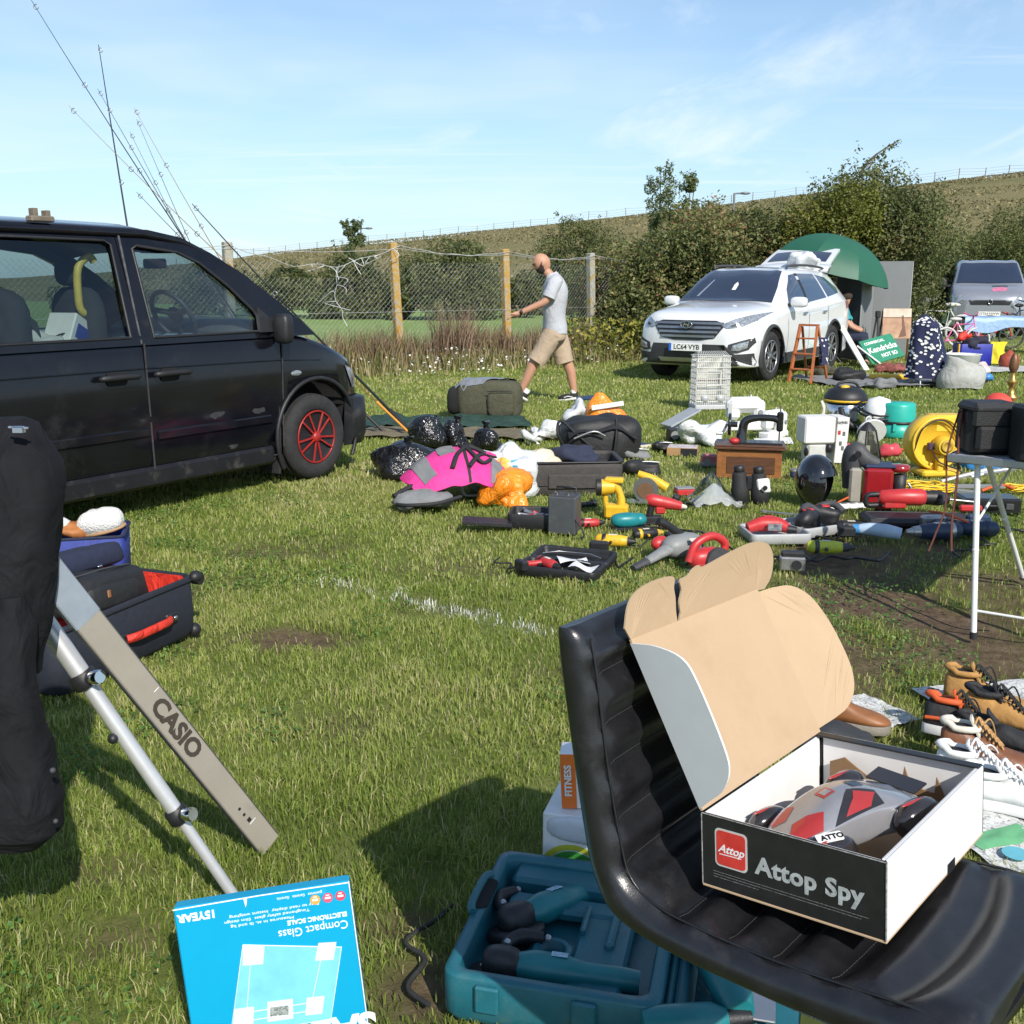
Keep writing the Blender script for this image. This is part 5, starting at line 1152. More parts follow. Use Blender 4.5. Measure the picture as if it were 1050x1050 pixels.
sc_ = part(sb, 'scale_picture', MB().prism([(.118, -.092), (.300, -.128), (.262, -.268), (.070, -.268)], .0008, FP_), mat('printed glass', (.17, .52, .70), .38))
part(sc_, 'picture_edge', MB().tube([(.118, -.0008, -.092), (.300, -.0008, -.128), (.262, -.0008, -.268), (.070, -.0008, -.268), (.118, -.0008, -.092)], .0011, 4).bar((.128, -.001, -.125), (.108, -.001, -.222), .003, .001).bar((.262, -.001, -.135), (.232, -.001, -.222), .003, .001).bar((.11, -.001, -.226), (.23, -.001, -.228), .003, .001).bar((.108, -.001, -.243), (.23, -.001, -.244), .003, .001), wp)
for pl in ([(.118, -.094), (.158, -.100), (.150, -.136), (.112, -.132)], [(.258, -.112), (.292, -.116), (.282, -.150), (.247, -.146)], [(.085, -.215), (.122, -.217), (.116, -.252), (.078, -.250)], [(.222, -.217), (.256, -.219), (.247, -.254), (.215, -.252)], [(.148, -.212), (.196, -.214), (.192, -.254), (.143, -.252)]):
    part(sc_, 'picture_pad', MB().prism(pl, .0008, T(0, -.0009, 0) @ rot(PI/2, 0, 0)), mat('printed steel', (.56, .60, .63), .45))
part(sc_, 'picture_display', MB().prism([(.152, -.224), (.186, -.226), (.184, -.244), (.149, -.242)], .0008, T(0, -.0018, 0) @ rot(PI/2, 0, 0)), mat('printed lcd', (.24, .27, .26), .5, var=.8, vs=260))
part(sb, 'worn_nick', MB().prism([(.131, .0), (.138, .0), (.136, -.012), (.133, -.019)], .0008, FP_), wp)
part(sb, 'edge_wear', MB().tube([(.0, -.0003, -.003), (.165, -.0003, -.0008), (.33, -.0003, -.003)], .0013, 5).tube([(.3297, -.0003, 0), (.3299, -.0003, -.17), (.3297, -.0003, -.34)], .0013, 5), wp)
# tripod
foot = G(247, 929); topp = V((-1.052, 2.29, .738)); apex = topp+(topp-foot).normalized()*.12
tri = thing('tripod_stand', 'silver telescopic tripod stand under the black padded garment', 'stand', (apex.x, apex.y, 0))
inv = tri.matrix_world.inverted()
silv = mat('brushed silver tube', (.62, .62, .63), .42, .55, var=.05, vs=30)
def leg(ft, full=True):
    d = ft-apex; q = lambda f: inv @ (apex+d*f)
    l = part(tri, 'leg', MB().cyl(q(0), q(.30), .0225, n=20).cyl(q(.30), q(.715), .0185, n=20).cyl(q(.715), q(1), .0135, n=20), silv)
    for f, r in ((.285, .031), (.70, .027)):
        c = part(l, 'clamp', MB().cyl(q(f-.018), q(f+.022), r, n=18, bev=.004), blackpl)
        sd = V((.8, -.5, .25)).normalized()*(r+.030)
        part(c, 'knob', MB().cyl(q(f)+sd*.35, q(f)+sd, .017, n=18, bev=.003), chrome)
    part(l, 'stud', MB().ell(q(.43)+V((-.005, -.02, -.02)), (.012, .012, .012)), blackpl)
    part(l, 'rubber_foot', MB().cyl(q(.985), q(1.0), .018, n=12), rubber)
leg(foot); leg(V((-1.95, 2.2, 0))); leg(V((-1.85, 2.85, 0)))
part(tri, 'pole', MB().cyl(inv @ V((apex.x, apex.y, .55)), inv @ V((apex.x, apex.y, 1.12)), .017, n=16), silv)
part(tri, 'cross_arm', MB().bar(inv @ V((-1.60, 2.26, 1.10)), inv @ V((-1.04, 2.30, 1.10)), .03, .03), blackpl)
# keyboard panel: long grey plastic panel leaning against the stand
a0, a1 = G(268, 877)+V((0, 0, .01)), G(289, 866)+V((0, 0, .012))
bot = (a0+a1)/2; wv = (a1-a0); wv = wv.normalized()
def ray(px, py, depth):
    u = 525-py; d = V(((px-525), FOC*CP+u*SP, -FOC*SP+u*CP))/FOC
    return V((0, 0, EYE))+d*depth
tp2 = ray(60, 597, 2.28)
ax = (tp2-bot).normalized(); wv = (wv-ax*wv.dot(ax)).normalized(); nz_ = wv.cross(ax)
if nz_.y > 0: nz_ = -nz_
PM = MX(((ax.x, wv.x, nz_.x, bot.x), (ax.y, wv.y, nz_.y, bot.y), (ax.z, wv.z, nz_.z, bot.z), (0, 0, 0, 1)))
if PM.to_3x3().determinant() < 0: PM = PM @ MX.Diagonal((1, -1, 1, 1))
LP = (tp2-bot).length
kb = thing('keyboard_panel', 'long silver grey panel lettered CASIO leaning down to the grass', 'panel', M=PM)
wpn = .066
pan = mat('warm grey plastic', (.30, .272, .228), .45, var=.06, vs=8, bump=.05, dirt=((.20, .18, .15), .60, .85, 10))
part(kb, 'panel_board', MB().box((LP/2-.05, 0, -.011), (LP-.1, wpn, .022), b=.003), pan)
part(kb, 'end_cap', MB().box((LP-.02, 0, -.012), (.20, wpn+.004, .025), b=.003), mat('blue grey plastic', (.25, .285, .33), .35))
part(kb, 'edge_strip', MB().box((LP/2-.05, -wpn/2-.0015, -.011), (LP-.12, .003, .014), b=.001).box((LP/2-.05, wpn/2+.0015, -.011), (LP-.12, .003, .014), b=.001), greypl)
for x in (.15, .175): part(kb, 'screw_hole', MB().cyl((x, .004, -.002), (x, .004, .0012), .0042, n=12), blackpl)
part(kb, 'socket', MB().box((.125, .002, .0), (.013, .011, .003), b=.0005), blackpl)
part(kb, 'tick_mark', MB().box((.112, -.003, .0005), (.002, .022, .001), b=.0003).box((.62, -.02, .0005), (.002, .016, .001), b=.0003), cardw)
sgn = 1 if PM.to_3x3() @ V((0, 1, 0)) else 1
xw = (PM.to_3x3() @ V((0, 1, 0)))
text(kb, 'lettering', 'CASIO', .058, T(.50*LP, 0, .0006) @ rot(0, 0, 0 if xw.x > 0 else PI), mat('dark brown lettering', (.055, .045, .035), .5), bold=.0024, sx=1.2)
# garment
black_cloth = wrinkle(mat('black padded cloth', (.0075, .0075, .0095), .85, var=.3, vs=9, spec=.2), 8, .8, .03)
gar = thing('padded_garment', 'black padded ski trousers hanging from the tripod stand at the left edge', 'trousers', (-1.25, 2.28, 0))
inv = gar.matrix_world.inverted()
def garm(cols, nm, depth_c, seed, hang=True):
    rings = []
    for (y, xl, xr, dp) in cols:
        L_, R_ = ray(xl, y, depth_c), ray(xr, y, depth_c); c = (L_+R_)/2; hw = (R_-L_).length/2
        rings.append([inv @ (c+V((hw*math.copysign(abs(math.cos(t))**.75, math.cos(t)), dp*math.copysign(abs(math.sin(t))**.8, math.sin(t)), 0))) for t in [2*PI*k/28 for k in range(28)]])
    m = MB(); fine = []
    for a, b_ in zip(rings, rings[1:]):
        for k in range(5): fine.append([p.lerp(q, k/5) for p, q in zip(a, b_)])
    fine.append(rings[-1]); m.loft(fine).rough(.020, 5, seed).rough(.007, 14, seed+3).rough(.0015, 40, seed)
    return part(gar, nm, m, black_cloth)
garm([(431, 8, 26, .02), (437, -40, 38, .045), (455, -110, 46, .07), (478, -130, 56, .085), (515, -140, 63, .09), (560, -140, 57, .10), (610, -140, 46, .10), (650, -140, 38, .09), (690, -140, 33, .08)], 'upper_part', 2.22, 1)
garm([(610, 5, 28, .03), (640, -6, 38, .05), (700, -20, 37, .06), (750, -22, 40, .065), (790, -18, 53, .07), (825, -10, 61, .07), (850, -4, 60, .06), (868, 2, 40, .03)], 'trouser_leg', 2.16, 2)
garm([(640, -140, 6, .07), (720, -150, 4, .08), (800, -150, 6, .08), (850, -140, 10, .08), (876, -130, 6, .06)], 'trouser_leg', 2.20, 3)
bk = inv @ ray(19, 441, 2.14)
part(gar, 'buckle', MB().box(bk, (.026, .012, .016), rot(0, 0, 0), b=.003).bar(bk+V((-.02, 0, .006)), bk+V((.02, 0, .004)), .004, .004), chrome)
sn = inv @ ray(54, 790, 2.10); part(gar, 'press_stud', MB().ell(sn, (.006, .006, .006)), greypl); part(gar, 'press_stud', MB().ell(inv @ ray(57, 842, 2.09), (.005, .005, .005)), greypl)
# ================================================================= suitcase group by the van
navy = wrinkle(mat('navy suitcase cloth', (.011, .014, .024), .75, var=.2, vs=40, bump=.3, bs=300), 12, .25, .01)
redl = wrinkle(mat('red lining', (.55, .030, .015), .6, var=.1), 14, .7, .03)
A_, B_ = G(205, 652), G(128, 690); dirx = (B_-A_).normalized()
sM_ = T(A_) @ rot(0, 0, math.atan2(dirx.y, dirx.x))          # x runs along the front face towards the camera's left, y points away to the left
lw = .80; dp_ = .56; hh = .27
suit = thing('suitcase', 'open navy suitcase with red lining and red handle on the grass', 'suitcase', M=sM_)
def flip(p): return (p[0], -p[1], p[2])
q = lambda a, r, z, sk=0: [V((lw/2+x, -dp_/2+y, z)) for x, y in rrect(lw-2*a, dp_-2*a, r)]
part(suit, 'shell', MB().loft([q(.02, .05, .015), q(.0, .06, .04), q(-.004, .06, .12), q(0, .06, hh), q(.006, .056, hh+.006), q(.016, .05, hh+.002), q(.02, .05, hh-.03)], caps=False).add(q(.02, .05, .015), [list(range(20))[::-1]]), navy)
part(suit, 'lining', MB().loft([q(.021, .05, hh-.004), q(.03, .05, hh-.05), q(.04, .05, .06), q(.08, .04, .05)], caps=False).add(q(.08, .04, .05), [list(range(20))]).rough(.006, 20), redl)
hd = part(suit, 'carry_handle', MB().tube([(.20, .016, .135), (.24, .034, .138), (.33, .036, .138), (.42, .034, .138), (.46, .016, .135)], .012, 10, smooth=4, flat=1.5), redl)
part(hd, 'handle_mount', MB().box((.185, .006, .135), (.07, .02, .05), b=.008).box((.475, .006, .135), (.07, .02, .05), b=.008), blackpl)
part(hd, 'rivet', MB().ell((.17, .018, .135), (.011, .006, .011)).ell((.49, .018, .135), (.011, .006, .011)), chrome)
part(suit, 'zip', MB().tube([p+V((0, 0, -.012)) for p in q(-.004, .06, hh)], .004, 5, closed=True), blackpl)
for x, y in ((.01, -.01), (.01, -dp_+.01)): part(suit, 'corner_wheel', MB().ell((x-.02, y, hh-.01), (.032, .026, .026)).cyl((x-.03, y-.018, hh-.02), (x-.03, y+.018, hh-.02), .026, n=14), blackpl)
part(suit, 'corner_foot', MB().ell((.01, -.02, .03), (.03, .03, .03)), blackpl)
part(suit, 'open_lid', MB().box((lw/2+.02, -dp_-.18, .22), (lw, .04, .40), rot(R(38), 0, 0) @ T(0, 0, 0), b=.02).xf(T(0, 0, 0)), navy) if False else None
bagm = wrinkle(mat('black nylon', (.013, .013, .014), .62, var=.2, vs=60, bump=.2, bs=400), 13, .45, .012)
sh = thing('shoulder_bag', 'black nylon shoulder bag lying in the open navy suitcase', 'bag', M=sM_ @ T(.42, -.20, .29) @ rot(R(8), R(-6), R(4)))
part(sh, 'bag_body', MB().ell((0, 0, 0), (.24, .16, .085), pw=.45, nu=26, nv=14).rough(.012, 9), bagm)
part(sh, 'pocket', MB().ell((.02, .10, -.01), (.17, .07, .055), pw=.45, nu=20, nv=10).rough(.006, 12), bagm)
part(sh, 'zip', MB().tube([(-.16, .09, .085), (0, .10, .09), (.17, .085, .08)], .004, 5, smooth=4), greypl)
part(sh, 'zip_pull', MB().box((.08, .168, .0), (.018, .008, .03), b=.003), mat('tan leather tag', (.22, .09, .03), .6)); part(sh, 'clip', MB().ell((.0, .08, .10), (.014, .006, .006)), chrome)
navy2 = wrinkle(mat('dark blue cloth', (.012, .017, .042), .85, var=.2, vs=30), 9, .4, .015)
sh2 = thing('laptop_sleeve', 'dark blue cloth bag with orange piping lying above the black shoulder bag', 'bag', M=sM_ @ T(.34, -.40, .36) @ rot(R(14), 0, R(-6)))
part(sh2, 'sleeve_body', MB().ell((0, 0, 0), (.25, .14, .05), pw=.4, nu=26, nv=10).rough(.008, 8), navy2)
part(sh2, 'piping', MB().tube([(-.235, -.12, .02), (.0, -.135, .03), (.235, -.12, .02), (.245, .0, .02), (.235, .125, .015)], .005, 6, smooth=5), mat('orange piping', (.30, .08, .02), .6))
blu = wrinkle(mat('royal blue fabric', (.018, .035, .21), .7, var=.15, vs=20), 8, .4, .02)
stM = T(G(84, 592)) @ rot(0, 0, R(14))
sto = thing('storage_box', 'royal blue fabric storage box with slippers by the suitcase', 'storage box', M=stM)
q = lambda a, z: [V((x, y, z)) for x, y in rrect(.46-2*a, .34-2*a, .03)]
part(sto, 'box_shell', MB().loft([q(.02, 0), q(0, .02), q(-.01, .24), q(.006, .245), q(.01, .20), q(.02, .05)], caps=True).rough(.012, 6), blu)
part(sto, 'rim', MB().tube(q(-.006, .243), .008, 6, closed=True), navy2)
fluff = mat('white fleece', (.66, .65, .62), .95, var=.12, vs=40, bump=1.0, bs=90)
for k, (x, y, z, a, r) in enumerate(((-.15, .02, .275, .3, (.13, .055, .05)), (.11, .02, .285, -.25, (.12, .07, .065)))):
    s_ = thing('slipper', ('white fleece slipper lying flat at the left of the blue storage box', 'plump white fleece slipper propped up at the right of the blue storage box')[k], 'slipper', M=stM @ T(x, y, z) @ rot(R(10), R(-12 if k else 8), a))
    part(s_, 'sole', MB().ell((0, 0, -r[2]*.7), (r[0]*1.02, r[1]*1.02, .02)), mat('tan sole', (.34, .20, .10), .7)); part(s_, 'upper', MB().ell((0, 0, 0), r, pw=.8, nu=22, nv=12).rough(.008, 30), fluff)
solo('leather_sandals', MB().ell((0, 0, 0), (.10, .06, .04), nz=.05, nsc=14).ell((.08, .05, .0), (.06, .05, .03), nz=.04, nsc=14), mat('orange brown leather', (.33, .12, .03), .6), 'orange brown leather scraps between the two white slippers', 'leather', M=stM @ T(-.04, .02, .25))
solo('red_cloth', MB().ell((0, 0, 0), (.09, .06, .05), nz=.08, nsc=10, nu=18), redl, 'small bundle of red cloth between the garment and the suitcase', 'cloth', M=T(G(62, 612)+V((0, 0, .10))))
# ================================================================= shoes on newspaper
news = mat('newsprint', (.56, .56, .54), .9, var=.25, vs=60, bump=.1, dirt=((.16, .16, .17), .50, .62, 85))
def sheet(name, lab, cat, loc, w, l, rz, m, amp=.012, seed=0, extra=None):
    mb = MB().grid(lambda u, v: (w*(u-.5), l*(v-.5), .02+amp*noise.noise(V((u*5+seed, v*5, seed)))+amp*.6*noise.noise(V((u*13, v*13, seed)))), 18, 18, th=.0012)
    o = thing(name, lab, cat, loc, rz); part(o, 'paper', mb, m)
    return o
n1 = sheet('newspaper', 'crumpled newspaper sheet with green advert beneath the white shoes', 'newspaper', G(1035, 850), .42, .40, .35, news, .012, 1)
part(n1, 'green_advert', MB().grid(lambda u, v: (-.19+.20*u, -.10+.09*v, .0225+.012*noise.noise(V(((-.19+.20*u)/.42*5+2.5+1, (-.10+.09*v)/.4*5+2.5, 1)))+.0072*noise.noise(V(((-.19+.20*u+.21)/.42*13, (-.10+.09*v+.2)/.4*13, 1)))), 8, 6), mat('green advert', (.14, .42, .20), .8))
part(n1, 'blue_badge', MB().prism(circ(.035, 20), .001, T(-.13, -.15, .033)), mat('blue advert', (.12, .40, .48), .8))
n2 = sheet('newspaper', 'small newspaper sheet lying flat beside the brown boot', 'newspaper', G(897, 733), .16, .26, .5, news, .008, 2)
n3 = sheet('newspaper', 'newspaper page lying under the tan work boots', 'newspaper', G(1045, 735), .5, .55, .2, news, .01, 3)
def shoe(name, lab, M, L_, colr, solec, laces=None, high=0, trim=None, group='shoes laid out in the grass', collar=None):
    """toe points along +x"""
    t = thing(name, lab, 'shoe' if not high else 'boot', M=M, group=group)
    def outline(k, z):
        pts = []
        for x, w in ((-.5, .0), (-.49, .10), (-.44, .145), (-.30, .15), (-.10, .14), (.10, .165), (.28, .185), (.42, .15), (.485, .08), (.5, 0)): pts.append((x, w))
        return [V((x*L_, w*L_*k, z)) for x, w in pts]+[V((x*L_, -w*L_*k, z)) for x, w in pts[-2:0:-1]]
    so_ = MB().loft([outline(1.0, 0), outline(1.06, .006), outline(1.06, .024), outline(.98, .030)]); part(t, 'sole', so_, solec)
    H = .085+.075*high; secs = []
    for x, w, z0, zt in ((-.49, .07, .03, .075+high*.06), (-.44, .12, .03, H), (-.34, .125, .03, H+.004), (-.24, .122, .03, H-.006), (-.16, .12, .03, H-.018), (-.05, .125, .03, .088+.02*high), (.08, .145, .03, .078), (.22, .165, .03, .066), (.36, .155, .03, .054), (.44, .11, .03, .044), (.485, .055, .03, .036)):
        ring_ = [V((x*L_+(.0), w*L_*math.copysign(abs(math.cos(a))**.7, math.cos(a)), z0+(zt-z0)*max(0, math.sin(a))**.8)) for a in [PI*k/12 for k in range(13)]]
        secs.append(ring_)
    up = MB(); fine = []
    for a in range(13):
        pass
    cols_ = [catmull([s[a] for s in secs], 3) for a in range(13)]
    rings = [[c[i] for c in cols_] for i in range(len(cols_[0]))]
    part(t, 'upper', MB().loft(rings), colr)
    part(t, 'opening', MB().ell((-.30*L_, 0, H-.004), (.16*L_, .075*L_, .014)), arch)
    part(t, 'collar', MB().tube([(-.30*L_+.18*L_*math.cos(2*PI*k/20), .10*L_*math.sin(2*PI*k/20), H+.002+(.012 if math.cos(2*PI*k/20) < -.5 else 0)) for k in range(20)], .011, 7, closed=True), collar or colr)
    part(t, 'tongue', MB().grid(lambda u, v: (-.12*L_-.10*L_*u, (v-.5)*.14*L_, .088+.02*high+(H+.035-.088-.02*high)*u+.006*math.sin(PI*v)), 5, 5, th=.006), collar or colr)
    if laces:
        la = MB(); gm_ = MB()
        for k in range(5+2*(high > 0)):
            x = (.13-.048*k*(1.0 if not high else .78))*L_; z = .078+.012*k*(.7+.5*high); wd = .062*L_
            la.tube([(x, -wd, z-.004), (x-.012, 0, z+.012), (x-.020, wd, z-.002)], .0032, 5, smooth=3); la.tube([(x, wd, z-.004), (x-.012, 0, z+.014), (x-.020, -wd, z-.002)], .0032, 5, smooth=3)
            for s in (-1, 1): gm_.ell((x, s*wd*1.05, z-.004), (.006, .006, .006))
        la.tube([(-.10*L_, .02, H), (-.02*L_, .07, H+.01), (.05*L_, .11, .07), (.02*L_, .12, .04)], .003, 5, smooth=4)
        part(t, 'laces', la, laces)
    if trim: part(t, 'trim', MB().tube([(x*L_, -w*L_*1.08, z) for x, w, z in ((-.46, .11, .05), (-.3, .13, .055), (-.05, .135, .06), (.15, .16, .05), (.38, .15, .04))], .007, 6, smooth=3).tube([(x*L_, w*L_*1.08, z) for x, w, z in ((-.46, .11, .05), (-.3, .13, .055), (-.05, .135, .06), (.15, .16, .05), (.38, .15, .04))], .007, 6, smooth=3), trim)
    return t
tan = mat('tan nubuck', (.36, .19, .055), .85, var=.18, vs=25, bump=.3); brown = mat('brown leather', (.17, .065, .028), .5, var=.25, vs=18, bump=.2); blk = mat('black shoe fabric', (.014, .014, .016), .75, var=.3, vs=40, bump=.3)
gum = mat('grey lug sole', (.20, .18, .15), .8, bump=.4); whitel = mat('white leather', (.70, .70, .69), .45, var=.05, bump=.1); cream = mat('cream lining', (.58, .54, .46), .8); orng = mat('orange lining', (.55, .09, .02), .7)
tanl = mat('tan lace', (.42, .24, .09), .8); blkl = mat('black lace', (.015, .015, .015), .8)
def at(px, py, rz, h=0, rx=0, ry=0): return T(G(px, py)+V((0, 0, .024+h))) @ rot(rx, ry, R(rz))
shoe('tan_boot', 'tan nubuck work boot with black laces farthest back in the shoe row', at(1012, 735, -28), .30, tan, blk, blkl, .55, collar=tan)
shoe('tan_boot', 'tan nubuck work boot with the dark laces trailing nearest the table leg', at(1035, 757, -30), .30, tan, blk, blkl, .5, collar=blk)
shoe('trainer', 'black trainer with orange lining tilted between the tan boots and brown boot', at(992, 768, -32, .01, R(-12)), .29, blk, mat('white midsole', (.55, .55, .54), .6), blkl, .35, trim=orng, collar=orng)
shoe('black_shoe', 'black trainer with a heavy black sole lying behind the brown boot', at(1030, 778, -26), .30, blk, blk, None, .1)
shoe('brown_boot', 'brown leather boot with a cream collar and tan laces', at(1012, 795, -24, .0), .29, brown, cream, tanl, .5, collar=cream)
shoe('white_trainer', 'white leather trainer standing nearest to the toy box', at(1010, 815, -30), .29, whitel, whitel, cardw, .15, collar=whitel)
shoe('white_trainer', 'white leather trainer beside its twin on the newspaper edge', at(1040, 838, -26), .29, whitel, whitel, cardw, .15, collar=whitel)
shoe('brown_boot', 'single brown boot with a pale lug sole behind the open lid', at(868, 752, -18), .28, mat('chestnut leather', (.24, .095, .032), .5, var=.2, vs=20), gum, None, .35)
solo('grey_bag', MB().ell((0, 0, .05), (.14, .10, .055), nz=.05, nsc=9, nu=22, nv=12), wrinkle(mat('dark grey nylon', (.03, .031, .033), .6), 10, .5, .02), 'dark grey pouch lying in front of the single brown boot', 'pouch', loc=G(862, 775))
# ================================================================= camera table
P0 = G(974, 467, .76); ux = V((.80, -.60, 0)); uy = V((.60, .80, 0))
uy = (uy-ux*uy.dot(ux)).normalized()
tM = MX(((ux.x, uy.x, 0, P0.x), (ux.y, uy.y, 0, P0.y), (0, 0, 1, 0), (0, 0, 0, 1)))
tw, tl, tz = .62, 1.5, .765
tab = thing('folding_table', 'grey topped folding table with white tube legs holding camera bags', 'table', M=tM)
part(tab, 'tabletop', MB().box((tw/2, tl/2, tz-.012), (tw, tl, .024), b=.004), mat('grey laminate', (.36, .37, .38), .45, var=.08))
part(tab, 'edge_band', MB().box((tw/2, -.004, tz-.016), (tw+.02, .012, .036), b=.005).box((-.004, tl/2, tz-.016), (.012, tl, .036), b=.005), alloy)
wleg = mat('white enamel tube', (.66, .66, .64), .35, var=.06, dirt=((.3, .24, .18), .62, .75, 14))
iv = tM.inverted(); f1 = iv @ G(998, 655); f2 = iv @ (G(1046, 600)+V((.06, .1, 0)))
t1 = V((.10, .06, tz-.03)); t2 = V((.10, tl*.62, tz-.03))
for ft, tp_ in ((f1, t1), (f1+V((tw-.15, .02, 0)), t1+V((tw-.2, 0, 0))), (f2, V((.04, .42, tz-.03))), (f2+V((tw-.15, 0, 0)), V((tw-.10, .42, tz-.03)))):
    l = part(tab, 'leg', MB().tube([tp_, tp_+(ft-tp_)*.08+V((0, 0, 0)), ft+V((0, 0, .01))], .0125, 12), wleg)
    part(l, 'rubber_foot', MB().cyl(ft, ft+V((0, 0, .03)), .0155, n=12), rubber); part(l, 'spring_clip', MB().ell(tp_.lerp(ft, .50), (.0145, .0145, .016)), wleg)
part(tab, 'stretcher', MB().cyl(f1.lerp(t1, .16), f1.lerp(t1, .16)+V((tw-.17, .02, 0)), .006, n=10), wleg)
part(tab, 'brace', MB().cyl(t1.lerp(f1, .35), t1+V((.1, .30, .0)), .006, n=8), wleg)
leath = mat('black camera bag', (.010, .010, .011), .55, var=.3, vs=40, bump=.25, bs=220)
strapm = mat('bag strap', (.014, .013, .014), .8, bump=.3); strapr = mat('maroon strap', (.10, .028, .020), .7)
def on_table(x, y, rz=0): return tM @ T(x, y, tz+.0005) @ rot(0, 0, rz)
cb_ = thing('camera_bag', 'black flap camera bag standing on the left corner of the table', 'camera bag', M=on_table(.10, .12, R(38)))
part(cb_, 'bag_body', MB().box((0, .0, .10), (.20, .15, .20), b=.022).rough(.006, 14), leath)
part(cb_, 'flap', MB().box((0, -.02, .20), (.205, .175, .05), b=.02).box((0, -.09, .165), (.19, .025, .09), b=.012), leath); part(cb_, 'front_pocket', MB().box((0, -.088, .075), (.15, .04, .11), b=.015), leath)
part(cb_, 'strap_end', MB().tube([(-.10, 0, .19), (-.115, -.02, .06), (-.115, -.04, -.10), (-.125, -.05, -.30), (-.12, -.06, -.42)], .010, 6, smooth=4, flat=.4), strapr)
part(cb_, 'strap_loop', MB().tube([(-.105, .02, .18), (-.15, 0, .0), (-.15, -.03, -.22), (-.19, -.05, -.34), (-.22, -.06, -.42)], .008, 6, smooth=4, flat=.4), strapr)
lb_ = thing('lens_case', 'dark blue black lens case behind the flap camera bag', 'camera bag', M=on_table(.27, .18, R(30)))
part(lb_, 'case_body', MB().lathe([(.0, 0), (.085, 0), (.092, .01), (.092, .19), (.085, .20), (.0, .205)], 26), leath); part(lb_, 'lid_band', MB().lathe([(.094, .14), (.096, .145), (.096, .155), (.094, .16)], 26, caps=False), navy2)
part(lb_, 'strap', MB().tube([(.09, -.04, .18), (.10, -.09, .0), (.10, -.10, -.2), (.09, -.11, -.5)], .009, 6, smooth=4, flat=.4), strapm)
b3 = thing('camera_case', 'square black leather camera case with chrome ring at the right table end', 'camera bag', M=on_table(.34, .06, R(38)))
part(b3, 'case_body', MB().box((0, 0, .115), (.22, .13, .23), b=.012).rough(.003, 20), leath); part(b3, 'front_flap', MB().box((0, -.068, .13), (.215, .014, .17), b=.006), leath); part(b3, 'ring', MB().tube([(-.05+.018*math.cos(t), -.08, .16+.012*math.sin(t)) for t in [2*PI*k/16 for k in range(16)]], .003, 6, closed=True), chrome)
part(b3, 'strap', MB().tube([(-.06, -.08, .15), (-.06, -.09, .0), (-.05, -.10, -.12), (-.06, -.12, -.5), (.05, -.13, -.55)], .008, 6, smooth=4, flat=.4), strapm)
o1 = thing('orange_case', 'orange lidded leather case lying at the back of the camera table', 'case', M=on_table(.20, .36, R(20)))
part(o1, 'case_body', MB().box((0, 0, .07), (.36, .20, .14), b=.02), mat('dark inside', (.02, .018, .018), .7)); part(o1, 'lid', MB().box((.0, -.02, .155), (.38, .21, .03), rot(R(6), 0, 0), b=.01), mat('orange leather', (.55, .14, .025), .5, var=.12, vs=20))
solo('peaked_cap', MB().lathe([(.0, .075), (.035, .07), (.07, .045), (.085, .0)], 20).grid(lambda u, v: (.05+.11*u, (v-.5)*.14*(1-.3*u*u), .008-.015*u), 4, 6, th=.003), mat('red cap cloth', (.58, .06, .04), .7, bump=.2), 'bright red peaked cap sitting on the orange case', 'cap', M=o1.matrix_world @ T(-.10, .05, .18) @ MX.Scale(.75, 4))
brass = mat('old brass', (.46, .29, .08), .34, .9, var=.25, vs=20)
can = thing('candlestick', 'tall turned brass candlestick with bulbous top standing on the camera table', 'candlestick', M=on_table(.08, .66) @ MX.Scale(.92, 4))
part(can, 'base', MB().lathe([(0, 0), (.055, 0), (.055, .008), (.045, .016), (.02, .03), (.014, .05)], 24), brass)
part(can, 'stem', MB().lathe([(.014, .05), (.014, .08), (.028, .095), (.032, .12), (.026, .14), (.016, .155), (.016, .18), (.038, .20), (.040, .21), (.02, .225), (.013, .26), (.022, .275), (.026, .29), (.014, .305), (.012, .33)], 22), brass)
part(can, 'socket', MB().lathe([(.012, .33), (.02, .345), (.024, .36), (.020, .40), (.011, .425), (.004, .43)], 20), mat('dark bronze', (.17, .085, .04), .5, .5))
# ================================================================= people
def skin_body(name, J, E, parent, m, sub=2):
    """one continuous body grown from joints: J name -> (x,y,z,r), E pairs of names"""
    ks = list(J); me = bpy.data.meshes.new(name)
    me.from_pydata([J[k][:3] for k in ks], [(ks.index(a), ks.index(b_)) for a, b_ in E], [])
    o = link(bpy.data.objects.new(name, me), parent)
    md = o.modifiers.new('skin', 'SKIN'); md.use_smooth_shade = True
    for i, k in enumerate(ks):
        sv = me.skin_vertices[0].data[i]; r = J[k][3]; sv.radius = (r, r) if isinstance(r, (int, float)) else r
    me.skin_vertices[0].data[0].use_root = True
    s = o.modifiers.new('sub', 'SUBSURF'); s.levels = sub; s.render_levels = sub
    bpy.context.view_layer.update()
    ev = bpy.data.meshes.new_from_object(o.evaluated_get(bpy.context.evaluated_depsgraph_get()))
    o.modifiers.clear(); o.data = ev; ev.materials.clear(); ev.materials.append(m)
    ev.polygons.foreach_set('use_smooth', np.ones(len(ev.polygons), dtype=bool))
    return o
skinm = mat('skin', (.42, .215, .135), .55, var=.1, vs=12, col2=(.46, .24, .155))
shirt = wrinkle(mat('heather grey jersey', (.40, .41, .44), .9, var=.08, vs=60), 9, .5, .03)
khaki = wrinkle(mat('khaki cotton', (.38, .29, .205), .85, var=.08, vs=30), 8, .5, .03)
man = thing('person', 'bald bearded man in grey tee shirt and khaki shorts striding past the fence', 'person', (.52, 13.25, 0), PI)
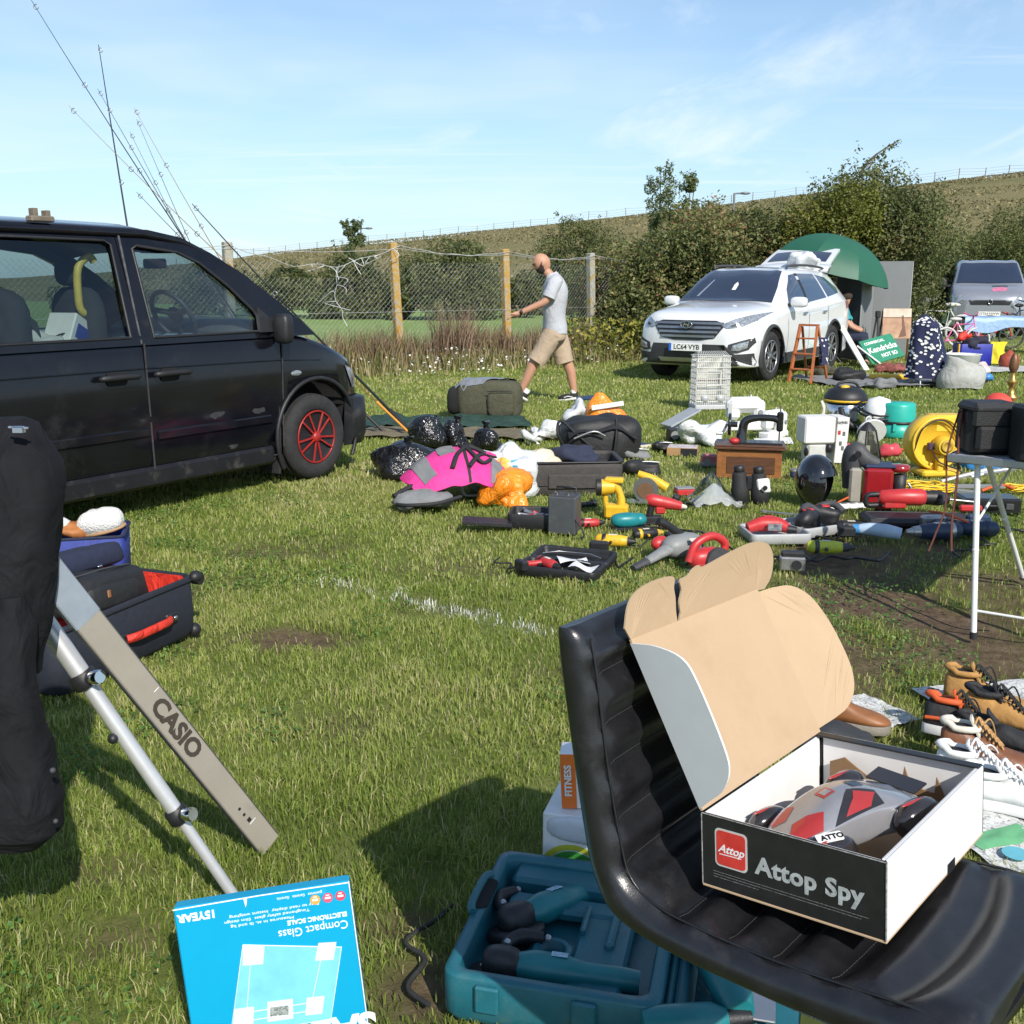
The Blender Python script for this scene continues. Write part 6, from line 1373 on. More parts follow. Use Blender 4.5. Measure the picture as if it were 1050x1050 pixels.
J = {'pelvis': (0, 0, .90, .11), 'waist': (.01, 0, 1.05, .115), 'chest': (.0, 0, 1.30, .13), 'collar': (.02, 0, 1.48, .085), 'neck': (.075, 0, 1.55, .058), 'jaw': (.125, 0, 1.61, .06),
     'shL': (.0, .19, 1.46, .065), 'elL': (.115, .24, 1.22, .050), 'wrL': (.43, .22, 1.085, .033), 'paL': (.50, .215, 1.065, .036), 'shR': (.0, -.19, 1.46, .065), 'elR': (-.14, -.25, 1.20, .044), 'wrR': (-.06, -.27, .96, .03), 'paR': (-.04, -.27, .88, .036),
     'hipL': (.02, .10, .86, .10), 'knL': (.235, .10, .53, .072), 'caL': (.285, .105, .40, .070), 'anL': (.405, .10, .145, .044), 'heL': (.40, .10, .07, .036), 'toL': (.50, .11, .125, .034),
     'hipR': (-.03, -.10, .86, .095), 'knR': (-.15, -.10, .50, .072), 'caR': (-.21, -.105, .38, .070), 'anR': (-.255, -.10, .12, .044), 'heR': (-.28, -.10, .055, .036), 'toR': (-.09, -.11, .03, .03)}
E_ = [('pelvis', 'waist'), ('waist', 'chest'), ('chest', 'collar'), ('collar', 'neck'), ('neck', 'jaw'), ('chest', 'shL'), ('shL', 'elL'), ('elL', 'wrL'), ('wrL', 'paL'), ('chest', 'shR'), ('shR', 'elR'), ('elR', 'wrR'), ('wrR', 'paR'),
      ('pelvis', 'hipL'), ('hipL', 'knL'), ('knL', 'caL'), ('caL', 'anL'), ('anL', 'heL'), ('heL', 'toL'), ('pelvis', 'hipR'), ('hipR', 'knR'), ('knR', 'caR'), ('caR', 'anR'), ('anR', 'heR'), ('heR', 'toR')]
for s, pa, d1 in (('L', V((.50, .215, 1.065)), V((.8, 0, -.35))), ('R', V((-.04, -.27, .88)), V((.25, 0, -.9)))):
    d1.normalize(); sd = V((0, 1, 0)); cu = d1.cross(sd)*(-1 if s == 'L' else 1)
    for k, (off, ln) in enumerate(((.026, .055), (.009, .065), (-.009, .06), (-.025, .048))):
        b_ = pa+sd*off*.7+d1*.03; m1 = b_+sd*off*.4+d1*ln*.6+V((0, 0, -.006)); m2 = m1+d1*ln*.35+V((-.012, 0, -.02))
        for nm, p, r in (('a', b_, .0115), ('b', m1, .0105), ('c', m2, .009)): J[f'f{k}{nm}{s}'] = (*p, r)
        E_ += [('pa'+s, f'f{k}a{s}'), (f'f{k}a{s}', f'f{k}b{s}'), (f'f{k}b{s}', f'f{k}c{s}')]
    t0 = pa+V((.0, .03 if s == 'L' else .03, .015)); t1_ = t0+d1*.04+V((0, .012, .012))
    J['t0'+s] = (*t0, .013); J['t1'+s] = (*t1_, .010); E_ += [('pa'+s, 't0'+s), ('t0'+s, 't1'+s)]
bodyo = skin_body('body', J, E_, man, skinm)
def hd(u, e, k=0.0):
    a = (u-.5)*2*PI; ce, se = math.cos(e), math.sin(e); x, y, z = .100*ce*math.cos(a), .078*ce*math.sin(a), .122*se
    lo = max(0, -se)
    x *= 1-.10*lo; y *= 1-.22*lo; f = max(0, math.cos(a))
    if x > 0: x += .012*f**4*math.exp(-((z-.035)/.02)**2)+.030*math.exp(-(a/.20)**2)*math.exp(-((z+.012)/.026)**2)+.014*f**3*math.exp(-((z+.095)/.03)**2)-.010*f*math.exp(-((abs(a)-.38)/.18)**2)*math.exp(-((z-.012)/.014)**2)+.010*math.exp(-(a/.35)**2)*math.exp(-((z+.058)/.012)**2)
    else: x *= 1.05
    n = V((ce*math.cos(a), ce*math.sin(a), se*.8)); q = V((x, y, z))+n*k
    return V((.158, 0, 1.672))+rot(0, R(24), 0).to_3x3() @ q
hm2 = MB().grid(lambda u, v: hd(u, -PI/2*.98+v*PI*.98), 44, 34)
for sd in (1, -1): hm2.ell(hd(.5+sd*.27, -.05)+V((0, 0, 0)), (.022, .010, .034))
bm = bmesh.new(); bm.from_mesh(bodyo.data); tmp = mesh('head', hm2, skinm); bm.from_mesh(tmp); bm.to_mesh(bodyo.data); bm.free(); bpy.data.meshes.remove(tmp)
def sect(c, rx, ry, n=22, tilt=0, e=.9):
    return [V((c[0]+rx*math.copysign(abs(math.cos(t))**e, math.cos(t)), c[1]+ry*math.copysign(abs(math.sin(t))**e, math.sin(t)), c[2]+tilt*math.cos(t))) for t in [2*PI*k/n for k in range(n)]]
def dense_loft(rs, k=4):
    c = [catmull([r[j] for r in rs], k) for j in range(len(rs[0]))]
    return [[q[i] for q in c] for i in range(len(c[0]))]
sh_ = MB().loft(dense_loft([sect((-.015, 0, .84), .150, .195, tilt=.012), sect((-.01, 0, .90), .148, .19), sect((.0, 0, 1.05), .143, .18), sect((-.005, 0, 1.25), .152, .195), sect((-.01, 0, 1.38), .147, .205), sect((.0, 0, 1.47), .112, .19, tilt=-.01), sect((.03, 0, 1.535), .07, .09, tilt=-.02), sect((.045, 0, 1.55), .066, .072, tilt=-.025)]))
for s, a, b_ in ((1, (-.005, .165, 1.455), (.085, .235, 1.265)), (-1, (-.005, -.165, 1.455), (-.105, -.235, 1.26))):
    sh_.tube([V(a)+V((0, -s*.05, .0)), a, V(a).lerp(V(b_), .5)+V((0, s*.012, 0)), b_], [.07, .088, .082, .085], 14, smooth=3)
part(man, 'tee_shirt', sh_.rough(.012, 5).rough(.007, 11), shirt)
so_ = MB().loft(dense_loft([sect((-.005, 0, .92), .140, .178), sect((0, 0, .86), .148, .19), sect((.0, 0, .78), .150, .195), sect((.01, 0, .74), .12, .17)], 3))
for hp, kn in (((.02, .10, .84), (.215, .105, .50)), ((-.03, -.10, .84), (-.135, -.105, .475))):
    so_.tube([hp, V(hp).lerp(V(kn), .35), V(hp).lerp(V(kn), .75), kn], [.118, .122, .116, .122], 16, smooth=3)
part(man, 'shorts', so_.rough(.012, 5).rough(.008, 10), khaki)
def sneaker(M):
    s = part(man, 'shoe', MB().loft(dense_loft([sect((0, 0, .015), .04, .03), sect((0, 0, .05), .05, .042), sect((0, 0, .10), .042, .036)], 3)).ell((.085, 0, .035), (.12, .05, .045), pw=.85).rough(.002, 20), blk, M=M)
    part(s, 'sole', MB().ell((.07, 0, .012), (.15, .053, .022), pw=.7), mat('white midsole', (.5, .5, .5), .6)); part(s, 'stripe', MB().tube([(.02, .052, .03), (.08, .054, .055), (.13, .045, .045)], .006, 5).tube([(.02, -.052, .03), (.08, -.054, .055), (.13, -.045, .045)], .006, 5), whitel)
    part(s, 'sock', MB().cyl((0, 0, .08), (0, 0, .135), .042, .040, 14), whitel)
sneaker(T(.395, .10, .045) @ rot(0, R(-32), 0)); sneaker(T(-.268, -.10, .012) @ rot(0, R(8), 0))
beardm = mat('dark beard', (.040, .026, .019), .9, var=.4, vs=90)
part(man, 'beard', MB().grid(lambda u, v: hd(.5+(u-.5)*.50, -1.35+(1.0+.55*abs(2*u-1)**3-.0*u)*v, .007*math.sin(PI*min(1, max(0, v*.9+.08)))), 26, 12), beardm)
for sd in (1, -1):
    part(man, 'eye', MB().ell(hd(.5+sd*.075, .10, .001), (.006, .012, .006)), arch); part(man, 'eyebrow', MB().tube([hd(.5+sd*q, .27, .002) for q in (.03, .075, .12)], .005, 5), beardm)
part(man, 'wrist_watch', MB().lathe([(.034, -.014), (.039, -.01), (.039, .01), (.034, .014)], 16, T(.405, .221, 1.095) @ rot(0, R(68), 0), caps=False).ell((.41, .255, 1.10), (.022, .012, .022)), blackpl)
sit = thing('person', 'seated person in a teal top half hidden behind the white car', 'person', (5.80, 19.3, -.04), R(-20))
J = {'pelvis': (0, 0, .48, .12), 'chest': (.08, 0, .86, .13), 'neck': (.13, 0, 1.06, .055), 'head': (.16, 0, 1.19, .085), 'top': (.16, 0, 1.27, .05), 'shL': (.10, .19, .93, .06), 'elL': (.26, .24, .70, .045), 'haL': (.46, .14, .62, .04), 'shR': (.10, -.19, .93, .06), 'elR': (.26, -.24, .70, .045), 'haR': (.46, -.14, .62, .04), 'knL': (.45, .13, .50, .075), 'anL': (.45, .13, .10, .045), 'toL': (.60, .14, .05, .04), 'knR': (.45, -.13, .50, .075), 'anR': (.45, -.13, .10, .045), 'toR': (.60, -.14, .05, .04)}
skin_body('body', J, [('pelvis', 'chest'), ('chest', 'neck'), ('neck', 'head'), ('head', 'top'), ('chest', 'shL'), ('shL', 'elL'), ('elL', 'haL'), ('chest', 'shR'), ('shR', 'elR'), ('elR', 'haR'), ('pelvis', 'knL'), ('knL', 'anL'), ('anL', 'toL'), ('pelvis', 'knR'), ('knR', 'anR'), ('anR', 'toR')], sit, skinm)
part(sit, 'top', MB().loft(dense_loft([sect((0, 0, .50), .17, .21), sect((.03, 0, .68), .16, .20), sect((.08, 0, .86), .16, .215), sect((.11, 0, .98), .10, .17), sect((.12, 0, 1.03), .06, .07)])).tube([(.10, .17, .93), (.2, .235, .79)], .085, 12).tube([(.10, -.17, .93), (.2, -.235, .79)], .085, 12), mat('teal jersey', (.02, .27, .30), .85))
part(sit, 'trousers', MB().tube([(0, .12, .48), (.45, .13, .51), (.47, .13, .44), (.45, .13, .12)], .095, 12, smooth=3).tube([(0, -.12, .48), (.45, -.13, .51), (.47, -.13, .44), (.45, -.13, .12)], .095, 12, smooth=3), navy2)
part(sit, 'hair', MB().ell((.145, 0, 1.225), (.105, .10, .085)), beardm)
stl = thing('camp_stool', 'small folding stool under the seated person', 'stool', (5.80, 19.3, 0), R(-20))
part(stl, 'seat', MB().box((0, 0, .36), (.36, .36, .03)), navy2)
for s in (-1, 1):
    for q in (-1, 1): part(stl, 'leg', MB().cyl((s*.16, q*.16, .36), (-s*.16, q*.16, 0), .012, n=8), greypl)
# ================================================================= goods on the grass
def tg(name, lab, cat, px, py, rz=0, h=0, group=None, M=None):
    return thing(name, lab, cat, M=T(G(px, py)+V((0, 0, h))) @ rot(0, 0, R(rz)) @ (M or MX()), group=group)
def sg_(name, lab, cat, px, py, mb, m, rz=0, h=0, group=None): return solo(name, mb, m, lab, cat, M=T(G(px, py)+V((0, 0, h))) @ rot(0, 0, R(rz)), group=group)
bin_ = wrinkle(mat('black bin liner', (.008, .008, .009), .22, var=.3, vs=20, spec=.7), 16, .9, .03)
pinkm = wrinkle(mat('hot pink fabric', (.62, .035, .235), .75, var=.1, vs=20), 9, .5, .03)
greyf = wrinkle(mat('mid grey fabric', (.17, .175, .18), .85, var=.1, vs=20), 10, .4, .02)
orgb = wrinkle(mat('orange carrier plastic', (.75, .20, .012), .32, var=.15, vs=14, col2=(.85, .28, .02)), 14, .9, .03)
whb = wrinkle(mat('white carrier plastic', (.62, .64, .64), .35, var=.06), 12, .8, .03)
olive = wrinkle(mat('olive canvas', (.060, .058, .034), .85, var=.2, vs=30), 8, .5, .03)
DG = ((.10, .085, .065), .56, .76, 14)
yelp = mat('yellow tool plastic', (.66, .40, .02), .42, var=.12, vs=20, dirt=DG); redp = mat('red tool plastic', (.46, .028, .030), .4, var=.15, vs=20, dirt=((.16, .05, .045), .54, .74, 14)); tealp = mat('turquoise tool plastic', (.01, .19, .21), .4, var=.1, dirt=((.06, .12, .12), .56, .76, 14))
steel = mat('dull steel', (.42, .42, .42), .38, .85, var=.2, vs=25); greyt = mat('grey tool plastic', (.22, .23, .23), .5, var=.1, dirt=((.11, .10, .09), .52, .74, 14)); bluet = mat('dark blue tool plastic', (.018, .035, .08), .45, var=.2, dirt=((.08, .08, .08), .54, .74, 16)); lime = mat('lime tool plastic', (.48, .52, .04), .45, var=.1, dirt=DG)
def heap(r, nz=.12, sc=7, pw=.9, nu=24, nv=14, seed=0): return MB().ell((0, 0, r[2]*.8), r, pw=pw, nu=nu, nv=nv, nz=nz, nsc=sc, seed=seed).rough(r[2]*.12, 14, seed, ground=.0)
# fishing rods
carb = mat('carbon rod', (.012, .012, .014), .3, coat=.5); cork = mat('orange rod grip', (.62, .26, .03), .5); amber = mat('amber rod', (.20, .10, .03), .3)
RG = 'fishing rods propped up beside the black van'
for k, (tip, d, butt, m_, r, lab) in enumerate((((32, 0), 9.0, (318, 440), carb, .008, 'longest fishing rod with its tip highest in the sky'), ((197, 209), 9.3, (424, 446), carb, .013, 'thick black rod crossing the sky just above the van windscreen'), ((70, 108), 9.1, (424, 448), amber, .006, 'amber fishing rod whose tip bends farthest left over the van roof'),
        ((137, 110), 10.2, (330, 442), amber, .006, 'amber rod leading the right hand pair above the van roof'), ((140, 122), 10.4, (280, 438), carb, .006, 'dark rod close beside the amber rod of the right hand pair'), ((133, 135), 11, (290, 437), carb, .006, 'thin dark rod in the middle of the bunch over the van'), ((100, 91), 10.8, (308, 440), carb, .007, 'dark rod rising out of the middle of the bunch to second height'),
        ((140, 197), 10.6, (398, 447), carb, .008, 'shortest rod whose tip only just clears the van roof'), ((101, 46), 10.2, (168, 462), carb, .012, 'nearly upright thick rod standing apart from the leaning bunch'))):
    tp_, bt = ray(*tip, d), G(*butt); L_ = (tp_-bt).length; sag = V((0, 0, -.012*L_))
    t = thing('fishing_rod', lab, 'fishing rod', bt, group=RG); f = lambda q: (tp_-bt)*q+sag*math.sin(PI*q)*(1.5*q)
    part(t, 'blank', MB().tube([f(q/12) for q in range(13)], [r*(1.3-1.0*q/12) for q in range(13)], 6), m_)
    part(t, 'grip', MB().tube([f(0), f(.12)], r*1.9, 8), cork if k in (2, 3) else blackpl)
    for q in (.42, .66, .84, .99):
        c = f(q)+V((.02, -.02, -.015)); part(t, 'line_guide', MB().tube([c+V((.02*math.cos(a), 0, .02*math.sin(a))) for a in [2*PI*i/10 for i in range(10)]], .004, 4, closed=True), steel)
def flatcloth(name, lab, px, py, w, l, rz, m, amp=.05, seed=0):
    mb = MB().grid(lambda u, v: (w*(u-.5)*(1+.12*noise.noise(V((v*3, seed, 0)))), l*(v-.5)*(1+.15*noise.noise(V((u*3, seed, 5)))), .03+amp*abs(noise.noise(V((u*6+seed, v*5, 0))))+amp*.4*noise.noise(V((u*15, v*12, seed)))), 34, 22, th=.004)
    return sg_(name, lab, 'groundsheet', px, py, mb, m, rz)
flatcloth('groundsheet', 'dark green crumpled groundsheet spread behind the bin bags', 448, 436, 1.9, .75, 4, wrinkle(mat('dark green nylon', (.016, .045, .032), .7, var=.3, vs=8), 9, .5, .03), .10, 3)
flatcloth('groundsheet', 'khaki brown groundsheet lying in front of the green one', 465, 447, 2.0, .55, -6, wrinkle(mat('khaki brown nylon', (.13, .11, .07), .8, var=.25, vs=8), 9, .5, .03), .05, 6)
t = tg('luggage_bag', 'olive canvas tackle bag with a silver grey flap behind the bin bags', 'bag', 497, 428, -6)
part(t, 'bag_body', MB().ell((.06, 0, .2), (.36, .20, .22), pw=.45, nu=28, nv=16).rough(.02, 6, 2, ground=0), olive)
part(t, 'end_pocket', MB().ell((.20, -.19, .17), (.15, .06, .14), pw=.5).rough(.01, 9), olive); ol = MB().ell((.06, 0, .2), (.37, .21, .225), pw=.45, nu=28, nv=16).rough(.02, 6, 2, ground=0); olt = bvh(ol)
part(t, 'flap', decal(olt, [V((-.285, -.19, 1)), V((-.02, -.19, 1)), V((.14, -.08, 1)), V((.30, .06, 1)), V((.32, .18, 1)), V((-.285, .18, 1))], (.05, 0, -1), .012, 5).rough(.012, 16), wrinkle(mat('silver coated cloth', (.25, .26, .28), .35, .3), 8, .7, .03)); part(t, 'end_flap', decal(olt, [V((-2, -.15, .38)), V((-2, .15, .38)), V((-2, .12, .22)), V((-2, -.13, .26))], (1, 0, 0), .014, 4).rough(.01, 16), MATS['silver coated cloth']); part(t, 'open_end', MB().ell((-.33, -.03, .19), (.07, .17, .15), pw=.6), arch); part(t, 'zip', MB().tube([(.06, -.255, .31), (.2, -.262, .32), (.34, -.25, .31)], .006, 5), blackpl)
for px, py, r, lab, sd in ((416, 488, (.21, .18, .145), 'large glossy black bin bag beside the van bumper', 1), (441, 463, (.13, .12, .15), 'black bin bag slumped against the pink bag', 2), (468, 461, (.14, .13, .14), 'upright black bin bag with a tied top behind the pink bag', 3), (498, 462, (.17, .13, .11), 'low black bin bag right of the pink bag', 4)):
    t = tg('bin_bag', lab, 'bin bag', px, py, 20*sd, group='black bin bags'); part(t, 'sack', heap(r, .13, 6, seed=sd), bin_)
    part(t, 'tied_top', MB().lathe([(.05, -.02), (.022, .03), (.025, .06), (.045, .09)], 12, T(.03, 0, r[2]*1.5)).rough(.02, 22, sd), bin_)
t = tg('pink_bag', 'hot pink and grey rucksack with black straps lying on the grass', 'rucksack', 474, 516, 16, M=MX.Scale(1.12, 4))
def pk(u, v):
    x = -.36+.74*u; y = -.16+.50*v; return V((x*(.75+.25*math.sin(PI*v)), y, .015+.31*max(0, math.sin(PI*min(1, .08+u*.9)))**.6*max(0, math.sin(PI*(.06+.88*v)))**.5+.025*noise.noise(V((u*6, v*6, 2)))))
part(t, 'body', MB().grid(pk, 26, 20, th=.01), pinkm)
def band_(u0, u1, v0, v1, m, nm, lift=.008): part(t, nm, MB().grid(lambda a, b_: pk(u0+(u1-u0)*a, v0+(v1-v0)*b_)+V((0, 0, lift)), 12, 12, th=.006), m)
band_(.30, .44, .35, .98, greyf, 'grey_panel'); band_(.74, .84, .02, .45, greyf, 'grey_panel')
band_(.08, .20, .10, .80, greyf, 'grey_panel'); band_(.50, .53, .0, 1, blk, 'seam', .006)
part(t, 'flap', MB().ell((-.25, -.15, .085), (.19, .11, .05), rot(0, R(-6), R(-8)), nz=.06, nsc=8).rough(.01, 12), greyf)
part(t, 'flap_edge', MB().tube([(-.43, -.16, .05), (-.38, -.25, .06), (-.22, -.29, .07), (-.06, -.23, .09)], .012, 6, smooth=5).tube([(-.44, -.12, .09), (-.28, -.04, .14), (-.10, -.09, .15)], .016, 6, smooth=5), blk)
def onpk(*uv): return [pk(u, v)+V((0, 0, .014)) for u, v in uv]
part(t, 'strap', MB().tube(onpk((.35, .1), (.45, .3), (.58, .5), (.66, .62)), .016, 6, smooth=4, flat=.5).tube(onpk((.52, .12), (.64, .32), (.76, .5), (.82, .6)), .018, 6, smooth=4, flat=.5).tube(onpk((.5, .55), (.56, .35), (.66, .2), (.74, .3)), .012, 6, smooth=4).tube(onpk((.56, .44), (.63, .42), (.70, .38)), .022, 6, smooth=4, flat=.6), blk)
part(t, 'hood', MB().grid(lambda u, v: V((-.05+.40*u, .24+.16*v-.05*u, .10+.20*math.sin(PI*u)**.7*(1-.5*v)+.02*math.sin(9*u+5*v))), 14, 8, th=.02), pinkm)
part(t, 'rim', MB().tube([(-.15, .34, .05), (.05, .30, .19), (.25, .30, .17), (.38, .16, .08), (.33, .28, .10)], .018, 8, smooth=5), blk)
t = tg('carrier_bag', 'white carrier bag with blue and yellow print leaning on the grey suitcase', 'carrier bag', 515, 507, 0)
cbm = heap((.26, .16, .17), .12, 7, .8, seed=5); cbt = bvh(cbm); part(t, 'bag', cbm, whb); part(t, 'handle_loop', MB().tube([(-.2, -.08, .20), (-.27, -.13, .10), (-.26, -.16, .03), (-.16, -.15, .03), (-.12, -.12, .12)], .016, 6, smooth=5, flat=.4), whb)
wv_ = mat('blue wave print', (.10, .38, .56), .4, var=.5, vs=20)
for pl in ([(-.16, .25), (-.10, .27), (-.07, .20), (-.02, .15), (-.06, .13), (-.12, .18)], [(.06, .26), (.12, .27), (.15, .20), (.13, .15), (.10, .19)], [(-.02, .10), (.06, .13), (.13, .09), (.05, .07)]): part(t, 'blue_print', decal(cbt, [V((x, -2, z)) for x, z in pl], (0, 1, 0), .004, 2), wv_)
part(t, 'yellow_print', decal(cbt, [V((.06*math.cos(q*.63)+.01, -2, .22+.055*math.sin(q*.63))) for q in range(10)], (0, 1, 0), .006, 2), mat('yellow film', (.66, .48, .10), .35, var=.3, vs=20))
sg_('orange_bag', 'bright orange carrier bag in front of the white carrier bag', 'carrier bag', 520, 519, heap((.145, .10, .125), .14, 8, .85, seed=8), orgb, 10)
t = tg('suitcase', 'dark grey soft suitcase open with clothes spilling out behind the power tools', 'suitcase', 591, 508, 4)
gsc = wrinkle(mat('dark grey luggage cloth', (.048, .043, .040), .8, var=.15, vs=40), 9, .4, .02)
q = lambda a, z: [V((x, y+.24, z)) for x, y in rrect(.66-2*a, .48-2*a, .05)]
part(t, 'shell', MB().loft([q(.015, 0), q(0, .03), q(-.005, .20), q(.004, .245), q(.016, .24), q(.02, .16)], caps=True).rough(.012, 5, 3), gsc)
part(t, 'piping', MB().tube(q(-.006, .235), .008, 5, closed=True).tube([(-.31, -.003, .075), (.31, -.003, .08)], .006, 5), blackpl); part(t, 'lining', MB().loft([q(.02, .225), q(.03, .17), q(.05, .14)], caps=False).add(q(.05, .14), [list(range(20))]).rough(.015, 9), blk)
part(t, 'lid', MB().ell((-.15, .55, .13), (.50, .18, .07), pw=.5).rough(.02, 6, ground=0), blk); part(t, 'front_pocket', MB().box((.05, -.008, .10), (.50, .016, .10), b=.006), gsc)
for dx, dy, r, m_, lab, nm in ((-.22, .12, (.13, .10, .07), mat('cream lace', (.62, .55, .40), .9, var=.2, vs=50, bump=.5), 'cream crumpled garment at the left edge of the grey suitcase', 'garment'), (.05, .20, (.19, .14, .07), wrinkle(mat('navy knit', (.02, .025, .05), .9), 12, .6, .02), 'dark navy garment heaped inside the grey suitcase', 'garment')):
    solo(nm, MB().ell((0, 0, 0), r, nz=.10, nsc=9, nu=24, nv=14), m_, lab, 'clothing', M=t.matrix_world @ T(dx, dy, .245))
t = tg('holdall', 'large black nylon holdall bulging on the grass left of the sewing machine', 'holdall', 618, 472, 6)
part(t, 'bag_body', MB().ell((0, .15, .17), (.34, .20, .19), pw=.6, nu=28, nv=16).rough(.03, 5, 4, ground=0), bagm); part(t, 'flap', MB().grid(lambda u, v: (-.30+.58*u, -.07+.30*v, .30+.07*math.sin(PI*u)-.10*(1-v)**2+.02*math.sin(11*u)), 14, 8, th=.006), bagm)
part(t, 'strap', MB().tube([(.08, -.06, .03), (.10, -.08, .20), (.12, .02, .35)], .022, 6, smooth=5, flat=.3).tube([(-.32, -.02, .1), (-.40, -.10, .25), (-.36, .0, .34), (-.22, -.05, .22), (-.1, -.10, .12)], .012, 6, smooth=5), blk); part(t, 'zip', MB().tube([(-.26, -.08, .2), (-.1, -.10, .26), (.0, -.09, .22)], .009, 5, smooth=4), steel)
t = tg('orange_bag', 'orange shopping bag with a broad white band standing behind the holdall', 'carrier bag', 622, 437, 0)
part(t, 'bag', MB().loft(dense_loft([sect((0, 0, .01), .22, .12), sect((0, 0, .14), .21, .11), sect((-.06, 0, .26), .12, .07), sect((-.09, 0, .34), .05, .03)], 4)).rough(.03, 7, 3), orgb); part(t, 'white_band', MB().bar((-.17, -.115, .20), (.16, -.11, .25), .02, .05, b=.006), whitel)
sg_('clear_bag', 'small clear plastic bag of bits beside the orange shopping bag', 'plastic bag', 593, 436, heap((.12, .10, .13), .2, 9, seed=4), mat('cloudy film', (.50, .52, .54), .3), 0)
sg_('magazine', 'dark magazine lying over the clear plastic bag', 'magazine', 603, 430, MB().box((0, 0, .24), (.22, .12, .02), rot(R(8), R(-5), 0)), bluet)
# electrical things
def drill(name, lab, cat, px, py, rz, m, M=None, s=1.0, grip=1, ch=.05, h=.04, m2=None, tail=1):
    t = thing(name, lab, cat, M=T(G(px, py)+V((0, 0, h))) @ rot(0, 0, R(rz)) @ (M or MX()) @ MX.Scale(s, 4), group='power tools laid out on the grass')
    part(t, 'motor_body', MB().tube([(-.10, 0, 0), (-.085, 0, 0), (-.03, 0, 0), (.04, 0, 0), (.085, 0, 0), (.095, 0, 0)], [.022, .036, .038, .036, .030, .022], 14), m)
    part(t, 'nose', MB().cyl((.09, 0, 0), (.09+ch*.5, 0, 0), .026, .022, 14).cyl((.09+ch*.5, 0, 0), (.09+ch, 0, 0), .018, .010, 12), m2 or blackpl)
    if grip: part(t, 'handle', MB().tube([(-.03, -.02, 0), (-.045, -.08, 0), (-.06, -.135, 0)], [.022, .019, .021], 10, smooth=3), m); part(t, 'battery', MB().box((-.055, -.165, 0), (.11, .05, .065), b=.01), m2 or blackpl)
    part(t, 'vent_band', MB().lathe([(.0385, -.012), (.040, -.01), (.040, .01), (.0385, .012)], 14, T(-.05, 0, 0) @ rot(0, PI/2, 0), caps=False), m2 or blackpl); part(t, 'trigger', MB().box((-.005, -.055, 0), (.016, .03, .018), b=.004), m2 or blackpl)
    part(t, 'rating_label', MB().box((0, .0, .0365), (.05, .022, .003), b=.0006), cream if m is not cream else blackpl)
    if tail: part(t, 'flex', MB().tube([(-.06, -.15, 0), (-.14, -.2, -h*.7/s), (-.25, -.12, -h*.8/s), (-.33, -.2, -h*.8/s), (-.42, -.1, -h*.8/s)], .006, 6, smooth=5), blackpl)
    return t
tM2 = T(G(545, 592)) @ rot(0, 0, R(-22))
t = thing('drill_case', 'open black plastic drill case with a shallow lid on the grass', 'tool case', M=tM2)
part(t, 'base_shell', MB().loft(tray_rings(.44, .22, .055, .02, depth=.035), T(-.10, .0, 0)), blackpl); part(t, 'lid', MB().loft(tray_rings(.44, .20, .05, .02, depth=.035), T(-.10, .225, 0) @ rot(R(6), 0, 0)), blackpl)
part(t, 'wire_bail', MB().tube([(-.04, .27, .06), (.02, .36, .055), (.2, .36, .055), (.28, .28, .06)], .003, 5), steel)
drill('drill', 'small red drill lying in the open black drill case', 'drill', 0, 600, 0, redp, s=.8)
bpy.data.objects['drill'].matrix_world = tM2 @ T(.05, .10, .055) @ rot(0, 0, R(-35)) @ MX.Scale(.8, 4)
solo('instruction_leaflet', MB().grid(lambda u, v: (.16*u, .11*v, .012*math.sin(4*u+2*v)), 6, 5, th=.001), cardw, 'white folded leaflet lying in the open drill case', 'leaflet', M=tM2 @ T(.12, .10, .062) @ rot(0, 0, R(30)))
solo('instruction_leaflet', MB().grid(lambda u, v: (.13*u, .09*v, .012*math.sin(5*u+2*v)), 6, 5, th=.001), cardw, 'curled white paper beside the red drill', 'leaflet', M=tM2 @ T(.19, .02, .07) @ rot(0, 0, R(-10)))
t = tg('battery_charger', 'dark grey upright metal charger box with a carry handle by the drill case', 'charger', 576, 548, -18)
part(t, 'case_body', MB().box((0, .06, .115), (.17, .15, .23), b=.008), mat('slate painted metal', (.055, .060, .066), .45, var=.15, dirt=((.14, .14, .14), .6, .8, 30))); part(t, 'top_plate', MB().box((0, .06, .233), (.15, .13, .008), b=.002), greypl)
part(t, 'carry_handle', MB().tube([(-.06, .10, .23), (-.06, .10, .27), (.06, .10, .27), (.06, .10, .23)], .007, 7), blackpl)
for x in (-.04, .03): part(t, 'knob', MB().cyl((x, .03, .235), (x, .03, .255), .012, n=12), chrome)
part(t, 'cable', MB().tube([(.085, -.01, .10), (.13, -.03, .05), (.15, -.06, .01), (.10, -.12, .01)], .005, 6, smooth=5), blackpl)
t = tg('tool_tray', 'black open tray of small metal bits behind the charger box', 'tray', 560, 545, -8)
part(t, 'tray', MB().loft(tray_rings(.40, .26, .10, .012, depth=.08), T(-.24, 0, 0)), blackpl)
for k in range(14): part(t, 'fitting', MB().cyl((-.2+.34*random.random(), .03+.2*random.random(), .05), (-.2+.34*random.random(), .03+.2*random.random(), .09), .012, .010, 7), steel if k % 3 else redp)
part(t, 'dark_lid', MB().box((-.36, .04, .03), (.30, .16, .02), rot(0, R(4), R(10))), blackpl)
t = tg('work_torch', 'yellow cordless work torch standing on its battery', 'torch', 632, 531, -12)
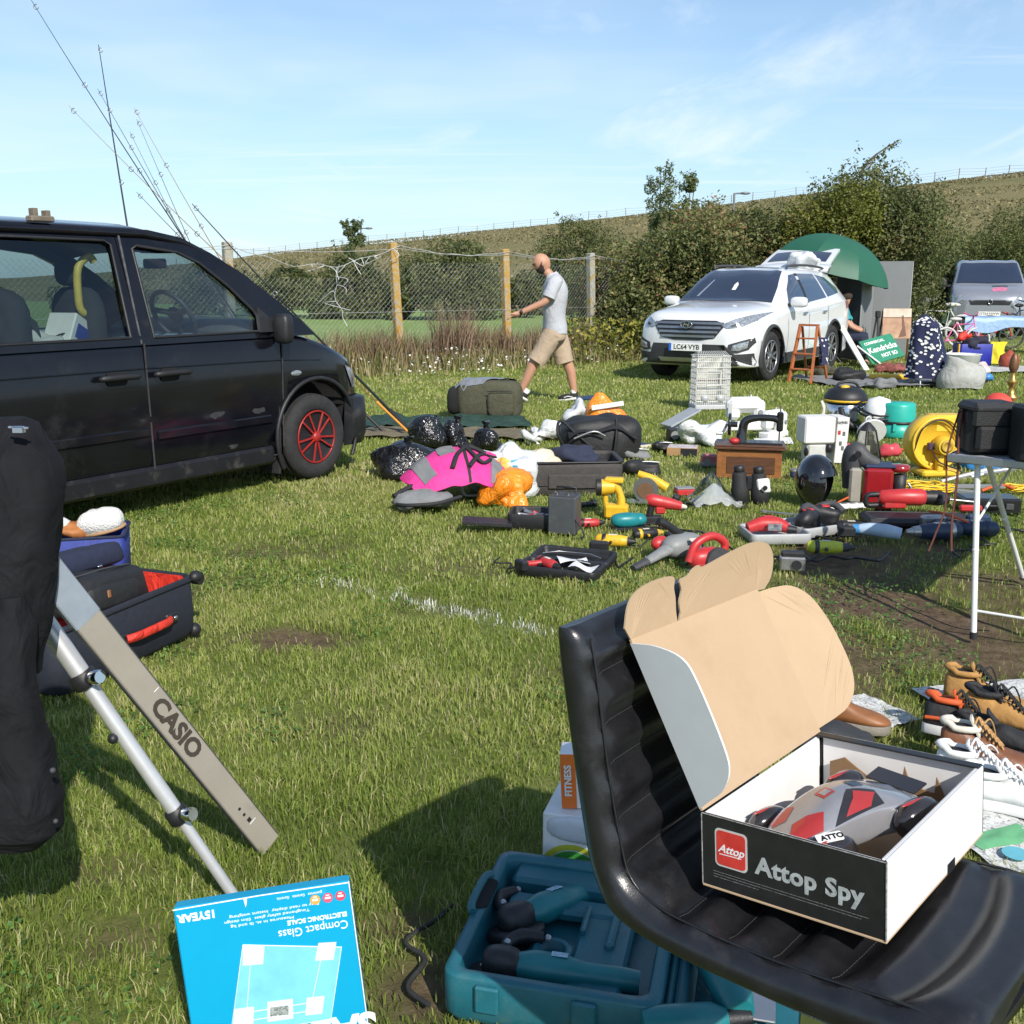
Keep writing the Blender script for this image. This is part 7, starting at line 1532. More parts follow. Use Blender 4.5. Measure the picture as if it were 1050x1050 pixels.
part(t, 'battery_foot', MB().box((0, 0, .045), (.15, .10, .09), b=.014), yelp); part(t, 'handle', MB().tube([(.03, 0, .08), (.02, 0, .16), (-.03, 0, .235)], [.03, .022, .03], 10, smooth=3), yelp); part(t, 'lamp_head', MB().cyl((-.02, 0, .20), (-.10, -.02, .20), .04, .052, 16).box((-.02, 0, .245), (.12, .075, .035), b=.01), yelp); part(t, 'lamp_rim', MB().cyl((-.10, -.02, .20), (-.13, -.027, .20), .056, n=16), blackpl); part(t, 'guard', MB().tube([(-.07, 0, .08), (-.075, 0, .16)], .018, 8), yelp)
t = tg('circular_saw', 'cordless circular saw with a yellow handle and steel guard behind the torch', 'circular saw', 662, 515, -16)
part(t, 'blade_guard', MB().cyl((0, -.02, .09), (0, .02, .09), .085, n=24), alloy); part(t, 'blade', MB().cyl((0, -.026, .085), (0, -.023, .085), .055, n=24), mat('rusty steel', (.20, .11, .06), .6, .4)); part(t, 'handle', MB().tube([(-.06, .03, .19), (.04, .03, .16), (.14, .03, .10)], [.024, .026, .034], 10, smooth=4), yelp); part(t, 'motor', MB().cyl((.02, .02, .10), (.02, .10, .10), .045, n=14), yelp); part(t, 'battery', MB().box((.18, .03, .085), (.05, .08, .08), rot(0, R(20), 0), b=.01), blackpl); part(t, 'base_plate', MB().box((.0, -.01, .008), (.24, .13, .006)), steel)
t = tg('heat_gun', 'bright red tool with a tapered nose standing on a black battery', 'heat gun', 668, 538, 0)
part(t, 'barrel', MB().tube([(-.03, 0, .15), (.0, 0, .155), (.10, 0, .135), (.18, 0, .118)], [.03, .042, .038, .026], 14, smooth=2), redp); part(t, 'nose_tip', MB().cyl((.18, 0, .118), (.215, 0, .11), .018, .010, 10), cream); part(t, 'handle', MB().tube([(.0, 0, .14), (-.015, 0, .06)], .022, 10), blackpl); part(t, 'battery', MB().box((-.0, 0, .03), (.13, .08, .055), b=.008), blackpl); part(t, 'latch_box', MB().box((.05, -.005, .095), (.06, .05, .045), b=.008), redp)
drill('multi_tool', 'red handled tool lying behind the yellow drill', 'power tool', 603, 541, 8, redp, s=.75, grip=0, tail=0, h=.03)
drill('cordless_drill', 'yellow and black cordless drill lying right of the open drill case', 'drill', 628, 562, -14, yelp, s=.95, m2=blackpl, h=.045, tail=1)
drill('sander_motor', 'black corded tool between the yellow drill and the grey blower', 'power tool', 662, 553, 20, blackpl, s=.8, grip=0, h=.035, m2=yelp)
t = tg('palm_sander', 'turquoise palm sander behind the yellow drill', 'sander', 642, 543, 12)
part(t, 'motor_body', MB().ell((0, 0, .06), (.10, .055, .045), pw=.8), tealp); part(t, 'front_knob', MB().ell((.08, 0, .06), (.05, .045, .04)), tealp); part(t, 'sanding_plate', MB().box((.01, 0, .012), (.20, .10, .02)), blackpl)
t = tg('leaf_blower', 'long grey blower with a black top handle pointing towards the camera', 'leaf blower', 690, 577, 38)
part(t, 'body', MB().ell((.09, .02, .08), (.14, .075, .065), rot(0, 0, 0), pw=.8), greyt); part(t, 'nozzle', MB().tube([(0, .02, .08), (-.10, .01, .06), (-.22, 0, .035)], [.05, .035, .028], 12, smooth=3, flat=.7), greyt); part(t, 'nozzle_tip', MB().tube([(-.20, 0, .04), (-.30, 0, .02)], [.03, .022], 10, flat=.7), greypl)
part(t, 'handle', MB().tube([(.10, .04, .13), (.02, .06, .19), (-.04, .08, .22)], .022, 10, smooth=3), blackpl); part(t, 'label', MB().box((.10, -.02, .143), (.07, .03, .004), rot(R(16), 0, R(-15))), cream); part(t, 'red_switch', MB().ell((.0, .10, .09), (.06, .04, .04)), redp); part(t, 'flex', MB().tube([(.2, .03, .06), (.12, -.10, .10), (.02, -.14, .05), (-.06, -.12, .012)], .006, 6, smooth=5), blackpl)
t = tg('circular_saw', 'red corded circular saw with a looped handle near the cardboard lid', 'circular saw', 724, 585, 24)
part(t, 'body', MB().ell((0, 0, .07), (.11, .06, .055), pw=.8), redp); part(t, 'handle', MB().tube([(-.11, 0, .06), (-.07, 0, .15), (.03, 0, .185), (.11, 0, .14), (.10, 0, .08)], .022, 10, smooth=4), redp); part(t, 'blade_guard', MB().cyl((.03, -.075, .06), (.03, -.05, .06), .075, n=22), greypl); part(t, 'base_plate', MB().box((.02, -.03, .008), (.26, .14, .006)), steel); part(t, 'flex', MB().tube([(.11, 0, .14), (.2, .05, .08), (.3, .06, .012), (.40, -.05, .01)], .006, 6, smooth=5), blackpl)
# grey tray with tools
tM3 = T(G(768, 556)) @ rot(0, 0, R(14))
t = thing('tool_tray', 'grey two part plastic tray full of red and black tools', 'tray', M=tM3)
part(t, 'tray', MB().loft(tray_rings(.36, .30, .06, .014, depth=.045), T(-.02, -.07, 0) @ rot(0, 0, R(-10))), mat('light grey tray', (.36, .37, .37), .5, var=.1)); part(t, 'tray', MB().loft(tray_rings(.34, .30, .06, .014, depth=.045), T(.35, -.02, 0) @ rot(0, 0, R(14))), MATS['light grey tray'])
def inpl(nm, lab, cat, M, f): 
    o = thing(nm, lab, cat, M=M); f(o); return o
def redtool(o): part(o, 'housing', MB().tube([(-.12, 0, .03), (-.04, .02, .05), (.06, .02, .05), (.12, -.02, .03)], [.03, .045, .045, .025], 12, smooth=3), redp); part(o, 'grip', MB().tube([(-.03, .03, .08), (.03, .09, .07), (.10, .08, .04)], .02, 8, smooth=3), redp); part(o, 'collar', MB().cyl((.11, -.018, .032), (.16, -.03, .03), .028, .02, 12), blackpl); part(o, 'plate', MB().box((.03, -.05, .05), (.08, .02, .04)), lensm)
inpl('planer', 'red power planer lying in the left half of the grey tray', 'planer', tM3 @ T(.15, .06, .03) @ rot(0, 0, R(-20)), redtool)
def blacktool(o): part(o, 'housing', MB().ell((0, 0, .06), (.11, .07, .06), nz=.05, nsc=10), blackpl); part(o, 'grip', MB().tube([(-.05, .02, .11), (.03, .05, .13), (.10, .02, .09)], .022, 8, smooth=3), greypl); part(o, 'red_badge', MB().ell((-.02, .0, .122), (.045, .03, .008)), redp)
inpl('router', 'black power tool with a red badge in the right half of the tray', 'power tool', tM3 @ T(.44, .10, .03) @ rot(0, 0, R(20)), blacktool)
inpl('router', 'black power tool in the far right corner of the grey tray', 'power tool', tM3 @ T(.58, .16, .03) @ rot(0, 0, R(-40)), blacktool)
drill('jigsaw', 'lime yellow jigsaw lying just in front of the grey tray', 'jigsaw', 846, 569, -5, lime, s=1.0, grip=0, h=.045, m2=greypl, ch=.07, tail=1)
drill('screwdriver', 'black cordless screwdriver lying behind the pale blue tube', 'power tool', 872, 548, -8, blackpl, s=.9, grip=1, h=.05, tail=1)
t = tg('glue_gun', 'pale blue tube shaped tool lying on the shaded earth', 'power tool', 905, 553, -20); part(t, 'barrel', MB().tube([(-.14, 0, .05), (-.08, 0, .055), (.02, 0, .05), (.10, 0, .04)], [.028, .038, .042, .034], 14, smooth=2), mat('pale blue plastic', (.38, .48, .60), .4)); part(t, 'hollow_end', MB().cyl((.10, 0, .04), (.104, 0, .04), .024, n=14), greypl); part(t, 'blue_cap', MB().cyl((-.17, 0, .05), (-.12, 0, .05), .03, n=12), mat('mid blue plastic', (.05, .22, .45), .4))
t = tg('film_camera', 'small silver and black camera body by the brown cardboard flap', 'camera', 812, 585, -10); part(t, 'body', MB().box((0, 0, .04), (.13, .06, .075), b=.008), steel); part(t, 'top_plate', MB().box((0, 0, .09), (.12, .055, .03), b=.008), blackpl); part(t, 'lens_mount', MB().cyl((.02, -.03, .04), (.02, -.045, .04), .025, n=16), blackpl)
t = tg('flat_case', 'long flat black case under the red rotary hammer', 'case', 940, 541, -4); part(t, 'case_body', MB().box((.02, .07, .03), (.66, .26, .06), b=.02), blackpl); part(t, 'lid_rim', MB().tube([(x+.02, y+.07, .058) for x, y in rrect(.60, .20, .04)], .006, 5, closed=True), greypl)
t = tg('rotary_hammer', 'large red rotary hammer drill lying on the flat black case', 'power tool', 935, 530, -4, .075)
part(t, 'housing', MB().tube([(-.22, 0, .05), (-.20, 0, .05), (-.05, 0, .055), (.05, 0, .055), (.07, 0, .055)], [.03, .048, .055, .055, .045], 14), redp); part(t, 'battery_box', MB().box((-.12, -.01, .01), (.14, .06, .05), b=.008), redp); part(t, 'gear_case', MB().tube([(.06, 0, .055), (.16, 0, .05), (.22, 0, .045)], [.045, .05, .03], 12, smooth=2), blackpl); part(t, 'rear_handle', MB().tube([(-.22, 0, .07), (-.29, 0, .06), (-.29, 0, .0), (-.22, 0, .0)], .018, 8, smooth=3), blackpl); part(t, 'drill_bit', MB().cyl((.2, 0, .045), (.40, -.02, .03), .008, n=8), steel); part(t, 'red_nose', MB().box((.34, -.06, .0), (.14, .04, .04), b=.01), redp); part(t, 'depth_stop', MB().tube([(.14, 0, .06), (.16, -.08, .08), (.15, -.14, .05)], .016, 8, smooth=3), greypl)
drill('hammer_drill', 'dark blue hammer drill with a chrome chuck lying by the table leg', 'drill', 962, 553, 186, bluet, s=1.35, ch=.06, h=.05, m2=steel)
drill('hammer_drill', 'second dark blue drill stretched out behind the table leg', 'drill', 1000, 550, 172, bluet, s=1.25, ch=.08, h=.05, m2=bluet)
t = tg('extension_lead', 'thin orange flex looping over the dark blue drill', 'cable', 985, 548, 0); part(t, 'flex', MB().tube([(-.16, .10, .12), (-.12, 0, .13), (-.02, -.06, .10), (.10, -.04, .05)], .007, 6, smooth=6), orng)

# small clutter between the tools
def clut(nm, lab, px, py, rz, mb, m, sub=None):
    o = tg(nm, lab, nm.replace('_', ' '), px, py, rz); part(o, 'body', mb, m)
    if sub: part(o, *sub)
def wig(n, a, b_, seed, r=.007):
    g_ = random.Random(seed); return MB().tube([(a*(k/n-.5)+g_.uniform(-.03, .03), b_*g_.uniform(-.5, .5), .012+.01*(k % 2)) for k in range(n+1)], r, 6, smooth=5)
for k, (px, py, w, lab) in enumerate(((690, 545, .5, 'black flex snaking between the red heat gun and the grey blower'), (610, 575, .4, 'black flex curling out of the open drill case'), (870, 575, .5, 'black flex trailing from the lime jigsaw over bare earth'), (760, 575, .4, 'black flex lying before the grey tool tray'), (705, 520, .3, 'thin dark cord beside the clear plastic bag'), (1000, 565, .5, 'dark cord lying on the earth behind the table leg'))): sg_('cable', lab, 'cable', px, py, wig(7, w, .22, k), blackpl, 20*k-40)
clut('battery_pack', 'black battery pack with a yellow stripe next to the palm sander', 690, 556, 20, MB().box((0, 0, .03), (.09, .07, .06), b=.01), blackpl, ('stripe', MB().box((0, -.036, .035), (.07, .003, .014)), yelp))
clut('battery_pack', 'black battery pack lying behind the flat black case', 905, 525, -15, MB().box((0, 0, .03), (.10, .07, .06), b=.01), blackpl, ('stripe', MB().box((0, -.036, .035), (.07, .003, .014)), redp))
clut('drill_bit_box', 'small red drill bit box beside the steel circular saw', 702, 507, 12, MB().box((0, 0, .02), (.14, .09, .04), b=.006), redp, ('lid', MB().box((0, .01, .046), (.13, .08, .012), b=.004), greyt))
clut('torch', 'short black hand torch lying left of the steel circular saw', 600, 521, 30, MB().cyl((-.07, 0, .025), (.05, 0, .025), .018, .02, 12).cyl((.05, 0, .025), (.08, 0, .025), .028, n=14), blackpl, ('lens', MB().cyl((.08, 0, .025), (.082, 0, .025), .024, n=14), lensm))
clut('pliers', 'pair of red handled pliers lying before the yellow torch', 648, 538, -25, MB().tube([(-.10, .03, .015), (0, .0, .02), (.06, .008, .015)], .010, 6, smooth=3).tube([(-.10, -.03, .015), (0, .0, .02), (.06, -.008, .015)], .010, 6, smooth=3), redp, ('jaws', MB().bar((.03, 0, .018), (.09, 0, .018), .02, .012), steel))
clut('tin', 'small round blue tin standing beside the antique sewing machine case', 815, 492, 0, MB().lathe([(0, 0), (.04, 0), (.04, .07), (0, .071)], 18), bluet, ('lid', MB().lathe([(.041, .066), (.043, .07), (.041, .082), (0, .083)], 18), steel))
clut('speaker', 'small black cube speaker behind the antique sewing machine case', 690, 452, 12, MB().box((0, 0, .06), (.11, .10, .12), b=.008), blackpl, ('cone', MB().cyl((0, -.051, .06), (0, -.054, .06), .04, n=16), greyt))
clut('paperback', 'pale paperback lying flat between the holdall and the game box', 655, 458, 30, MB().box((0, 0, .015), (.13, .19, .03), b=.002), cream, ('cover', MB().box((0, 0, .031), (.128, .188, .003), b=.001), bluet))
clut('spanner', 'steel spanner lying on the grass in front of the crash helmet', 800, 528, -30, MB().bar((-.10, 0, .012), (.10, 0, .012), .022, .010).cyl((.11, 0, .007), (.11, 0, .018), .025, n=8), steel, ('ring_end', MB().cyl((-.11, 0, .007), (-.11, 0, .018), .022, n=10), steel))
clut('extension_socket', 'white four way extension socket lying by the coffee machine', 868, 522, 10, MB().box((0, 0, .02), (.26, .06, .035), b=.008), whitepl, ('outlets', MB().box((-.08, 0, .039), (.03, .03, .003)).box((-.02, 0, .039), (.03, .03, .003)).box((.04, 0, .039), (.03, .03, .003)).box((.10, 0, .039), (.03, .03, .003)), greyt))
# ================================================================= sewing machines and household goods
oak = mat('polished wood', (.24, .095, .030), .38, var=.3, vs=10, stretch=(1, 6, 6)); oakd = mat('dark polished wood', (.095, .042, .022), .35, var=.3, vs=10, stretch=(1, 6, 6))
t = tg('sewing_machine', 'antique black hand crank sewing machine on a wooden case base', 'sewing machine', 732, 490, -12)
part(t, 'wooden_case', MB().box((.26, .15, .11), (.48, .28, .22), b=.006), oak); part(t, 'top_board', MB().box((.26, .15, .235), (.54, .34, .02), b=.005).box((.26, .15, .252), (.52, .32, .014), b=.004), oakd); part(t, 'corner_post', MB().box((.03, .02, .11), (.03, .03, .215), b=.004), oak); part(t, 'front_panel', MB().box((.27, .007, .105), (.36, .006, .13), b=.003), oakd)
part(t, 'arm', MB().tube([(.19, .13, .26), (.20, .13, .36), (.22, .13, .43), (.30, .13, .455), (.42, .13, .455), (.47, .13, .44)], [.05, .036, .034, .026, .026, .03], 12, smooth=4), mat('black japanned iron', (.012, .012, .012), .2, coat=.8)); part(t, 'bed', MB().box((.32, .13, .265), (.36, .16, .016), b=.004), MATS['black japanned iron']); part(t, 'needle_head', MB().box((.475, .13, .43), (.05, .06, .15), b=.012), MATS['black japanned iron']); part(t, 'needle_bar', MB().cyl((.475, .13, .27), (.475, .13, .55), .006, n=8), chrome)
part(t, 'hand_wheel', MB().tube([(.10, .13+.075*math.cos(a), .40+.075*math.sin(a)) for a in [2*PI*k/24 for k in range(24)]], .013, 8, closed=True).cyl((.09, .13, .40), (.16, .13, .40), .022, n=12).bar((.10, .06, .40), (.10, .20, .40), .012, .012).bar((.10, .13, .33), (.10, .13, .47), .012, .012), MATS['black japanned iron']); part(t, 'crank', MB().bar((.08, .13, .40), (.05, .05, .34), .012, .02).cyl((.05, .05, .34), (.0, .04, .34), .012, n=8), steel); part(t, 'tool_box', MB().ell((.14, .05, .285), (.04, .03, .025)), redp)
def modern(lab, px, py, rz, s=1):
    t = thing('sewing_machine', lab, 'sewing machine', M=T(G(px, py)) @ rot(0, 0, R(rz)) @ MX.Scale(s, 4))
    part(t, 'base', MB().box((0, 0, .04), (.36, .16, .08), b=.015), whitepl); part(t, 'pillar', MB().box((.12, 0, .17), (.11, .13, .24), b=.025), whitepl); part(t, 'arm', MB().box((-.02, 0, .245), (.36, .14, .15), b=.05), whitepl); part(t, 'head', MB().box((-.13, 0, .20), (.12, .13, .19), b=.03), whitepl); part(t, 'dial', MB().cyl((.12, -.065, .18), (.12, -.08, .18), .022, n=14), greyt); part(t, 'needle_bar', MB().cyl((-.14, 0, .08), (-.14, 0, .14), .006, n=6), steel); part(t, 'spool_pin', MB().cyl((.05, .02, .30), (.05, .02, .34), .006, n=6), whitepl)
    return t
modern('white modern sewing machine standing just behind the antique one', 764, 441, 8, 1.05)
modern('smaller white overlocker on a white tray right of the antique machine', 793, 449, 40, .85)
solo('tray_cover', MB().grid(lambda u, v: (.34*u, .26*v, .012+.02*u*v), 5, 5, th=.006), whitepl, 'white plastic tray under the small overlocker', 'tray', M=T(G(775, 455)) @ rot(0, 0, R(-8)))
wirew = mat('white coated wire', (.60, .60, .57), .5)
t = tg('bird_cage', 'white wire bird cage standing in front of the white car', 'bird cage', 727, 419, 6)
cg = MB(); cx0, cz0 = .20, .62
for x in [-.20+.40*k/16 for k in range(17)]: cg.cyl((x, -.14, .06), (x*.93, -.13, cz0), .0045, n=4).cyl((x, .14, .06), (x*.93, .13, cz0), .0045, n=4).cyl((x*.93, -.13, cz0), (x*.8, 0, cz0+.05), .004, n=4).cyl((x*.93, .13, cz0), (x*.8, 0, cz0+.05), .004, n=4)
for z in [.10+.52*k/8 for k in range(9)]: cg.tube([(-.20, -.142, z), (.20, -.142, z), (.20, .142, z), (-.20, .142, z), (-.20, -.142, z)], .0055, 4)
for y in [-.14+.28*k/9 for k in range(10)]: cg.cyl((-.2, y, .06), (-.19, y*.93, cz0), .0045, n=4).cyl((.2, y, .06), (.19, y*.93, cz0), .0045, n=4)
part(t, 'wire_bars', cg, wirew); part(t, 'tray', MB().box((0, 0, .03), (.42, .30, .06), b=.012), mat('pale grey tray', (.45, .46, .47), .5)); part(t, 'back_panel', MB().box((0, .12, .34), (.36, .006, .5)), mat('aged white', (.52, .51, .46), .6, var=.15, vs=20))
for x in (-.09, .09): part(t, 'feeder_cup', MB().ell((x, -.12, .13), (.055, .04, .05)), mat('smoky cup', (.35, .36, .37), .3))
part(t, 'perch', MB().cyl((-.19, -.02, .33), (.19, -.02, .33), .008, n=6), oak); part(t, 'door', MB().tube([(-.08, -.148, .28), (.08, -.148, .28), (.08, -.148, .45), (-.08, -.148, .45), (-.08, -.148, .28)], .008, 4), wirew)
t = tg('document_stand', 'grey folding stand lying open on the grass by the bird cage', 'stand', 702, 440, 22); part(t, 'base', MB().box((0, 0, .015), (.36, .22, .03), b=.006), mat('blue grey metal', (.30, .32, .34), .45)); part(t, 'raised_panel', MB().box((.02, .03, .12), (.38, .22, .02), rot(R(0), R(-24), 0), b=.005), MATS['blue grey metal'])
sg_('carrier_bag', 'crumpled translucent white carrier bag between the grey stand and the sewing machine', 'carrier bag', 720, 455, heap((.21, .14, .12), .18, 7, seed=9), whb)
t = tg('board_game', 'flat coloured cardboard game box lying on the grass', 'box', 700, 466, -14); part(t, 'box_body', MB().box((0, 0, .035), (.26, .20, .07), b=.003), mat('brown game box', (.34, .20, .09), .6)); part(t, 'lid_print', MB().box((.0, 0, .0725), (.25, .19, .003), b=.001), mat('faded print', (.50, .44, .44), .5, var=.4, vs=12)); part(t, 'dark_end', MB().box((.06, -.1015, .035), (.14, .003, .066), b=.001), blackpl)
t = tg('radio', 'small red and grey radio beside the wooden case', 'radio', 727, 478, 0); part(t, 'body', MB().box((0, 0, .05), (.13, .08, .10), b=.015), mat('dusty pink plastic', (.40, .12, .13), .5)); part(t, 'speaker', MB().cyl((-.02, -.041, .04), (-.02, -.045, .04), .03, n=14), greyt); part(t, 'lower_half', MB().box((0, -.002, .02), (.134, .084, .04), b=.01), greyt)
for px, py, lab, m_, r in ((660, 486, 'black zipped pouch lying right of the grey suitcase', bagm, (.16, .09, .06)), (652, 470, 'grey pouch lying behind the black zipped pouch', greyf, (.14, .09, .05)), (680, 463, 'small dark toolbag on the grass left of the game box', bagm, (.10, .07, .05)), (583, 452, 'dark pouch among white scraps left of the holdall', bagm, (.10, .08, .10)), (742, 402, 'tiny white tin behind the sewing machines', whitepl, (.04, .04, .05))):
    o = tg('pouch' if 'tin' not in lab else 'tin', lab, 'pouch' if 'tin' not in lab else 'tin', px, py, 10); part(o, 'body', heap(r, .06, 8, .6), m_); part(o, 'zip' if 'tin' not in lab else 'lid', MB().tube([(-r[0]*.7, -r[1]*.5, r[2]*1.62), (0, -r[1]*.3, r[2]*1.72), (r[0]*.7, -r[1]*.5, r[2]*1.62)], .006, 5, smooth=3), steel)
for px, py, r, sd in ((560, 450, .07, 1), (545, 455, .05, 2)): sg_('paper_scrap', ('larger crumpled white paper scrap left of the holdall', 'smaller crumpled white paper scrap near the groundsheets')[sd-1], 'paper', px, py, heap((r, r*.8, r*.6), .3, 14, seed=sd), whb)
# clear pyramid bag
film = glassmat('clear film', (.97, .98, .98), .03, .15)
cl = MB().grid(lambda u, v: (-.20+.40*u, -.10+.26*v, .012+max(0, .24*(1-abs(u-.38)*2.1)*(1-abs(v-.55)*1.5))+.02*noise.noise(V((u*7, v*7, 1)))), 16, 14); t = tg('clear_bag', 'clear plastic bag standing up in a peak on the grass', 'plastic bag', 737, 520, 4); part(t, 'film', cl, film); part(t, 'inner_fold', MB().grid(lambda u, v: (-.17+.34*u, -.06+.20*v, .010+max(0, .16*(1-abs(u-.42)*2.0)*(1-abs(v-.5)*1.6))+.03*noise.noise(V((u*9, v*9, 4)))), 14, 12), mat('milky film', (.78, .80, .81), .3, alpha=.42))
# binoculars
t = tg('binoculars', 'pair of large black binoculars standing on their lenses', 'binoculars', 768, 516, -20)
for x, ln in ((-.055, 0), (.075, .0)): part(t, 'barrel', MB().lathe([(.0, .0), (.062, .0), (.062, .09), (.055, .12), (.05, .19), (.044, .21), (.0, .21)], 20, T(x, 0, 0) @ rot(R(-4), R(-6), 0)), mat('rubber armour', (.016, .016, .017), .75, bump=.4, bs=120)); part(t, 'eyecup', MB().lathe([(.03, .21), (.036, .215), (.036, .25), (.03, .255), (.0, .245)], 18, T(x, 0, 0) @ rot(R(-4), R(-6), 0)), blackpl)
part(t, 'bridge', MB().box((.015, .0, .14), (.08, .04, .10), b=.01), blackpl); part(t, 'side_plate', MB().box((.105, -.052, .12), (.085, .02, .10), rot(0, R(-8), R(10)), b=.012), whitepl); part(t, 'focus_knob', MB().cyl((.11, -.06, .125), (.11, -.072, .125), .016, n=12), blackpl)
# crash helmet
t = tg('crash_helmet', 'glossy black open face crash helmet resting on the grass', 'helmet', 835, 518, 0)
def helm(u, v):
    a = 2*PI*u; e = PI/2-v*PI*.80; sq = 1-.10*max(0, -math.sin(e)); return V((.128*math.cos(e)*math.cos(a)*sq, .150*math.cos(e)*math.sin(a)*sq, .165+.170*math.sin(e)))
hm_ = MB().grid(helm, 40, 26, th=.012)
def opening(c): return math.cos(math.atan2(c.y, c.x)+.55) > .62 and .03 < c.z < .215
kp = [i for i, f in enumerate(hm_.f) if not opening(sum((hm_.v[q] for q in f), V())/len(f))]
hm_.f = [hm_.f[i] for i in kp]; hm_.m = [hm_.m[i] for i in kp]; hm_.s = [hm_.s[i] for i in kp]
part(t, 'shell', hm_, mat('black gloss shell', (.008, .008, .010), .1, coat=1)); part(t, 'lining', MB().ell((-.012, .01, .15), (.085, .105, .145)), mat('helmet lining', (.17, .17, .18), .9)); part(t, 'edge_trim', MB().tube([helm(k/30, 1) for k in range(30)], .008, 6, closed=True), chrome); part(t, 'chin_strap', MB().tube([(.06, -.08, .03), (.11, -.10, .01), (.14, -.09, .012)], .008, 6, smooth=3), greyf)
for a in (.10, .62, .86): part(t, 'press_stud', MB().ell(helm(a, .38), (.009, .009, .009)), chrome)
# boxed white machine, coffee machine, lantern ...
t = tg('food_processor', 'white food processor box with printed side and machine base below', 'food processor', 838, 474, 6)
part(t, 'carton_front', MB().box((-.03, 0, .28), (.26, .20, .22), rot(0, 0, 0), b=.012), mat('white boxboard', (.66, .65, .62), .6, var=.04)); part(t, 'carton_side', MB().box((.155, .02, .20), (.10, .22, .38), rot(0, R(2), 0), b=.004), MATS['white boxboard'])
text(t, 'carton_lettering', 'magimix', .045, T(.155, -.093, .345) @ rot(PI/2, 0, 0), mat('grey lettering', (.12, .12, .13), .5), bold=.0008, sx=.62)
for z, x in ((.26, .135), (.25, .175), (.17, .15), (.13, .17)): part(t, 'printed_picture', MB().box((x, -.0925, z), (.022, .003, .034), b=.0005), MATS['grey lettering'] if z != .26 else redp)
part(t, 'motor_base', MB().box((-.04, -.01, .085), (.17, .15, .17), b=.02), mat('grey white base', (.50, .50, .48), .4)); part(t, 'black_parts', MB().ell((-.11, -.05, .10), (.03, .03, .05)).ell((.06, -.08, .13), (.03, .03, .04)), blackpl)
t = tg('coffee_machine', 'red capsule coffee machine with a black head and chrome trim', 'coffee machine', 895, 518, -10)
part(t, 'red_side', MB().box((.02, .05, .135), (.19, .20, .25), b=.022), mat('deep red gloss', (.26, .012, .016), .18, coat=1)); part(t, 'water_tank', MB().box((-.125, .06, .13), (.08, .16, .24), b=.015), mat('smoke tank', (.30, .28, .24), .15)); part(t, 'brew_head', MB().tube([(-.14, .08, .10), (-.15, .08, .28), (-.13, .07, .36), (-.06, .05, .30), (.02, .05, .27)], [.045, .05, .045, .04, .03], 12, smooth=4, flat=1.4), greypl); part(t, 'spout_hole', MB().cyl((-.12, .0, .345), (-.12, -.015, .345), .022, n=14), arch); part(t, 'top_cover', MB().box((.03, .05, .268), (.20, .18, .02), b=.008), bluet)
part(t, 'milk_jug', MB().lathe([(.0, 0), (.048, 0), (.05, .02), (.044, .10), (.046, .19), (.0, .20)], 20, T(.165, .03, .02)), blackpl); part(t, 'red_lid', MB().lathe([(.0, .20), (.055, .20), (.068, .215), (.066, .24), (.05, .25), (.0, .252)], 22, T(.16, .03, .03)), MATS['deep red gloss']); part(t, 'chrome_handle', MB().tube([(.215, .0, .16), (.235, -.01, .12), (.215, 0, .07)], .008, 8, smooth=4), chrome); part(t, 'cable', MB().tube([(-.16, .0, .05), (-.22, -.05, .03), (-.28, -.09, .01), (-.36, -.03, .01)], .007, 6, smooth=5), orng)
t = tg('lantern', 'tapered black framed glass lantern behind the red coffee machine', 'lantern', 887, 478, 20)
part(t, 'base', MB().box((0, 0, .03), (.19, .19, .06), b=.008), mat('grey green base', (.16, .19, .15), .6))
for x in (-1, 1):
    for y in (-1, 1): part(t, 'frame_bar', MB().bar((x*.085, y*.085, .06), (x*.045, y*.045, .30), .012, .012), blackpl)
part(t, 'glass', MB().loft([[V((x*a, y*a, z)) for x, y in ((1, 1), (-1, 1), (-1, -1), (1, -1))] for a, z in ((.082, .06), (.043, .295))], sm=False), glassmat('lantern glass', (.8, .82, .8), .2)); part(t, 'cap', MB().lathe([(.07, .295), (.055, .32), (.03, .345), (.018, .36), (.0, .365)], 12), blackpl); part(t, 'ring', MB().tube([(.025*math.cos(a), 0, .38+.025*math.sin(a)) for a in [2*PI*k/14 for k in range(14)]], .005, 5, closed=True), whitepl); part(t, 'candle', MB().cyl((0, 0, .06), (0, 0, .17), .03, n=14), cream)
t = tg('hose_reel', 'red plastic hose fitting lying behind the lantern', 'hose', 892, 470, 0); part(t, 'left_reel', MB().ell((-.20, .05, .06), (.10, .07, .06), nz=.03, nsc=20), mat('coral red plastic', (.55, .06, .08), .4)); part(t, 'right_reel', MB().ell((.18, .05, .06), (.10, .07, .06), nz=.03, nsc=20), MATS['coral red plastic'])
t = tg('wet_vacuum', 'black and chrome drum vacuum cleaner with yellow trim and hose', 'vacuum cleaner', 865, 440, 0)
part(t, 'drum', MB().lathe([(.0, .05), (.17, .05), (.19, .07), (.19, .26), (.18, .27), (.0, .27)], 26), chrome); part(t, 'motor_head', MB().lathe([(.20, .27), (.215, .29), (.21, .34), (.17, .40), (.10, .43), (.0, .44)], 26), blackpl); part(t, 'yellow_band', MB().lathe([(.211, .285), (.219, .29), (.219, .305), (.211, .31)], 26, caps=False), yelp); part(t, 'yellow_button', MB().ell((-.03, -.06, .425), (.05, .035, .03)), yelp); part(t, 'leg_frame', MB().tube([(.15*math.cos(a), .15*math.sin(a), .04) for a in [2*PI*k/12 for k in range(12)]], .03, 8, closed=True), blackpl)
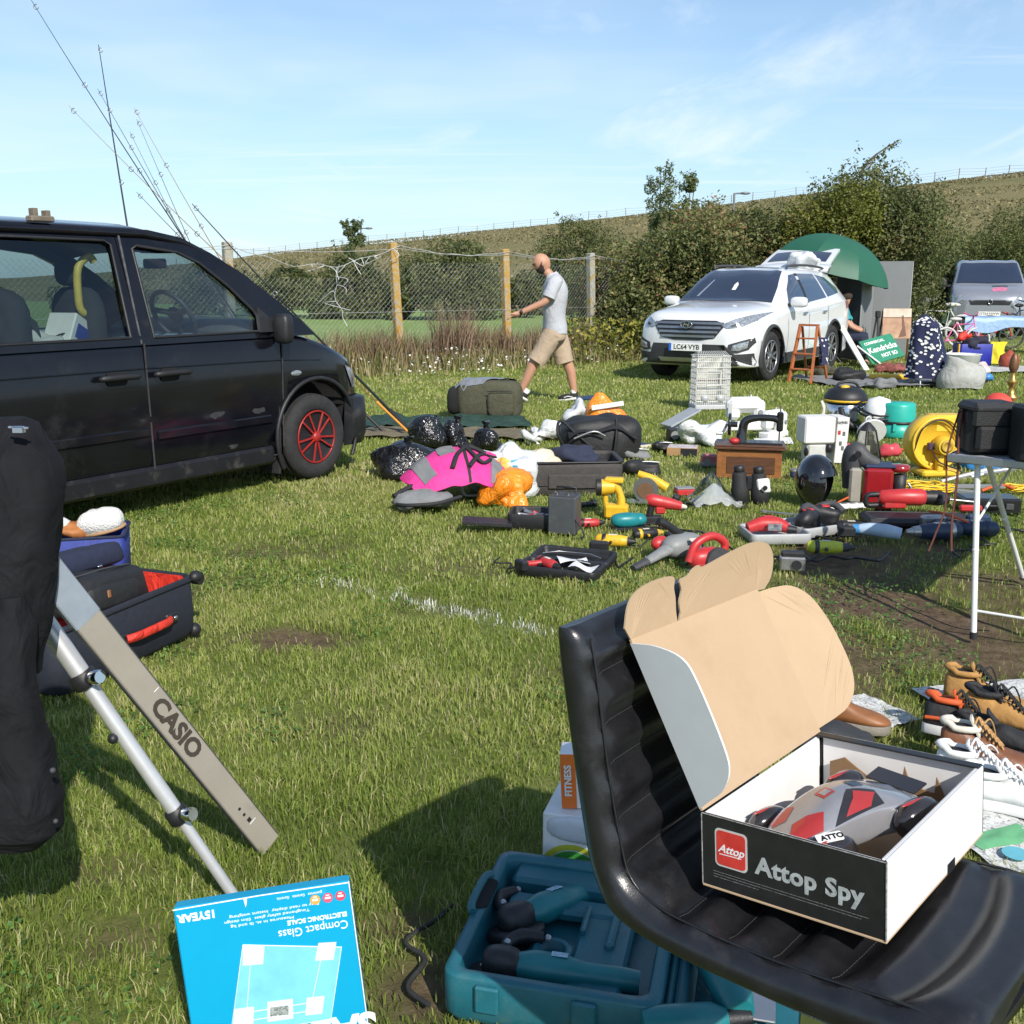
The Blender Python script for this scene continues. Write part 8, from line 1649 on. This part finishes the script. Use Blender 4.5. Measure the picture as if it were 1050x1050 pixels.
part(t, 'hose', MB().tube([(-.10, -.19, .24), (-.09, -.25, .16), (-.02, -.30, .08), (.09, -.32, .03)], .03, 10, smooth=6), blackpl); part(t, 'handle', MB().tube([(-.13, 0, .40), (-.06, 0, .47), (.08, 0, .47), (.14, 0, .40)], .014, 8, smooth=4), blackpl)
for a in (.4, 2.2, 4.3): part(t, 'castor', MB().ell((.2*math.cos(a), .2*math.sin(a), .035), (.035, .035, .035)), blackpl)
sg_('vacuum_nozzle', 'pale crevice nozzle sticking up left of the drum vacuum', 'nozzle', 842, 432, MB().tube([(0, 0, .02), (.03, 0, .12), (-.01, 0, .22)], [.05, .035, .02], 8, smooth=3, flat=.5), cream)
t = tg('steam_cleaner', 'white domed steam cleaner wrapped in a black cable', 'steam cleaner', 899, 446, 0); part(t, 'body', MB().lathe([(.0, .0), (.15, .0), (.165, .05), (.12, .14), (.14, .26), (.10, .35), (.0, .38)], 22), whitepl); part(t, 'cable', MB().tube([(.17*math.cos(a)*(1+.15*math.sin(3*a)), .17*math.sin(a), .19+.006*a+.05*math.sin(a)) for a in [.45*k for k in range(36)]], .011, 6), blackpl); part(t, 'nozzle', MB().tube([(-.1, -.1, .2), (-.17, -.16, .12), (-.2, -.2, .04)], [.025, .03, .04], 8, smooth=3), greyt)
sg_('white_disc', 'round white plastic plate leaning against the steam cleaner', 'plate', 893, 458, MB().cyl((0, 0, .13), (0, .02, .14), .13, n=26), whitepl)
t = tg('teal_drum', 'turquoise plastic drum with a black band between cleaner and fan', 'drum', 919, 447, 0); tq = mat('turquoise plastic', (.02, .36, .29), .38, var=.06)
part(t, 'lower_drum', MB().lathe([(.0, 0), (.165, 0), (.172, .01), (.172, .13), (.0, .131)], 26), tq); part(t, 'black_band', MB().lathe([(.174, .128), (.180, .132), (.180, .152), (.174, .156)], 26, caps=False), blackpl); part(t, 'upper_drum', MB().lathe([(.168, .15), (.168, .16), (.16, .30), (.15, .325), (.0, .33)], 26), tq); part(t, 'clip', MB().box((-.08, -.155, .10), (.03, .02, .07)), tq)
t = tg('fan_blower', 'yellow inflatable blower fan with a round housing and motor', 'fan', 957, 488, 6); yf = mat('blower yellow', (.72, .45, .035), .4, var=.06, vs=12, dirt=((.35, .22, .06), .62, .8, 9))
part(t, 'housing', MB().lathe([(.0, -.10), (.17, -.10), (.205, -.075), (.212, 0), (.205, .07), (.16, .09), (.155, .07), (.0, .06)], 34, T(0, .06, .26) @ rot(PI/2, 0, 0)), yf); part(t, 'rim', MB().tube([(.195*math.cos(a), -.025, .26+.195*math.sin(a)) for a in [2*PI*k/36 for k in range(36)]], .012, 6, closed=True), yf); part(t, 'motor', MB().cyl((.02, -.02, .25), (.02, -.13, .25), .072, n=22, bev=.01), yf); part(t, 'motor_cap', MB().lathe([(.045, 0), (.05, .006), (.03, .01), (.028, .004), (.0, .004)], 20, T(.02, -.13, .25) @ rot(PI/2, 0, 0)), mat('dark yellow', (.42, .26, .03), .5))
part(t, 'foot', MB().box((.02, .02, .03), (.30, .22, .05), b=.015), yf); part(t, 'strut', MB().box((.01, -.055, .11), (.05, .06, .14), b=.008).box((.06, -.055, .11), (.02, .06, .14), b=.005), yf); part(t, 'outlet', MB().box((.10, .08, .40), (.26, .18, .14), b=.02), yf); part(t, 'junction_box', MB().box((-.07, -.05, .24), (.05, .04, .06), b=.008), mat('dark purple plastic', (.06, .03, .05), .5)); part(t, 'cable', MB().tube([(-.07, -.07, .22), (-.02, -.10, .13), (.05, -.11, .10), (.15, -.12, .06), (.16, -.15, .01)], .006, 6, smooth=5).tube([(-.19, -.03, .2), (-.14, -.05, .38), (.0, -.05, .44), (.12, -.05, .36), (.20, -.04, .16)], .006, 6, smooth=5), blackpl)
def coil(px, py, r, n, m_, name, lab, sx=1.3):
    pts = [V((sx*(r+.025*math.sin(k*1.7))*math.cos(k*.42)+.03*math.sin(k*.3), (r*.6+.02*math.cos(k*1.1))*math.sin(k*.42), (.012+.00055*k+.008*math.sin(k*2.3)+.008))) for k in range(n)]
    return sg_(name, lab, 'cable', px, py, MB().tube(pts, .0055, 6, smooth=2), m_)
yc = mat('yellow cable', (.72, .47, .02), .45)
coil(944, 508, .15, 130, yc, 'cable_coil', 'heaped coil of yellow extension cable in front of the fan'); coil(1045, 505, .12, 60, yc, 'cable_coil', 'smaller yellow cable coil under the table')
sg_('orange_flex', 'short orange flex lying on the grass left of the fan', 'cable', 922, 462, MB().tube([(-.12, .1, .01), (-.06, .02, .012), (.02, -.03, .012), (.12, -.05, .01)], .011, 6, smooth=5), orng); sg_('orange_flex', 'bent orange flex lying behind the white table leg', 'cable', 1025, 507, MB().tube([(-.14, -.02, .03), (-.05, .02, .05), (.03, .03, .06), (.08, -.02, .05), (.10, .05, .05)], .011, 6, smooth=5), orng)
t = tg('metal_bracket', 'grey folded metal frame lying behind the white table leg', 'frame', 1000, 505, -8); part(t, 'flat_bar', MB().bar((-.30, .05, .03), (.22, .0, .05), .07, .02).bar((-.26, .0, .02), (.0, -.12, .02), .07, .02), greyt)
for k in range(4): part(t, 'rail', MB().bar((-.2+.1*k, .15, .05+.02*k), (.15+.06*k, .22, .14), .03, .012), steel if k % 2 else whitepl)
t = tg('hard_case', 'black plastic case lying flat under the camera table', 'case', 1015, 527, -4); part(t, 'case_body', MB().box((0, .05, .055), (.36, .20, .11), b=.015), mat('glossy black plastic', (.014, .014, .015), .25)); part(t, 'latch', MB().box((.1, -.054, .06), (.05, .012, .04), b=.003), greypl); part(t, 'carry_grip', MB().tube([(-.09, -.05, .07), (-.08, -.085, .07), (.04, -.085, .07), (.05, -.05, .07)], .009, 7), blackpl)
t = tg('blue_crate', 'shallow bright blue crate under the camera table', 'crate', 1010, 482, 0); part(t, 'tray', MB().loft(tray_rings(.30, .22, .09, .012, depth=.07), T(-.15, 0, 0)), mat('bright blue plastic', (.03, .22, .55), .4)); part(t, 'rim', MB().tube([(x, y+.11, .09) for x, y in rrect(.31, .23, .03)], .008, 6, closed=True), MATS['bright blue plastic'])
# ================================================================= stalls at the right
gb = mat('grey display board', (.215, .225, .23), .8, var=.05, vs=4); gb_shade = mat('shade toned grey display board', (.075, .08, .085), .8, var=.05)  # second, darker copy carries the umbrella's shade in its colour
def board(lab, px0, px1, y0, y1, ht, m_, py=None):
    a, b_ = GY(px0, 300, y0), GY(px1, 300, y1); a.z = b_.z = 0; d = b_-a
    t = thing('display_board', lab, 'display board', M=T(a) @ rot(0, 0, math.atan2(d.y, d.x))); L_ = d.length
    part(t, 'panel', MB().box((L_/2, 0, ht/2+.03), (L_-.02, .022, ht-.04), b=.003), m_); part(t, 'frame', MB().tube([(.0, 0, .03), (L_, 0, .03), (L_, 0, ht), (0, 0, ht), (0, 0, .03)], .014, 6), greyt); return t
board('shade toned grey display board in the shade of the green umbrella', 858, 884, 20.2, 19.6, 1.72, gb_shade); board('narrow grey display board turned to the sun under the umbrella edge', 884, 895, 19.6, 20.6, 1.72, gb); board('wide pale grey display board standing beyond the umbrella', 893, 934, 20.9, 20.6, 1.80, gb)
um = thing('umbrella', 'large dark green umbrella propped over the back of the white car', 'umbrella', (5.80, 20.0, 0)); ug = mat('green umbrella cloth', (.014, .095, .055), .55, var=.06, vs=3); uM = T(0, 0, 1.58) @ rot(R(6), R(13), R(12)); rr = 1.14
for k in range(8):
    a0 = 2*PI*k/8; part(um, 'canopy_panel', MB().grid(lambda u, v: uM @ V((rr*math.sin(u*1.25)/math.sin(1.25)*math.cos(a0+v*PI/4)*(1-.035*u*math.sin(PI*v)*2), rr*math.sin(u*1.25)/math.sin(1.25)*math.sin(a0+v*PI/4)*(1-.035*u*math.sin(PI*v)*2), .70*(math.cos(u*1.25)-math.cos(1.25))/(1-math.cos(1.25))-.02*u*math.sin(PI*v))), 10, 6), ug)
    part(um, 'rib', MB().tube([uM @ V((rr*.985*math.sin(u*1.25)/math.sin(1.25)*math.cos(a0), rr*.985*math.sin(u*1.25)/math.sin(1.25)*math.sin(a0), .69*(math.cos(u*1.25)-math.cos(1.25))/(1-math.cos(1.25))-.012)) for u in [q/8 for q in range(9)]], .006, 5), blackpl)
part(um, 'pole', MB().cyl((0, 0, 0), uM @ V((0, 0, .72)), .016, n=10), greyt); part(um, 'ferrule', MB().cyl(uM @ V((0, 0, .69)), uM @ V((0, 0, .78)), .012, .006, 8), blackpl)
t = thing('painting', 'sunset beach painting with a hand bag strap leaning on the grey boards', 'painting', M=T(GY(905, 333, 19.6).x, 19.6, .42) @ rot(R(-4), 0, 0)); pm_ = mat('sunset painting', (.30, .16, .10), .5, var=.3, vs=6, col2=(.52, .33, .20))
part(t, 'canvas', MB().box((.26, 0, .27), (.52, .03, .54), b=.003), pm_); part(t, 'sky_band', MB().box((.26, -.0165, .46), (.51, .003, .15), b=.001), mat('pale painted sky', (.56, .47, .38), .5, var=.2, vs=9)); part(t, 'horizon', MB().box((.26, -.0165, .375), (.51, .003, .012), b=.001), mat('painted brown', (.16, .075, .05), .5)); part(t, 'painted_post', MB().prism([(.34, .40), (.37, .42), (.44, .05), (.30, .02), (.36, .2)], .003, T(0, -.015, 0) @ rot(PI/2, 0, 0)), MATS['painted brown']); part(t, 'easel_legs', MB().bar((.02, .05, .5), (-.02, .2, -.42), .03, .02).bar((.5, .05, .5), (.54, .2, -.42), .03, .02), oakd)
t = thing('tripod', 'folded dark tripod standing against the grey boards', 'tripod', GY(899, 340, 19.5)*1.0); t.location.z = 0
for x, y in ((-.09, .05), (.09, .03), (0, -.10)): part(t, 'leg', MB().cyl((x*.2, y*.2, .80), (x, y, 0), .018, .012, 7), greypl)
part(t, 'head', MB().box((0, 0, .86), (.09, .07, .12), b=.015), blackpl)
ora = mat('orange stained wood', (.36, .105, .030), .5, var=.25, vs=12, stretch=(4, 4, .5))
M_ = T(G(826, 392)) @ rot(0, 0, R(-38)); t = thing('step_ladder', 'orange stained wooden step ladder open on the grass by the car', 'step ladder', M=M_)
for s in (-1, 1): part(t, 'front_leg', MB().bar((s*.17, -.22, 0), (s*.13, .0, .82), .035, .05), ora); part(t, 'rear_leg', MB().bar((s*.16, .42, 0), (s*.12, .05, .80), .03, .035), ora)
for k in range(3): part(t, 'step', MB().box((0, -.16+.06*k, .20+.22*k), (.31-.02*k, .09, .022), b=.004), ora)
part(t, 'top_rail', MB().bar((-.15, .01, .83), (.15, .01, .83), .06, .03), ora); part(t, 'rear_rail', MB().bar((-.15, .33, .2), (.15, .33, .2), .025, .03), ora)
def dots(mb_fn, o, n, seed, lift=.006, r=.022):
    rg = random.Random(seed); mb = MB()
    for k in range(n):
        u, v = rg.uniform(.03, .97), rg.uniform(.03, .97); c = V(mb_fn(u, v)); du = V(mb_fn(min(1, u+.01), v))-c; dv = V(mb_fn(u, min(1, v+.01)))-c; nn = du.cross(dv)
        if nn.length < 1e-9: continue
        nn.normalize(); du.normalize(); e = nn.cross(du); a = rg.uniform(0, PI); mb.add([c+nn*lift+(du*math.cos(2*PI*q/8+a)*1.0+e*math.sin(2*PI*q/8+a)*.7)*r*rg.uniform(.8, 1.1) for q in range(8)], [list(range(8))])
    p_ = part(o, 'white_pattern', mb, whitel); p_['kind'] = 'stuff'; return p_
t = thing('spotted_cloth', 'navy cloth with white spots hanging over the step ladder', 'cloth', M=M_ @ T(.16, .12, .35)); fnc = lambda u, v: V((.04*math.sin(9*v+2*u)+.05*u, -.14+.30*v, .30-.34*u-.05*math.sin(PI*v)*u)); nv_ = mat('navy patterned cloth', (.012, .016, .06), .8)
part(t, 'cloth', MB().grid(fnc, 12, 12, th=.006), nv_); dots(fnc, t, 40, 2, .004, .016); dots(lambda u, v: fnc(u, 1-v), t, 40, 3, .010, .016)
t = thing('white_plank', 'long white painted plank leaning beside the rear wheel of the car', 'plank', G(888, 380)); part(t, 'board', MB().bar((0, 0, 0), (-.36, .75, .86), .08, .025), whitepl); part(t, 'back_batten', MB().bar((.06, .05, .0), (-.28, .80, .84), .03, .025), cream)
M_ = T(G(895, 378)) @ rot(0, 0, R(14)); t = thing('estate_board', 'green and white estate agent board leaning back on the grass', 'sign', M=M_ @ T(.0, 0, .06) @ rot(R(-42), R(-13), 0)); gs = mat('sign green', (.015, .20, .11), .45)
part(t, 'panel', MB().box((.30, 0, .26), (.62, .02, .50), b=.003), gs); text(t, 'name_lettering', 'Kendricks', .155, T(.32, -.0105, .27) @ rot(PI/2, 0, 0), whitel, .002, bold=.004, sx=.86); text(t, 'top_lettering', 'COMMERCIAL', .075, T(.24, -.0105, .42) @ rot(PI/2, 0, 0), whitel, .002, bold=.002, sx=.8); text(t, 'lower_lettering', 'NOT SO', .10, T(.38, -.0105, .12) @ rot(PI/2, 0, 0), whitel, .002, bold=.003, sx=.8); part(t, 'stake', MB().bar((-.06, .02, .45), (.10, -.05, -.05), .04, .025), whitepl)
M_ = T(G(948, 396)) @ rot(0, 0, R(4)); t = thing('shopping_trolley', 'two wheeled shopping trolley draped in a navy cloth with white leaf spots', 'trolley', M=M_)
def tcl(u, v):
    a = 2*PI*u; z = .12+.88*v; w = (.27-.14*v)*(1-.75*max(0, v-.86)/.14); dp = .19*(1-.8*max(0, v-.86)/.14); return V((w*math.cos(a)*(1+.14*math.sin(5*a+4*v))+.10*(1-v)*(math.cos(a) > 0)*math.cos(a)-.08*v, dp*math.sin(a)*(1+.10*math.sin(4*a)), z))
part(t, 'cloth_cover', MB().grid(tcl, 40, 22, th=.004), nv_); dots(tcl, t, 230, 4, .012, .023); dots(lambda u, v: tcl(1-u, v), t, 1, 5)
for x in (-.17, .17): part(t, 'wheel', MB().tube([(x, .05+.075*math.cos(a), .085+.075*math.sin(a)) for a in [2*PI*k/18 for k in range(18)]], .012, 6, closed=True).cyl((x-.01, .05, .085), (x+.01, .05, .085), .06, n=14), steel)
part(t, 'frame', MB().tube([(-.12, -.12, .0), (-.12, -.10, .2)], .009, 6).tube([(.12, -.12, .0), (.12, -.10, .2)], .009, 6).tube([(-.14, .06, .9), (-.14, .02, .12)], .009, 6), whitepl)
sg_('laundry_sack', 'slumped pale grey canvas sack beside the spotted trolley', 'sack', 985, 398, MB().loft(dense_loft([sect((0, 0, .01), .30, .22), sect((0, 0, .14), .31, .23), sect((.03, 0, .28), .27, .20, tilt=-.04), sect((.02, 0, .38), .23, .17, tilt=-.06), sect((.02, 0, .36), .18, .12, tilt=-.06)], 4)).rough(.045, 4, 2, ground=0).rough(.012, 14), wrinkle(mat('pale grey canvas', (.36, .36, .34), .85), 6, .6, .04))
sg_('white_tub', 'white round plastic tub behind the canvas sack', 'tub', 985, 386, MB().lathe([(.0, .0), (.22, .0), (.27, .34), (.285, .35), (.26, .35), (.21, .02), (.0, .02)], 24, caps=False), whitepl)
flatcloth('groundsheet', 'grey groundsheet spread under the jumble behind the step ladder', 895, 392, 1.9, 1.6, 10, greyf, .05, 9)
sg_('yellow_tube', 'long yellow tube lying behind the drum vacuum', 'tube', 911, 391, MB().cyl((-.28, 0, .06), (.28, .03, .06), .045, n=14, bev=.004), yelp)
for px, py, r, m_, lab in ((905, 398, (.24, .14, .07), greyf, 'grey bundle of cloth lying under the yellow tube'), (868, 392, (.22, .16, .11), bagm, 'dark bundle lying at the foot of the step ladder'), (915, 382, (.26, .14, .08), mat('brown red fabric', (.20, .06, .05), .9, var=.8, vs=9), 'mixed brown and red clothes below the green board'), (845, 385, (.22, .15, .08), olive, 'olive cloth heap between the ladder and the green board'), (1010, 392, (.14, .09, .06), mat('blue film', (.05, .22, .55), .4), 'blue plastic bag on the grass by the canvas sack'), (1002, 383, (.20, .10, .09), mat('red white fabric', (.55, .25, .25), .8, var=.9, vs=9, col2=(.7, .68, .66)), 'white and red folded fabric behind the blue plastic bag')):
    sg_('cloth_bundle', lab, 'bundle', px, py, heap(r, .1, 7, seed=px), m_)
t = thing('market_table', 'trestle table covered by a pale blue plastic sheet near the silver van', 'table', M=T(GY(990, 345, 21.5).x, 21.5, 0)); part(t, 'tabletop', MB().box((1.0, .35, .70), (2.0, .7, .03)), wood); part(t, 'blue_sheet', MB().grid(lambda u, v: (-.06+2.12*u, -.06+.82*max(0, (v-.25)/.75), .735-.24*max(0, (.25-v)/.25)*(1+.25*math.sin(9*u))+.012*math.sin(20*u+3*v)), 30, 12, th=.004), wrinkle(mat('pale blue sheet', (.27, .40, .60), .5), 5, .5, .03))
for x in (.06, 1.94):
    for y in (.05, .65): part(t, 'leg', MB().bar((x, y, 0), (x, y, .70), .04, .04), steel)
bl_ = mat('deep blue plastic', (.012, .02, .26), .45)
t = tg('blue_crate', 'deep blue crate holding dark clothes by the blue sheeted table', 'crate', 1000, 377, 0); part(t, 'shell', MB().loft(tray_rings(.56, .36, .40, .015, depth=.3), T(-.28, 0, 0)), bl_); part(t, 'grip', MB().box((0, -.004, .33), (.12, .012, .03)), arch); part(t, 'yellow_strip', MB().box((-.29, .05, .22), (.02, .05, .36)), yelp)
solo('dark_clothes', heap((.22, .14, .10), .1, 8), wrinkle(mat('dark clothes', (.02, .02, .035), .9), 9, .6, .02), 'dark clothes heaped over the deep blue crate', 'clothing', M=t.matrix_world @ T(.05, .12, .33)); solo('red_clothes', heap((.12, .10, .08), .15, 9), redl, 'red garment on top of the deep blue crate', 'clothing', M=t.matrix_world @ T(-.12, .2, .42))
sg_('yellow_cloth', 'bright yellow cloth hanging down beside the deep blue crate', 'cloth', 1022, 374, MB().grid(lambda u, v: (-.14+.28*u+.03*math.sin(7*v), .02*math.sin(9*u), .02+.38*v), 10, 10, th=.02), mat('yellow cloth', (.72, .58, .03), .8)); sg_('red_kettle', 'rusty red lidded pot right of the yellow cloth', 'pot', 1034, 378, MB().lathe([(0, 0), (.12, 0), (.17, .10), (.15, .22), (.06, .27), (.03, .31), (.0, .32)], 20), mat('rusty red', (.30, .06, .03), .5, var=.4))
flatcloth('groundsheet', 'pale groundsheet under the deep blue crate and the pot', 1025, 380, 2.0, 1.1, 0, mat('pale sheet', (.42, .42, .41), .8), .03, 12)
tyw = mat('bike tyre', (.05, .05, .05), .8)
def bike(lab, px, py, rz, s, fm, wh, basket=0):
    t = thing('bicycle', lab, 'bicycle', M=T(G(px, py)) @ rot(0, 0, R(rz)) @ MX.Scale(s, 4), group='bicycles parked in front of the silver van')
    for x in (0, .62):
        w = part(t, 'wheel', MB().tube([(x+.235*math.cos(a), 0, .25+.235*math.sin(a)) for a in [2*PI*k/28 for k in range(28)]], .020, 6, closed=True), wh); sp_ = MB()
        for k in range(9): sp_.bar((x, 0, .25), (x+.225*math.cos(.7*k), 0, .25+.225*math.sin(.7*k)), .005, .005)
        part(w, 'spokes', sp_, steel)
    part(t, 'frame', MB().tube([(0, 0, .25), (.25, 0, .27), (.20, 0, .58), (.0, 0, .25)], .014, 6).tube([(.20, 0, .54), (.52, 0, .56), (.25, 0, .27)], .016, 6).tube([(.62, 0, .25), (.54, 0, .52), (.50, 0, .70)], .015, 6), fm)
    part(t, 'saddle', MB().ell((.17, 0, .64), (.12, .06, .035)).cyl((.19, 0, .56), (.18, 0, .63), .012, n=6), wh if wh != tyw else blackpl); part(t, 'handlebar', MB().tube([(.44, -.22, .74), (.50, -.10, .70), (.50, .10, .70), (.44, .22, .74)], .013, 6, smooth=3), fm); part(t, 'cranks', MB().cyl((.25, -.07, .27), (.25, .07, .27), .012, n=6).cyl((.25, -.05, .27), (.25, -.04, .27), .06, n=14).bar((.25, -.07, .27), (.30, -.07, .17), .015, .02), steel)
    if basket: part(t, 'basket', MB().loft([[V((x+.62, y, z)) for x, y in rrect(a, a*.8, .03)] for a, z in ((.20, .56), (.28, .76))], caps=False).box((.62, 0, .565), (.2, .16, .01)), greyt)
wbike = mat('white bike paint', (.68, .68, .68), .35)
bike('white bicycle with a grey basket in front of the silver van bumper', 985, 357, 168, 1.45, wbike, mat('white tyre', (.5, .5, .48), .7), 1); bike('small pink framed bicycle with white tyres leaning by the white one', 968, 364, 8, 1.1, mat('pink bike paint', (.62, .10, .28), .4), MATS['white tyre']); bike('dark red bicycle standing behind the deep blue crate', 1003, 357, -12, 1.05, redp, tyw); bike('blue childs bicycle half out of view by the silver van wheel', 1036, 348, 30, 1.3, bluet, tyw); bike('black bicycle lying under the grey boards next to the green sign', 915, 362, -30, 1.0, blackpl, tyw)
